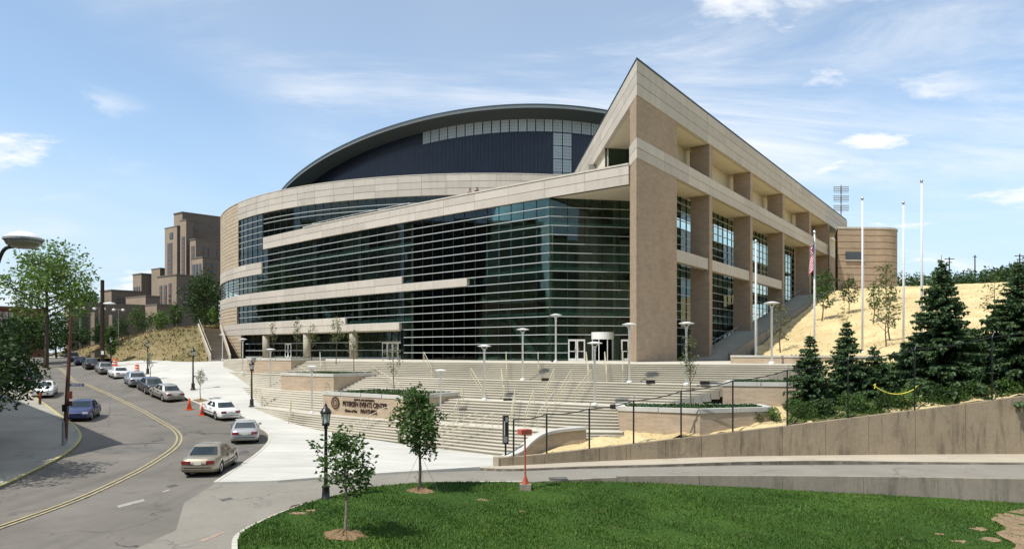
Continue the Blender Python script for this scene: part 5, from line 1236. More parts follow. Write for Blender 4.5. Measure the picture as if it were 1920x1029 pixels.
tree('young leafy tree in mulch on the lawn in front of the lamp post', g1, 3.75, 1.0, 1.30, 1500, 0.092, 'leaf', 'bark_l', 0.05, 16, seed=1, bush=0.33, group='young trees on the lawn')
tree('fuller young tree on the lawn edge in front of the sign planter', g2, 4.75, 1.12, 1.45, 3000, 0.096, 'leaf', 'bark', 0.06, 18, seed=2, bush=0.36, group='young trees on the lawn')
for i, (g, r, lb) in enumerate(((g1, 0.62, 'ring of straw mulch round the nearer lawn tree'), (g2, 0.52, 'ring of straw mulch round the farther lawn tree'))):
    m = MB(); v = []; n = 40
    for k in range(4):
        for j in range(n): a = 2 * math.pi * j / n; rr = r * (1 - k / 3.5) * rng.uniform(.85, 1.15); x, y = g.x + rr * math.cos(a) * 1.15, g.y + rr * math.sin(a); v.append((x, y, z1(zl, x, y) + 0.02 + 0.05 * k * rng.uniform(.5, 1.4)))
    f = [(k * n + j, k * n + (j + 1) % n, (k + 1) * n + (j + 1) % n, (k + 1) * n + j) for k in range(3) for j in range(n)] + [tuple(range(3 * n, 4 * n))]
    m.add(v, f); tag(m.build('mulch_ring', M['mulch']), lb, 'mulch', 'mulch rings on the lawn')
# tree stakes wires of the second tree
m = MB()
for dx, dy in ((-0.75, -0.3), (0.8, 0.1), (0.1, 0.7)): m.tube([(g2.x, g2.y, g2.z + 1.7), (g2.x + dx, g2.y + dy, z1(zl, g2.x + dx, g2.y + dy))], 0.008, 3)
tag(m.build('guy_wires', M['grey_m']), 'thin guy wires staking the fuller lawn tree', 'wire')
# saplings
def sap(label, x, y, D, htop, cr, mat, n, seed, ch=0.42, leaf=0.09, z=None, g='saplings'):
    p = P(x, y, D); p.z = z if z is not None else p.z
    return tree(label, p, htop, cr, htop * ch, n, leaf, mat, 'bark', 0.035, 12, seed=seed, bush=0.4, group=g)
p = gp(376, 752); tree('silvery sapling in a square pit by the cones on the plaza', (p.x, p.y, p.z + .1), 3.0, 0.62, 1.35, 420, 0.075, 'leaf_s', 'bark', 0.035, 12, seed=5, bush=0.36, group='plaza saplings')
S(drape('tree_pit', [tuple(gp(a, b).xy) for a, b in ((357, 752), (378, 749), (392, 753), (372, 757))], zr, 0.13, M['mulch'], 0.5, 0, 0.5))
p = gp(281, 714); tree('thin pale sapling beside the second black lamp on the plaza', (p.x, p.y, p.z + .1), 3.2, 0.5, 1.2, 240, 0.085, 'leaf_s', 'bark', 0.035, 10, seed=6, bush=0.36, group='plaza saplings')
sap('bare sapling left of the sign planter ivy', 740, 735, 54.5, 4.3, 0.75, 'leaf_o', 170, 7, 0.3, z=-3.2)
sap('sapling in the middle planter before the third column', 664, 727, 66, 4.6, 0.8, 'leaf_o', 230, 8, 0.3, z=-2.1)
sap('taller sapling left of the third column', 630, 700, 72, 4.9, 0.75, 'leaf_o', 420, 9, 0.35, z=-1.0)
sap('sapling in front of the second round column', 585, 690, 76, 4.2, 0.7, 'leaf_o', 300, 10, 0.3, z=-0.9)
sap('slim sapling between the first and second round columns', 557, 690, 76, 4.7, 0.6, 'leaf_o', 260, 12, 0.35, z=-0.75)
sap('slim sapling in front of the left glass doors', 512, 690, 78, 4.4, 0.5, 'leaf_o', 170, 13, 0.35, z=-0.75)
sap('olive sapling in the lower planter in front of the prow pier', 1296, 757, 42.6, 4.9, 0.55, 'leaf_o', 420, 14, 0.3, 0.07, z=-3.4)
# young trees on the straw bank
def hz(x, y): return gp(x, y, zh)
for i, (x, y, hp, w, mt, n, lb) in enumerate(((1541, 602, 95, .42, 'leaf', 620, 'young tree nearest the side stair on the straw bank'), (1551, 568, 68, .40, 'leaf_d', 480, 'dark young tree by the brown wall under the arena end'), (1592, 588, 74, .5, 'leaf_d', 620, 'round headed young tree below the brick tower window'),
        (1637, 606, 84, .34, 'leaf', 420, 'slender young tree between the flagpoles on straw'), (1662, 566, 80, .38, 'leaf_o', 430, 'light young tree against the right side of the brick tower'),
        (1669, 640, 110, .42, 'leaf_o', 330, 'upright thin leaved shrub tree left of the third flagpole'), (1662, 648, 100, .5, 'leaf_o', 90, 'nearly bare forked tree low on the straw bank'), (1580, 628, 58, .5, 'leaf_o', 130, 'sparse brown shrub above the second small spruce'), (1865, 620, 105, .5, 'leaf_o', 150, 'bare twiggy tree between the two big spruces'), (1463, 660, 100, .5, 'leaf_o', 150, 'sparse shaded shrub beside the side stair'))):
    p = hz(x, y); k = p.y / F; H = hp * k; tree(lb, p, H, H * w * 0.55, H * 0.22, n, H * 0.03, mt, 'bark', H * 0.011, 12, seed=20 + i, bush=0.42, group='young trees on the straw bank')
# big trees on the left
p = Vector(XY(86, 118)); tree('large spreading tree with open crown above the street', (p.x, p.y, -2.4), 20.5, 8.6, 8.6, 5200, 0.34, 'leaf_b', 'bark', 0.34, 22, seed=41, bush=0.30)
p = Vector(XY(52, 128)); tree('dark rounded tree below the large spreading tree', (p.x, p.y, -2.2), 9.0, 4.6, 2.0, 2600, 0.32, 'leaf_d', 'bark', 0.2, 14, seed=42, bush=0.42)
p = Vector(XY(106, 150)); tree('dark street tree behind the utility pole', (p.x, p.y, -1.6), 9.5, 5.2, 2.6, 2400, 0.34, 'leaf_d', 'bark', 0.2, 14, seed=43, bush=0.42)
p = Vector(XY(385, 150)); tree('dense green tree between the stepped tower and the arena', (p.x, p.y, 2.6), 14.6, 4.9, 1.5, 5200, 0.27, 'leaf_d', 'bark', 0.22, 20, seed=44, bush=0.46)
p = Vector(XY(168, 240)); tree('small dark tree top showing over the annex roof', (p.x, p.y, 9), 11.5, 4.4, 5.5, 900, 0.5, 'leaf_d', 'bark', 0.2, 10, seed=45, bush=0.4)
for i, (x, yb, D, H, cr, mt, lb) in enumerate(((258, 628, 150, 6.4, 2.0, 'leaf', 'bushy young tree left on the crest of the dry bank'), (300, 625, 146, 5.0, 1.5, 'leaf_b', 'light green sapling on the dry bank crest'), (327, 622, 140, 6.0, 1.5, 'leaf', 'green bush tree right of the bank sapling'), (228, 640, 160, 5.6, 2.2, 'leaf_d', 'dark shrub at the lower end of the dry bank'), (155, 650, 150, 4.2, 1.8, 'leaf_d', 'dark shrub near the far end of the parked row'), (400, 612, 134, 4.0, 0.9, 'leaf_b', 'small bright bush at the head of the bank stair'), (188, 655, 128, 5.2, 1.7, 'leaf', 'green shrub tree at the foot of the wooden pole'), (208, 680, 108, 6.0, 1.0, 'leaf', 'slim street tree right of the wooden pole'), (146, 640, 170, 10, 2.4, 'leaf_d', 'tall dark shrub against the annex wall'), (120, 655, 165, 5, 2.2, 'leaf_d', 'low dark shrub below the annex corner'), (285, 630, 170, 5.5, 2.6, 'leaf_d', 'dark broad shrub behind the bank crest'), (30, 650, 150, 6, 4.5, 'leaf_d', 'wide dark bush below the apartment block'))):
    p = P(x, yb, D); tree(lb, (p.x, p.y, p.z - .2), H, cr, H * 0.15, 1100, 0.2, mt, 'bark', 0.06, 12, seed=60 + i, bush=0.45, group='trees along the left bank', cat='tree')
# near tree hanging in from the left, in its own shade
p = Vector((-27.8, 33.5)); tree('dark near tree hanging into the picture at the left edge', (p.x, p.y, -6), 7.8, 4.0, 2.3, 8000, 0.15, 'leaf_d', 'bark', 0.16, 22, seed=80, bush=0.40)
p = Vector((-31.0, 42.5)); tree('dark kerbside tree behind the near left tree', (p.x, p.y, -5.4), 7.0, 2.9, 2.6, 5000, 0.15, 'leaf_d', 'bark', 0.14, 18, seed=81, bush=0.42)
# row of unseen tall trees added left of the picture for the glass to mirror
ot = tree('unseen tall tree added beyond the left edge, mirrored in the glass front', (-98, 20, -5), 22, 8.5, 4, 3600, .6, 'leaf_d', 'bark', .35, 18, seed=90, bush=.42, group='added trees left of the picture', name='added_street_tree')
for i, (x, y) in enumerate(((-99, 36), (-97, 52), (-100, 67), (-101, 82), (-104, 97), (-110, 112), (-118, 128), (-92, 4), (-80, -12), (-66, -26), (-50, -38), (-34, -46), (-18, -50), (0, -52), (20, -50))): dup(ot, ot['label'], (x, y, -4.5), i * 1.3, rng.uniform(.85, 1.15))
# spruces
def spruce(label, x, D, ytop, zb, rad, seed, droop=0.25, name='spruce_tree'):
    global rng
    keep = rng; rng = np.random.default_rng(500 + seed); z_top = (HY - ytop) / F * D; H = z_top - zb
    t = thing(name, label, 'tree', (*XY(x, D), zb), 'spruces behind the retaining wall'); m = MB(); m.tube([(0, 0, -.2), (0, 0, H * .5), (0, 0, H)], [0.05 + 0.014 * H, 0.03 + .008 * H, 0.012], 7)
    nd = MB(); levels = int(H / 0.2); V = []
    for i in range(levels):
        u = (i + rng.uniform(0, .6)) / levels; z = H * (0.04 + 0.93 * u); Lr = rad * (1 - u) ** 0.82 * rng.uniform(.78, 1.12) + 0.06; nbr = 9 if u < 0.8 else 6
        for k in range(nbr):
            a = rng.uniform(0, 6.283); L = Lr * rng.uniform(.62, 1.12); d = np.array([math.cos(a), math.sin(a), 0]); up = 0.28 + 0.25 * u; s = np.array([0, 0, z])
            pts = [s, s + d * L * .5 + [0, 0, L * (.18 * up - droop * .5)], s + d * L + [0, 0, L * (up * .5 - droop)]]
            m.tube([tuple(q) for q in pts], [0.022, 0.012, 0.004], 3, cap=False)
            ns_ = max(4, int(L / 0.085)); side = np.array([-d[1], d[0], 0])
            for j in range(ns_):
                f_ = (j + .4) / ns_; c = pts[0] * (1 - f_) ** 2 + 2 * pts[1] * f_ * (1 - f_) + pts[2] * f_ * f_; w = (0.09 + 0.30 * L * (1 - f_) * .55 + 0.05) * rng.uniform(.7, 1.2)
                for sg in (-1, 1, 0):
                    ax = (side * sg * w + d * w * .8 + [0, 0, rng.normal(-.05, .06)]) if sg else np.array([rng.normal(0, .05), rng.normal(0, .05), -.16 - .1 * L]) * rng.uniform(.5, 1.1)
                    tip = c + ax; an_ = ax / (np.linalg.norm(ax) + 1e-9); r_ = rng.normal(size=3); r_ -= an_ * (an_ @ r_); r_ *= (.06 + .02 * L) / np.linalg.norm(r_); mid = c + ax * .45
                    V += [c, mid + r_, tip, mid - r_]
            tip = pts[2]; V += [tip - side * .05, tip + d * .16 + [0, 0, .05], tip + side * .05, tip - d * .06]
    V = np.array(V); o = len(nd.v); nd.v += [tuple(q) for q in V.tolist()]; nd.f += [(4 * i, 4 * i + 1, 4 * i + 2, 4 * i + 3) for i in range(len(V) // 4)]; nd.mi += [0] * (len(V) // 4)
    link('trunk', fast_mesh(m, 'trunk', M['bark']), t); link('crown', fast_mesh(nd, 'crown', M['needle']), t); rng = keep; return t
spruce('small spruce at the left end of the spruce row', 1519, 45.0, 622, -4.3, 2.2, 1)
spruce('second spruce from the left with a slim leader', 1588, 46.0, 596, -3.8, 2.3, 2)
spruce('short spruce in the middle of the row behind the yellow tape', 1640, 45.4, 643, -3.5, 2.2, 3)
spruce('tallest spruce in front of the third flagpole', 1765, 45.6, 478, -3.4, 3.6, 4)
spruce('broad dark spruce at the right edge of the picture', 1908, 44.6, 486, -3.0, 3.8, 5)
spruce('low spruce behind the foot of the tallest spruce', 1700, 46.8, 640, -3.2, 2.2, 6)
spruce('spruce filling the gap between the two big spruces', 1832, 47.5, 610, -2.8, 2.5, 8)
# low shrubs at the wall top
for i, (x, y, H, mt) in enumerate(((1420, 802, .75, 'leaf_o'), (1450, 797, .9, 'leaf_b'), (1500, 792, 1.3, 'leaf'), (1545, 786, 1.1, 'leaf_d'), (1610, 780, 1.2, 'leaf'), (1660, 772, 1.3, 'leaf_d'), (1700, 768, 1.0, 'leaf_b'), (1760, 760, 1.1, 'leaf_d'), (1830, 752, 1.1, 'leaf'), (1890, 745, 1.0, 'leaf_b'))):
    D = 42.9; p = P(x, y, D); tree(('yellowish weed clump at the left end of the wall top shrubs', 'bright weed clump beside the first spruce', 'leafy shrub in front of the first spruce', 'dark shrub between the first two spruces', 'leafy shrub below the second spruce', 'dark bush under the yellow tape', 'light bush right of the yellow tape', 'dark shrub below the tallest spruce', 'leafy shrub between the two tall spruces', 'light shrub below the right edge spruce')[i], (p.x, p.y, z1(zh, p.x, p.y) - .1), H, H * 0.62, 0.05, 520, 0.075, mt, 'bark', 0.015, 10, seed=100 + i, bush=0.5, group='shrubs along the wall top', name='shrub', cat='shrub')
m = MB(); cs, rs = [], []
for i in range(70):
    x = rng.uniform(1488, 1930); D = rng.uniform(42.7, 45.2); p = XY(x, D); cs.append((p[0], p[1], z1(zh, *p) + rng.uniform(.1, .45))); rs.append(rng.uniform(.3, .65))
leaf_cloud(m, cs, rs, 9000, .075); tag(link('undergrowth', fast_mesh(m, 'undergrowth', M['leaf'])), 'dense green undergrowth filling the wall top between the spruces', 'undergrowth', kind='stuff')
# hedge line on the horizon at right
m = MB(); cs, rs = [], []
for i in range(150):
    x = rng.uniform(1682, 2010); D = rng.uniform(165, 210); yy = np.interp(x, [1680, 1760, 1850, 1920, 2010], [528, 524, 518, 500, 492]) + rng.uniform(-3, 14); q = P(x, yy, D); cs.append((q.x, q.y, q.z + rng.uniform(-.6, .8))); rs.append(rng.uniform(1.2, 2.4))
    cs.append((q.x, q.y, q.z - 2.6)); rs.append(2.6)
leaf_cloud(m, cs, rs, 22000, 0.42); tag(link('far_hedge', fast_mesh(m, 'far_hedge', M['leaf_d'])), 'distant dark wooded strip along the top of the straw bank', 'trees', kind='stuff')
# grass: blades over the whole lawn
N = 150000; xs_ = np.array([p[0] for p in lawn_poly]); ys_ = np.array([p[1] for p in lawn_poly])
yy = rng.uniform(21.5, 35, N); xx = (rng.uniform(430, 1960, N) - CX) / F * yy; k = inside(xx, yy, lawn_poly); bb = np.zeros(N, bool)
for bp in bare_list: bb |= inside(xx, yy, [tuple(p) for p in smooth_line(bp + bp[:1], 4)])
k &= ~(bb & (rng.uniform(size=N) < .88))
xx, yy = xx[k], yy[k]
for g in (g1, g2): k = np.hypot(xx - g.x, yy - g.y) > rng.uniform(.2, .75, len(xx)); xx, yy = xx[k], yy[k]
zz_ = zl(xx, yy); n = len(xx); a = rng.uniform(0, 6.283, n); patchy = .6 + .8 * (.5 + .5 * np.sin(xx * .9 + 1.3 * np.sin(yy * .7)) * np.cos(yy * 1.1 + xx * .4)); h = rng.uniform(.035, .11, n) * patchy; w = rng.uniform(.012, .028, n); lx, ly = rng.normal(0, .035, n), rng.normal(0, .035, n)
V = np.empty((n, 3, 3)); V[:, 0] = np.c_[xx - w * np.cos(a), yy - w * np.sin(a), zz_ - .01]; V[:, 1] = np.c_[xx + w * np.cos(a), yy + w * np.sin(a), zz_ - .01]; V[:, 2] = np.c_[xx + lx, yy + ly, zz_ + h]
me = bpy.data.meshes.new('grass'); me.from_pydata(V.reshape(-1, 3).tolist(), [], np.arange(3 * n).reshape(-1, 3).tolist()); me.materials.append(M['grass'])
tag(link('grass', me), 'short green grass covering the lawn in front', 'grass', kind='stuff')

# loose straw and weeds on the dry bank and on the straw bank
def tufts(name, label, poly, fz, N, h0, h1, mat, cat):
    A = np.array([p[:2] for p in poly]); px = rng.uniform(A[:, 0].min(), A[:, 0].max(), N); py = rng.uniform(A[:, 1].min(), A[:, 1].max(), N); k = inside(px, py, poly); px, py = px[k], py[k]; pz = fz(px, py); n = len(px)
    a = rng.uniform(0, 6.283, n); h = rng.uniform(h0, h1, n); w = h * .35; lx, ly = rng.normal(0, h1 * .7, n), rng.normal(0, h1 * .7, n)
    V = np.empty((n, 3, 3)); V[:, 0] = np.c_[px - w * np.cos(a), py - w * np.sin(a), pz - .03]; V[:, 1] = np.c_[px + w * np.cos(a), py + w * np.sin(a), pz - .03]; V[:, 2] = np.c_[px + lx, py + ly, pz + h]
    me = bpy.data.meshes.new(name); me.from_pydata(V.reshape(-1, 3).tolist(), [], np.arange(3 * n).reshape(-1, 3).tolist()); me.materials.append(mat); tag(link(name, me), label, cat, kind='stuff')
tufts('dry_grass', 'dry grass tufts scattered over the left bank', [(-41.8, 97.6), (-50, 103.4), (-62, 110.6), (-82, 135.6), (-112, 171.6), (-90, 186), (-58, 160), (-53.8, 124)], zlh, 26000, .12, .42, M['straw_l'], 'grass')
tufts('weeds', 'tall weeds covering the ground below the spruces', [tuple(p) for p in wp], zh, 14000, .12, .4, M['leaf'], 'weeds')
tufts('loose_straw', 'loose straw strewn over the bright bank on the right', straw_poly, zh, 60000, .04, .16, M['straw'], 'straw')

# ================================================================ lamps and poles
def lathe_part(name, prof, mat, t, n=12, smooth=True): return MB().lathe(prof, n).build(name, M[mat], t, smooth, local=True)
cl_ = thing('lamp_post', 'black lantern lamp post at the tip of the lawn nearest the viewer', 'lamp post', (0, 0, 0), 'black lantern lamp posts')
lathe_part('base', [(0.24, 0), (0.24, 0.1), (0.17, 0.16), (0.15, 0.55), (0.18, 0.6), (0.10, 0.7)], 'black', cl_)
lathe_part('pole', [(0.085, 0.68), (0.062, 3.0), (0.09, 3.03), (0.09, 3.08), (0.055, 3.12)], 'black', cl_)
ln = lathe_part('lantern_cage', [(0.05, 3.1), (0.16, 3.16), (0.17, 3.24), (0.13, 3.28)], 'black', cl_)
MB().lathe([(0.125, 3.27), (0.185, 3.66)], 6).build('lamp_glass', M['lampglass'], ln, local=True)
for k in range(6):
    a = k * math.pi / 3; MB().tube([(0.13 * math.cos(a), 0.13 * math.sin(a), 3.26), (0.2 * math.cos(a), 0.2 * math.sin(a), 3.68)], 0.014, 4).build('cage_bar', M['black'], ln, local=True)
cap_ = MB().lathe([(0.25, 3.66), (0.23, 3.72), (0.15, 3.86), (0.09, 3.9), (0.05, 3.98), (0.06, 4.02), (0.02, 4.06), (0.012, 4.16)], 12).build('lantern_cap', M['black'], cl_, True, local=True)
pl_ = gp(611, 941); cl_.location = (pl_.x, pl_.y, pl_.z + .05); cl_.scale = (.98,) * 3
MB().lathe([(0.3, -.1), (0.3, 0.02)], 16).build('footing', M['kerb'], cl_, local=True)
for x, y, sc_l, lb in ((472, 765, 1.02, 'black lantern lamp post on the plaza left of the stairs'), (362, 733, 1.05, 'black lantern lamp post on the plaza behind the cones'), (277, 703, 1.05, 'black lantern lamp post on the plaza in front of the dry bank'), (208, 686, 1.0, 'far black lantern lamp post beside the wooden pole'), (114, 668, 1.0, 'farthest black lantern lamp post below the annex')):
    p = gp(x, y); dup(cl_, lb, (p.x, p.y, p.z + 0.1), 0.3, sc_l)
wl_ = thing('stair_lamp', 'white disc topped stair lamp right of the prow by the bare flagpole', 'lamp post', (0, 0, 0), 'white disc topped lamps on the stairs')
MB().lathe([(0.19, 0), (0.19, .12), (0.11, .16)], 14).build('base', M['metal_w'], wl_, local=True)
MB().lathe([(0.075, .15), (0.07, 3.55), (0.085, 3.56), (0.085, 3.72)], 10).build('pole', M['metal_w'], wl_, True, local=True)
m = MB()
for k in range(4):
    a = R(45 + 90 * k); m.tube([(0.05 * math.cos(a), 0.05 * math.sin(a), 3.68), (0.14 * math.cos(a), 0.14 * math.sin(a), 3.9), (0.36 * math.cos(a), 0.36 * math.sin(a), 4.08)], 0.018, 5)
m.build('bracket', M['metal_w'], wl_, local=True)
MB().lathe([(0.05, 4.06), (0.50, 4.08), (0.52, 4.12), (0.2, 4.2), (0.02, 4.22)], 20).build('lamp_disc', M['metal_w'], wl_, local=True)
MB().lathe([(0.09, 3.72), (0.08, 3.9), (0.03, 3.94)], 12).build('lamp_glass', M['lampglass'], wl_, local=True)
first = True
for x, D, z, yt, lb in ((1447, 54, -.85, 565, None), (1042, 64, -.85, 588, 'white disc topped lamp at the head of the stairs before the glass corner'), (1180, 51.6, -2.2, 605, 'white disc topped lamp in front of the lit prow edge'), (1287, 48.2, -2.2, 603, 'white disc topped lamp in front of the shaded brick pier'), (980, 56.6, -2.2, 615, 'white disc topped lamp on the second landing left of the glass corner'),
        (1115, 46.9, -3.47, 640, 'white disc topped lamp on the third landing before the entrance doors'), (908, 52, -3.47, 646, 'white disc topped lamp on the third landing in mid stairs'), (826, 49.6, -4.74, 692, 'white disc topped lamp just right of the fuller lawn tree'), (585, 56.0, -4.74, 685, 'white disc topped lamp left of the sign planter'), (507, 69.5, -3.47, 653, 'white disc topped lamp left of the middle stepped planter'), (455, 76.5, -2.2, 634, 'white disc topped lamp at the left end of the second landing'), (417, 88, -.9, 626, 'white disc topped lamp farthest left at the foot of the drum')):
    H = z + (yt - HY) * -1 / F * D if False else (HY - yt) / F * D - z; loc = (*XY(x, D), z)
    if first: wl_.location = loc; wl_.scale = (H / 4.22,) * 3; first = False
    else: dup(wl_, lb, loc, 0, H / 4.22)
# flagpoles
def flagpole(label, x, D, zb, yt, flag=False):
    H = (HY - yt) / F * D - zb; t = thing('flagpole', label, 'flagpole', (*XY(x, D), zb), 'white flagpoles')
    MB().lathe([(0.2, 0), (0.2, .08), (.1, .12)], 14).build('base', M['metal_w'], t, local=True)
    MB().lathe([(0.085, .1), (0.075, H * .5), (0.05, H - .25)], 10).build('pole', M['metal_w'], t, True, local=True)
    MB().lathe([(0.02, H - .26), (.09, H - .2), (.11, H - .1), (.09, H), (.02, H + .05)], 12).build('finial', M['chrome'], t, True, local=True)
    MB().tube([(0.1, -.03, .8), (0.1, -.03, H - .3)], .008, 4).build('halyard', M['metal_w'], t, local=True); return t
flagpole('white flagpole without a flag beside the right stair lamp', 1417, 58, -.85, 450)
fp = flagpole('white flagpole carrying the national flag', 1527, 58.5, -.3, 433, True)
flagpole('bare white flagpole in front of the brick tower', 1617, 55.5, 0.0, 370); flagpole('bare white flagpole right of the brick tower', 1694, 54.5, .2, 378); flagpole('tallest bare flagpole behind the tallest spruce', 1728, 52.5, .3, 337)
# flag hanging in folds: strips of cloth
t = thing('flag', 'limp red and white striped flag with starred blue canton on a pole', 'flag', (*XY(1524.5, 58.4), 7.2))
zf1 = (HY - 446) / F * 58.4; fh = 1.65
def fold(u, v):
    """hanging cloth: u along the fly, v down the hoist"""
    x = -0.06 - 0.30 * u + 0.10 * math.sin(u * 9 + v * 2.2) * u ** .3; y = -0.10 + 0.16 * math.sin(u * 14 + v * 1.5); z = zf1 - v * fh - u * 1.55 - 0.05 * math.sin(u * 8)
    return (XY(1527, 58.4)[0] + x, 58.4 + y, z)
def cloth(name, u0, u1, v0, v1, mat, nu=14, nv=2, off=0.0):
    m = MB(); v = [(lambda q: (q[0], q[1] - off, q[2]))(fold(u0 + (u1 - u0) * i / nu, v0 + (v1 - v0) * j / nv)) for j in range(nv + 1) for i in range(nu + 1)]
    m.add(v, [(j * (nu + 1) + i, j * (nu + 1) + i + 1, (j + 1) * (nu + 1) + i + 1, (j + 1) * (nu + 1) + i) for j in range(nv) for i in range(nu)]); o = m.build(name, M[mat], t, True)
    md = o.modifiers.new('thickness', 'SOLIDIFY'); md.thickness = 0.012; return o
for k in range(13): cloth('stripe', 0.4 if k < 7 else 0, 1, k / 13, (k + 1) / 13, 'fred' if k % 2 == 0 else 'fwhite')
cn_ = cloth('canton', 0, 0.4, 0, 7 / 13, 'fblue', 10, 7); m = MB()
for i in range(6):
    for j in range(5): q = fold(0.03 + 0.06 * i, (j + .5) * 7 / 13 / 5); m.box((q[0], q[1] - .012, q[2]), (.035, .012, .035))
m.build('star', M['fwhite'], cn_)
# street poles on the left
def pole_thing(name, label, cat, x, y, yt, r, mat, D=None):
    p = gp(x, y) if D is None else P(x, y, D); zt = (HY - yt) / F * p.y; t = thing(name, label, cat, (p.x, p.y, p.z)); MB().tube([(0, 0, -.2), (0, 0, zt - p.z)], [r, r * .8], 10).build('pole', M[mat], t, local=True); return t, p, zt - p.z
up, p, H = pole_thing('utility_pole', 'thick dark wooden utility pole with a white street light', 'pole', 192, 690, 525, 0.30, 'wood')
k = p.y / F; MB().tube([(0, 0, H - 44 * k), (14 * k, -.5, H - 44.5 * k)], .05, 6).build('lamp_arm', M['grey_m'], up, local=True)
MB().lathe([(0.02, -.12), (.75, -.1), (.7, .05), (.25, .16), (.02, .18)], 14, (17 * k, -.5, H - 44 * k)).build('lamp_head', M['metal_w'], up, local=True)
MB().box((0.2, -.33, H - 136 * k), (.35, .06, .5)).build('notice', M['reflect'], up, local=True)
sp, p, H = pole_thing('sign_pole', 'leaning rust brown pole with a street name blade at the corner', 'sign pole', 125, 838, 592, 0.085, 'rust')
sp.children[0].data.clear_geometry(); k = p.y / F
sp.children[0].data.from_pydata(*(lambda m: (m.v, [], m.f))(MB().tube([(-.12, 0, -.1), (0.05, 0, H * .45), (0.30, 0, H)], [.14, .115, .08], 10)))
MB().lathe([(.2, 0), (.2, .1), (.16, .15), (.15, 1.5), (.14, 1.55)], 12, (-.12, 0, 0)).build('sleeve', M['grey_m'], sp, local=True)
bl = MB().box((12.5 * k + .28, -.1, H - 129 * k), (.85, .03, .17)).build('street_sign', M['signblue'], sp, local=True)
cu = bpy.data.curves.new('street_name', 'FONT'); cu.body = 'DESOTO ST'; cu.size = .13; cu.extrude = .004; cu.align_x = 'CENTER'; cu.align_y = 'CENTER'; 
o = text_mesh('street_name', cu, M['signtext']); o.parent = bl; o.location = (12.5 * k + .28, -.125, H - 129 * k); o.rotation_euler = (R(90), 0, 0)
MB().box((.24, -.08, H - 148 * k), (.3, .04, .46)).build('parking_sign', M['signor'], sp, local=True); MB().box((.24, -.08, H - 164 * k), (.3, .04, .3)).build('parking_sign', M['rust'], sp, local=True)
MB().box((.04, -.18, H - 172 * k), (.3, .22, .42)).build('control_box', M['black'], sp, local=True)
for j, (dx, dz) in enumerate(((3, 4), (5.5, 4.5), (12, 7), (16, 8.5))): pass
np_, p, H = pole_thing('banner_pole', 'dark pole carrying small orange and yellow signs by the far cars', 'sign pole', 83, 668, 596, 0.28, 'wood')
k = p.y / F; MB().lathe([(0.02, -.08), (.85, -.08), (.85, .08), (.02, .08)], 20, (0, 0, 0)).build('orange_sign', M['signor'], np_, local=True)
s_ = np_.children[-1]; s_.rotation_euler = (R(90), 0, 0); s_.location = (2.5 * k, -.4, H - 12 * k)
MB().box((2 * k, -.4, H - 23 * k), (1.0, .08, .6)).build('blue_banner', M['signblue'], np_, local=True); MB().box((1 * k, -.4, H - 40 * k), (.95, .08, .75)).build('yellow_sign', M['signye'], np_, local=True); MB().lathe([(.02, -.2), (.3, -.15), (.36, .1), (.2, .35), (.02, .4)], 12, (-.6, -.4, H - 48 * k)).build('lamp_globe', M['reflect'], np_, local=True)
for i, (x, yt, D, w, lb) in enumerate(((30, 564, 170, 5.2, 'distant utility pole with crossarm at the far left'), (1780, 482, 190, 2.6, 'distant utility pole with two crossarms on the right skyline'), (1828, 478, 200, 1.0, 'distant plain pole on the right skyline'), (1912, 476, 180, 2.6, 'distant utility pole at the right picture edge'))):
    zb = -1.0 if x < 900 else 10.5; z = (HY - yt) / F * D; t = thing('utility_pole', lb, 'pole', (*XY(x, D), zb), 'distant utility poles'); MB().tube([(0, 0, 0), (0, 0, z - zb)], [.2, .14], 6).build('pole', M['wood'], t, local=True); MB().box((0, 0, z - zb - .5), (w, .14, .18)).build('crossarm', M['wood'], t, local=True)
    if w > 2: MB().box((0, 0, z - zb - 1.4), (w * .6, .14, .18)).build('crossarm', M['wood'], t, local=True)
# row of globe street lights in front of the annex
sl0, p, H = pole_thing('globe_light', 'double globe street light in front of the annex', 'lamp post', 150, 655, 577, .07, 'grey_m', 150); k = p.y / F
MB().tube([(-.9, 0, H), (.9, 0, H)], .04, 5).build('arm', M['grey_m'], sl0, local=True)
for s_g in (-1, 1): MB().lathe([(.02, -.3), (.3, -.2), (.36, 0), (.25, .25), (.02, .32)], 12, (s_g * .9, 0, H - .1)).build('globe', M['reflect'], sl0, local=True)
for x, D, yt, lb in ((186, 152, 576, 'globe street light seen just left of the wooden pole'), (222, 156, 579, 'globe street light seen right of the wooden pole')):
    dup(sl0, lb, (*XY(x, D), p.z), 0.4, 1.0)
# the near street light whose head reaches in at the top left
ns_ = thing('street_light', 'dome shaped street light head on a curved black arm, top left', 'street light', (-12.6, 13.8, -6.1))
hc = P(44, 447, 14.0); rad = .335; og = ORG[ns_.name]
MB().lathe([(.02, .135), (.10, .125), (.22, .09), (rad * .93, .02), (rad, -.02)], 28, tuple(hc)).build('lamp_cover', M['reflect'], ns_, True)
MB().lathe([(rad + .012, -.045), (rad + .014, -.005), (rad * .96, .005)], 28, tuple(hc)).build('rim', M['grey_m'], ns_)
MB().lathe([(rad * .985, -.04), (rad * .86, -.13), (rad * .6, -.185), (.02, -.2)], 28, tuple(hc)).build('lamp_bowl', plain('smoked_lamp_bowl', (.20, .18, .15), .12, .1, 4, .6), ns_, True)
ap = [Vector((-12.6, 13.8, -6.1)), Vector((-12.3, 13.9, -1.0)), P(-60, 640, 14), P(-24, 560, 14), P(-6, 500, 14), P(8, 468, 14), P(30, 461, 14)]
MB().tube([tuple(q) for q in smooth_line([tuple(q) for q in ap], 6)], .036, 10).build('arm', M['black'], ns_, True)
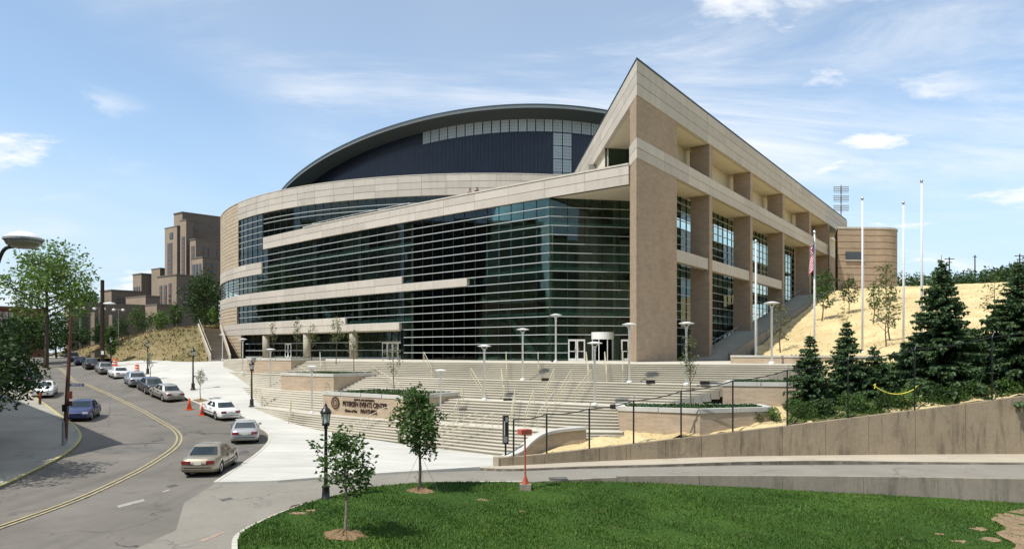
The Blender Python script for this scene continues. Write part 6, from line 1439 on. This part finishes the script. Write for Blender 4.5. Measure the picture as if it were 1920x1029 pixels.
# stadium floodlight mast far right
fm = thing('floodlight_mast', 'distant stadium floodlight mast with three banks of lamps', 'floodlight', (*XY(1577, 330), 20)); k = 330 / F; zb = (HY - 470) * k; z_ = (HY - 347) * k
MB().tube([(*XY(1577, 330), zb), (*XY(1577, 330), z_)], .28, 6).build('mast', M['grey_m'], fm)
for b, yy_ in enumerate((351, 368, 386)):
    rk = MB().box((*XY(1577, 330), (HY - yy_ - 10) * k), (28 * k, .15, .15)).build('rack', M['grey_m'], fm)
    for j in range(3):
        for i in range(8):
            q = XY(1564 + i * 3.7, 329.6); MB().lathe([(.02, -.3), (.36, -.2), (.40, .15), (.2, .3)], 8, (q[0], q[1], (HY - yy_ - j * 3.6) * k)).build('lamp', M['grey_m'], rk)
# red entry post on a concrete block, kiosk, yellow tape
pb_ = gp(985, 916); t = thing('card_reader_post', 'faded red post with a box on top standing at the lawn edge', 'post', (pb_.x, pb_.y, -6.1)); k = pb_.y / F
MB().box((0, 0, .02), (.5, .45, .42)).build('concrete_block', M['lowwall'], t, local=True); z0 = (HY - 906) * k + 6.1
MB().lathe([(.19, z0), (.17, z0 + .03), (.07, z0 + .28), (.05, z0 + .34)], 4).build('flared_foot', M['redpost'], t, local=True); MB().tube([(0, 0, z0 + .2), (-.02, 0, (HY - 814) * k + 6.1)], .04, 8).build('post', M['redpost'], t, local=True)
MB().box((-.03, 0, (HY - 809) * k + 6.1), (.52, .4, .22), .5).build('box', M['redpost'], t, local=True)
kp = P(948, 850, 38.8); t = thing('kiosk', 'tall black information kiosk at the lower end of the stairs', 'kiosk', tuple(kp)); k = kp.y / F
MB().box((0, 0, .3), (.1, .1, .9)).build('post', M['black'], t, local=True); MB().box((0, 0, 1.3), (.30, .16, 1.55), .5).build('case', M['black'], t, local=True)
MB().box((-.075, -.085, 1.38), (.05, .09, .8), .5).build('side_panel', M['metal_w'], t, local=True); MB().box((.06, -.11, 1.86), (.13, .03, .26), .5).build('poster', M['grey_m'], t, local=True); MB().box((0, -.1, .78), (.2, .04, .3), .5).build('notice', M['grey_m'], t, local=True)
a, b = P(1638, 722, 42.3), P(1716, 728, 42.3); m = MB(); m.tube([a.lerp(b, i / 12) - Vector((0, 0, 1.7 * (i / 12) * (1 - i / 12) * 1.0)) for i in range(13)], .03, 5); m.tube([a, a + Vector((.12, 0, .1)), a + Vector((.05, 0, -.2))], .03, 5)
m.tube([b, b + Vector((.05, 0, .12)), b + Vector((.2, 0, .2))], .03, 5); tag(m.build('caution_tape', M['ytape']), 'yellow caution tape sagging in front of the spruces', 'tape')
for i, (x, y, lb) in enumerate(((355, 768, 'orange traffic cone left of the two by the white car'), (380, 778, 'orange traffic cone nearest the front of the white car'))):
    p = gp(x, y); t = thing('traffic_cone', lb, 'cone', tuple(p), 'traffic cones on the street'); MB().box((0, 0, .025), (.42, .42, .05)).build('base', M['orange'], t, local=True); MB().lathe([(.17, .05), (.05, .8), (.035, .82)], 14).build('body', M['orange'], t, True, local=True); MB().lathe([(.115, .36), (.085, .52)], 14).build('band', M['reflect'], t, True, local=True); t.scale = (1.25,) * 3
for i, (x, y, lb) in enumerate(((401, 673, 'orange striped barrel at the foot of the bank stair'), (257, 700, 'orange barrel behind the light blue car'), (216, 688, 'orange barrel behind the white car'))):
    p = gp(x, y); t = thing('traffic_barrel', lb, 'barrel', (p.x, p.y, p.z + .1), 'orange barrels'); MB().lathe([(.36, 0), (.36, .08), (.3, .1), (.29, .35)], 16).build('base', M['orange'], t, local=True); MB().lathe([(.285, .35), (.28, .5)], 16).build('band', M['reflect'], t, local=True); MB().lathe([(.28, .5), (.27, .7)], 16).build('body', M['orange'], t, local=True); MB().lathe([(.265, .7), (.26, .82)], 16).build('band', M['reflect'], t, local=True); MB().lathe([(.26, .82), (.24, 1.05), (.05, 1.1)], 16).build('top', M['orange'], t, local=True)
# hydrant and meter on the shaded pavement
p = gp(75, 760); t = thing('parking_meter', 'dark short meter post on the shaded kerb by the white car', 'meter', (p.x, p.y, p.z + .1)); MB().tube([(0, 0, 0), (0, 0, .7)], .11, 8).build('post', M['rust'], t, local=True); MB().lathe([(.11, .68), (.15, .75), (.15, .95), (.08, 1.08), (.02, 1.1)], 12).build('head', M['redpost'], t, local=True)
# black floor lights / bins on the landings: small dark boxes
for i, (x, y, D) in enumerate(((1023, 712, 55.2), (952, 750, 51.5), (1153, 762, 45.8), (1220, 716, 50.6), (1322, 718, 48.4), (1040, 676, 64.5))):
    p = P(x, y, D); o = MB().prism([(p.x - .32, p.y), (p.x + .32, p.y), (p.x + .26, p.y + .4), (p.x - .26, p.y + .4)], p.z - .1, p.z + .12).build('step_light', M['black']); tag(o, ('low black light box on the second landing near mid stairs', 'low black light box on the third landing left', 'low black light box at the corner of the lower right planter', 'low black light box right of the prow lamp', 'low black light box by the pier lamp', 'low black box at the head of the stairs')[i], 'light', 'low black boxes on the stairs')
# ================================================================ cars
WX = (-1.38, 1.36)
def make_car(label, paintmat, L=4.75, Wd=1.80, H=1.42, kind='sedan', group='cars parked along the street'):
    t = thing('parked_car', label, 'car', (0, 0, 0), group); hw = Wd / 2; rw = 0.33
    # side profile: shoulder height along the length (x forward)
    if kind == 'van': hood = [(-L / 2, .55), (-L / 2 + .05, .95), (L / 2 - 1.2, 1.0), (L / 2 - .5, .93), (L / 2 - .12, .78), (L / 2, .5)]
    else: hood = [(-L / 2, .52), (-L / 2 + .05, .84), (-L / 2 + .25, .95), (-L / 2 + 1.0, .97), (L / 2 - 1.55, .97), (L / 2 - .75, .88), (L / 2 - .2, .72), (L / 2, .48)]
    hx, hzv = zip(*hood); n = 64; xs = np.linspace(-L / 2, L / 2, n); m = MB(); v = []
    for x in xs:
        zt = float(np.interp(x, hx, hzv)); e = abs(x) / (L / 2); w = hw * (1 - 0.16 * max(0, (e - .62) / .38) ** 2); zb = 0.22 + .06 * max(0, (e - .85) / .15)
        wmax = 0
        for wx in (WX[0] * L / 4.75, WX[1] * L / 4.75):
            d = abs(x - wx)
            if d < rw + .05: wmax = max(wmax, rw + math.sqrt((rw + .05) ** 2 - d * d))
        zbw = max(zb, min(wmax, zt - .12)); zm = max(zbw + .02, zb + (zt - zb) * .55)
        sec = [(w * .55, zb), (w * .94, zbw), (w * .99, max(zbw + .01, zb + (zt - zb) * .25)), (w, zm), (w * .97, max(zm + .01, zt - .13)), (w * .88, zt - .02), (w * .5, zt + .015)]
        v += [(x, y, z) for y, z in sec] + [(x, -y, z) for y, z in sec[::-1]]
    k = 14; f = [(i * k + j, i * k + (j + 1) % k, (i + 1) * k + (j + 1) % k, (i + 1) * k + j) for i in range(n - 1) for j in range(k)] + [tuple(range(k)), tuple(range((n - 1) * k, n * k))[::-1]]
    m.add(v, f); body = m.build('body', paintmat, t, True, local=True)
    # cabin
    if kind == 'van': xb, xtb, xtf, xf = -L / 2 + .10, -L / 2 + .32, .55, 1.32
    elif kind == 'coupe': xb, xtb, xtf, xf = -L / 2 + .75, -.62, .30, 1.15
    else: xb, xtb, xtf, xf = -L / 2 + .80, -1.0, .38, 1.12
    zb = .94; wb, wt = hw * .90, hw * .70; zr_ = H - .03
    def cab(u, s, o=0.0):
        """s 0 belt..1 roof; returns front and rear x, half width, z"""
        return None
    m = MB(); rows = 5; V = []
    for i in range(rows):
        s = i / (rows - 1); z = zb + (zr_ - zb) * s; w = wb + (wt - wb) * s ** 1.25; a = xb + (xtb - xb) * s ** 0.9; b = xf + (xtf - xf) * s ** 0.9
        cur = [(a, 0), (a + .03, w * .6), (a + .12, w * .93), (a + .3, w), ((a + b) / 2, w * 1.01), (b - .3, w), (b - .1, w * .93), (b + .0, w * .6), (b + .03, 0)]
        V += [(x, y, z) for x, y in cur] + [(x, -y, z) for x, y in cur[-2:0:-1]]
    k = 16; f = [(i * k + j, i * k + (j + 1) % k, (i + 1) * k + (j + 1) % k, (i + 1) * k + j) for i in range(rows - 1) for j in range(k)]
    m.add(V, f); top = [((rows - 1) * k + j) for j in range(k)]; c = len(m.v); tp = [V[j] for j in top]; cx_ = (xtb + xtf) / 2
    inn = [(cx_ + (p[0] - cx_) * .8, p[1] * .8, H) for p in tp]; m.add(inn, []); m.f += [(top[j], top[(j + 1) % k], c + (j + 1) % k, c + j) for j in range(k)] + [tuple(c + j for j in range(k))]; m.mi += [0] * (k + 1)
    m.build('cabin', paintmat, t, True, local=True)
    def cp(x_or, s, y):  # point on cabin surface for front/rear screens
        pass
    def scr(name, front):
        m = MB(); v = []
        for s in (.10, .5, .90):
            z = zb + (zr_ - zb) * s; w = (wb + (wt - wb) * s ** 1.25); a = xb + (xtb - xb) * s ** .9; b = xf + (xtf - xf) * s ** .9
            for yk in (-.84, -.55, 0, .55, .84):
                edge = .075 if abs(yk) > .8 else (.02 if abs(yk) > .5 else 0); v.append(((b + .045 - edge) if front else (a - .028 + edge), w * yk, z))
        m.add(v, [(r * 5 + c, r * 5 + c + 1, r * 5 + c + 6, r * 5 + c + 5) for r in range(2) for c in range(4)]); m.build(name, M['carglass'], t, True, local=True)
    scr('windscreen', True); scr('rear_window', False)
    for sg in (-1, 1):
        xm = (xb + xf) / 2 - .05
        for a0, a1 in ((0, 1), (1, 0)):
            m = MB(); v = []
            for s in (.12, .88):
                z = zb + (zr_ - zb) * s; w = wb + (wt - wb) * s ** 1.25 + .012; a = xb + (xtb - xb) * s ** .9 + .38 - .1 * s; b = xf + (xtf - xf) * s ** .9 - .38 + .12 * s
                lo_, hi_ = (a, xm - .04) if a0 == 0 else (xm + .04, b); v += [(lo_, sg * w, z), (hi_, sg * w, z)]
            m.add(v, [(0, 1, 3, 2)]); m.build('side_window', M['carglass'], t, local=True)
        MB().box((xf - .28, sg * (hw + .05), zb + .03), (.10, .2, .13)).build('mirror', paintmat, t, local=True)
        MB().box((-L / 2 + .035, sg * hw * .64, .74), (.1, hw * .42, .15), sg * -.12).build('tail_lamp', M['tail'], t, local=True)
        MB().box((L / 2 - .11, sg * hw * .64, .635), (.16, hw * .42, .13), sg * -.28).build('headlight', M['head'], t, local=True)
        for wx in WX:
            wh = MB().lathe([(.33 * .62, -.1), (.33, -.09), (.33, .09), (.33 * .62, .1)], 20).build('wheel', M['tyre'], t, local=True); wh.location = (wx * L / 4.75, sg * (hw - .14), .33); wh.rotation_euler = (R(90), 0, 0)
            MB().lathe([(.02, .085), (.21, .085), (.21, .103), (.14, .108), (.05, .096), (.02, .1)], 16).build('rim', M['rim'], wh, local=True)
            MB().lathe([(.02, -.1), (.05, -.096), (.14, -.108), (.21, -.103), (.21, -.085), (.02, -.085)], 16).build('rim', M['rim'], wh, local=True)
    for sg in (-1, 1):
        MB().box((0, sg * (hw + .004), .52), (L * .40, .03, .055)).build('side_moulding', M['trim'], t, local=True); MB().box((0, sg * (hw - .03), .27), (L * .42, .05, .08)).build('sill', M['trim'], t, local=True)
        for xd in ((xb + xf) / 2 - .05, (xb + xf) / 2 + 1.0): MB().box((xd, sg * (hw - .012), .66), (.016, .03, .5)).build('door_seam', M['trim'], t, local=True)
        for xd in ((xb + xf) / 2 - .25, (xb + xf) / 2 + .78): MB().box((xd - .02, sg * (hw - .004), .82), (.2, .03, .035)).build('door_handle', M['trim'], t, local=True)
    MB().box((-L / 2 + .01, 0, .645), (.05, Wd * .5, .02)).build('boot_seam', M['trim'], t, local=True)
    MB().box((-L / 2 - .075, 0, .49), (.02, Wd * .7, .045)).build('bumper_strip', M['trim'], t, local=True)
    MB().box((-L / 2 - .01, 0, .50), (.14, Wd * .86, .17)).build('rear_bumper', paintmat, t, local=True); MB().box((L / 2 - .015, 0, .42), (.12, Wd * .80, .17)).build('front_bumper', paintmat, t, local=True)
    MB().box((-L / 2 - .015, 0, .70), (.04, .34, .15)).build('number_plate', M['plate'], t, local=True); MB().box((L / 2 - .03, 0, .56), (.06, .8, .09)).build('grille', M['trim'], t, local=True)
    MB().box((0, 0, .30), (L * .93, Wd * .72, .18)).build('underbody', M['trim'], t, local=True)
    return t
PC = {}
def pcol(n, c, metal=0.0):
    if n not in PC: PC[n] = paint('car_paint_' + n, c, metal)
    return PC[n]
PROTO = {}
def car(label, x, y, heading, col, kind='sedan', L=4.75, H=1.42, group='cars parked along the right kerb'):
    """x, y: picture position of the middle of the car on the ground; heading: plan direction"""
    p = gp(x, y); key = (col[0], kind, L)
    t = make_car(label, pcol(*col), L, 1.8, H, kind, group)
    hd = Vector(heading).normalized(); f_ = Vector((p.x, p.y)) + hd; za = z1(zr, *(Vector((p.x, p.y)) + hd * 1.4)); zb = z1(zr, *(Vector((p.x, p.y)) - hd * 1.4))
    t.location = (p.x, p.y, (za + zb) / 2 + .01); t.rotation_mode = 'XYZ'; t.rotation_euler = (0, -math.atan2(za - zb, 2.8), math.atan2(hd.y, hd.x)); return t
krA = [Vector(p) for p in kr]
def kerb_dir(x, y):
    p = gp(x, y).xy; i = min(range(len(krA) - 1), key=lambda j: (krA[j] - p).length); return -(krA[min(i + 2, len(krA) - 1)] - krA[max(i - 2, 0)]).normalized()
car('gold sedan driving away in the near lane', 397, 880, (-0.13, 1), ('gold', (.30, .26, .19), .35), group='cars on the street')
car('silver coupe stopped at the kerb bend ahead of the gold sedan', 460, 824, (-0.36, 1), ('silver', (.42, .42, .40), .4), 'coupe', 4.5, 1.33)
car('white sedan parked right behind the traffic cones', 411, 781, (-0.95, 1), ('white', (.78, .78, .75), 0))
row = [(311, 747, ('champagne', (.40, .38, .33), .4), 'sedan', 'champagne sedan parked beyond the cones'), (282, 733, ('charcoal', (.06, .065, .07), .3), 'sedan', 'charcoal sedan parked behind the champagne sedan'), (254, 721, ('paleblue', (.36, .39, .42), .4), 'sedan', 'pale blue silver sedan fourth from the cones'), (222, 708, ('white', (.78, .78, .75), 0), 'sedan', 'long white sedan parked between two orange barrels'),
       (195, 698, ('dustsilver', (.25, .25, .24), .4), 'sedan', 'dull silver sedan parked at the wooden pole'), (170, 690, ('black', (.02, .02, .025), .1), 'sedan', 'black sedan parked just left of the wooden pole'), (150, 683, ('navy', (.035, .05, .12), .3), 'sedan', 'navy blue sedan with bright rear glass in the far row'), (137, 676, ('slate', (.10, .12, .15), .3), 'van', 'slate van with a pale roof in the far row'), (119, 670, ('green', (.04, .07, .07), .3), 'van', 'dark green van last in the far row')]
for x, y, c, kd, lb in row: car(lb, x, y, kerb_dir(x, y), c, kd, 4.75, 1.72 if kd == 'van' else 1.42)
car('dark blue sedan facing the viewer at the shaded corner', 156, 784, (0.36, -1), ('blue', (.022, .035, .12), .3), group='cars parked along the left kerb')
car('white coupe facing the viewer on the left kerb', 84, 741, (0.5, -1), ('white', (.78, .78, .75), 0), 'coupe', 4.6, 1.36, group='cars parked along the left kerb')
car('dark teal sedan behind the white coupe on the left kerb', 62, 722, (0.55, -1), ('teal', (.02, .05, .05), .3), group='cars parked along the left kerb')
car('slate blue sedan half hidden by the near left tree', 42, 711, (0.6, -1), ('slateblue', (.10, .14, .22), .3), group='cars parked along the left kerb')
car('black car crossing at the far end of the street', 58, 668, (1, .25), ('black', (.02, .02, .025), .1), group='cars on the street')
car('small red car at the far left end of the street', 28, 669, (1, .3), ('red', (.25, .02, .02), .1), group='cars on the street')

# ================================================================ people
def person(label, loc, rz, shirt, trousers, hair='hair', arms='lean', hatmat=None):
    t = thing('person', label, 'person', loc, None, rz)
    def skin(name, verts, edges, radii, mat, root=0):
        me = bpy.data.meshes.new(name); me.from_pydata(verts, edges, []); me.materials.append(M[mat]); o = link(name, me, t)
        md = o.modifiers.new('skin', 'SKIN'); sv = me.skin_vertices[0].data
        for i, r in enumerate(radii): sv[i].radius = (r, r); sv[i].use_root = (i == root)
        sb = o.modifiers.new('sub', 'SUBSURF'); sb.levels = 1; sb.render_levels = 2
        for p_ in me.polygons: p_.use_smooth = True
        md.use_smooth_shade = True; return o
    if arms == 'lean': hl, hr, el, er = (-.30, .36, 1.12), (.30, .36, 1.12), (-.38, .14, 1.14), (.38, .14, 1.14)
    else: hl, hr, el, er = (-.27, .10, .80), (.27, .05, .80), (-.28, -.02, 1.08), (.28, -.02, 1.08)
    V = [(0, 0, .95), (0, .01, 1.15), (0, 0, 1.38), (0, .01, 1.50), (0, .02, 1.60), (0, .025, 1.70), (-.19, 0, 1.40), el, hl, (.19, 0, 1.40), er, hr, (-.10, 0, .90), (-.11, .02, .50), (-.11, -.02, .08), (-.11, .13, .035), (.10, 0, .90), (.11, .03, .50), (.11, -.01, .08), (.11, .14, .035)]
    E_ = [(0, 1), (1, 2), (2, 3), (3, 4), (4, 5), (2, 6), (6, 7), (7, 8), (2, 9), (9, 10), (10, 11), (0, 12), (12, 13), (13, 14), (14, 15), (0, 16), (16, 17), (17, 18), (18, 19)]
    rd = [.13, .12, .13, .055, .085, .075, .065, .045, .036, .065, .045, .036, .09, .062, .045, .04, .09, .062, .045, .04]
    skin('body', V, E_, rd, 'skin')
    skin('shirt', [V[0], V[1], V[2], (0, .005, 1.44), V[6], tuple(Vector(V[6]).lerp(Vector(el), .75)), V[9], tuple(Vector(V[9]).lerp(Vector(er), .75))], [(0, 1), (1, 2), (2, 3), (2, 4), (4, 5), (2, 6), (6, 7)], [.15, .14, .155, .08, .085, .06, .085, .06], shirt)
    skin('trousers', [V[0], V[12], V[13], (-.11, -.015, .14), V[16], V[17], (.11, -.005, .14)], [(0, 1), (1, 2), (2, 3), (0, 4), (4, 5), (5, 6)], [.145, .105, .078, .065, .105, .078, .065], trousers)
    MB().lathe([(.03, 1.765), (.085, 1.745), (.105, 1.69), (.104, 1.63), (.085, 1.57)], 14, (0, -.012, 0)).build('hair', M[hair], t, True, local=True)
    for sg in (-1, 1): MB().lathe([(.004, -.008), (.011, 0), (.004, .008)], 8, (sg * .034, .108, 1.655)).build('eye', M['hair'], t, local=True); MB().box((sg * .098, .02, 1.635), (.02, .035, .05)).build('ear', M['skin'], t, local=True)
    MB().box((0, .118, 1.625), (.022, .03, .04)).build('nose', M['skin'], t, local=True); MB().box((0, .108, 1.585), (.045, .012, .01)).build('mouth', M['cloth_b'], t, local=True)
    for h_, sg in ((hl, -1), (hr, 1)):
        for q in range(4): MB().tube([(h_[0] + (q - 1.5) * .018, h_[1] + .03, h_[2]), (h_[0] + (q - 1.5) * .02, h_[1] + .07, h_[2] - .01), (h_[0] + (q - 1.5) * .02, h_[1] + (.095, .105, .1, .085)[q], h_[2] - .04)], [.009, .0085, .007], 5).build('finger', M['skin'], t, local=True)
        MB().tube([(h_[0] - sg * .03, h_[1] + .01, h_[2]), (h_[0] - sg * .055, h_[1] + .045, h_[2] - .01), (h_[0] - sg * .05, h_[1] + .07, h_[2] - .02)], [.01, .009, .007], 5).build('thumb', M['skin'], t, local=True)
    if hatmat: MB().lathe([(.16, 1.71), (.115, 1.715), (.11, 1.78), (.06, 1.83), (.01, 1.84)], 16).build('cap', M[hatmat], t, True, local=True)
    return t
for x, lb, sh in ((872.5, 'person in a dark top leaning on the terrace parapet, left of two', 'cloth_b'), (886, 'person with long dark hair leaning on the parapet, right of two', 'cloth_d')):
    s = s_at(x); pq, n_ = fpath(s); pq = pq - n_ * .78; person(lb, (pq.x, pq.y, 17.12), math.atan2(n_.y, n_.x) - R(90), sh, 'cloth_d')
p = gp(52, 738); person('pedestrian with a white cap on the shaded left pavement', (p.x, p.y, p.z + .12), R(200), 'cloth_p', 'cloth_d', arms='hang', hatmat='cloth_w')
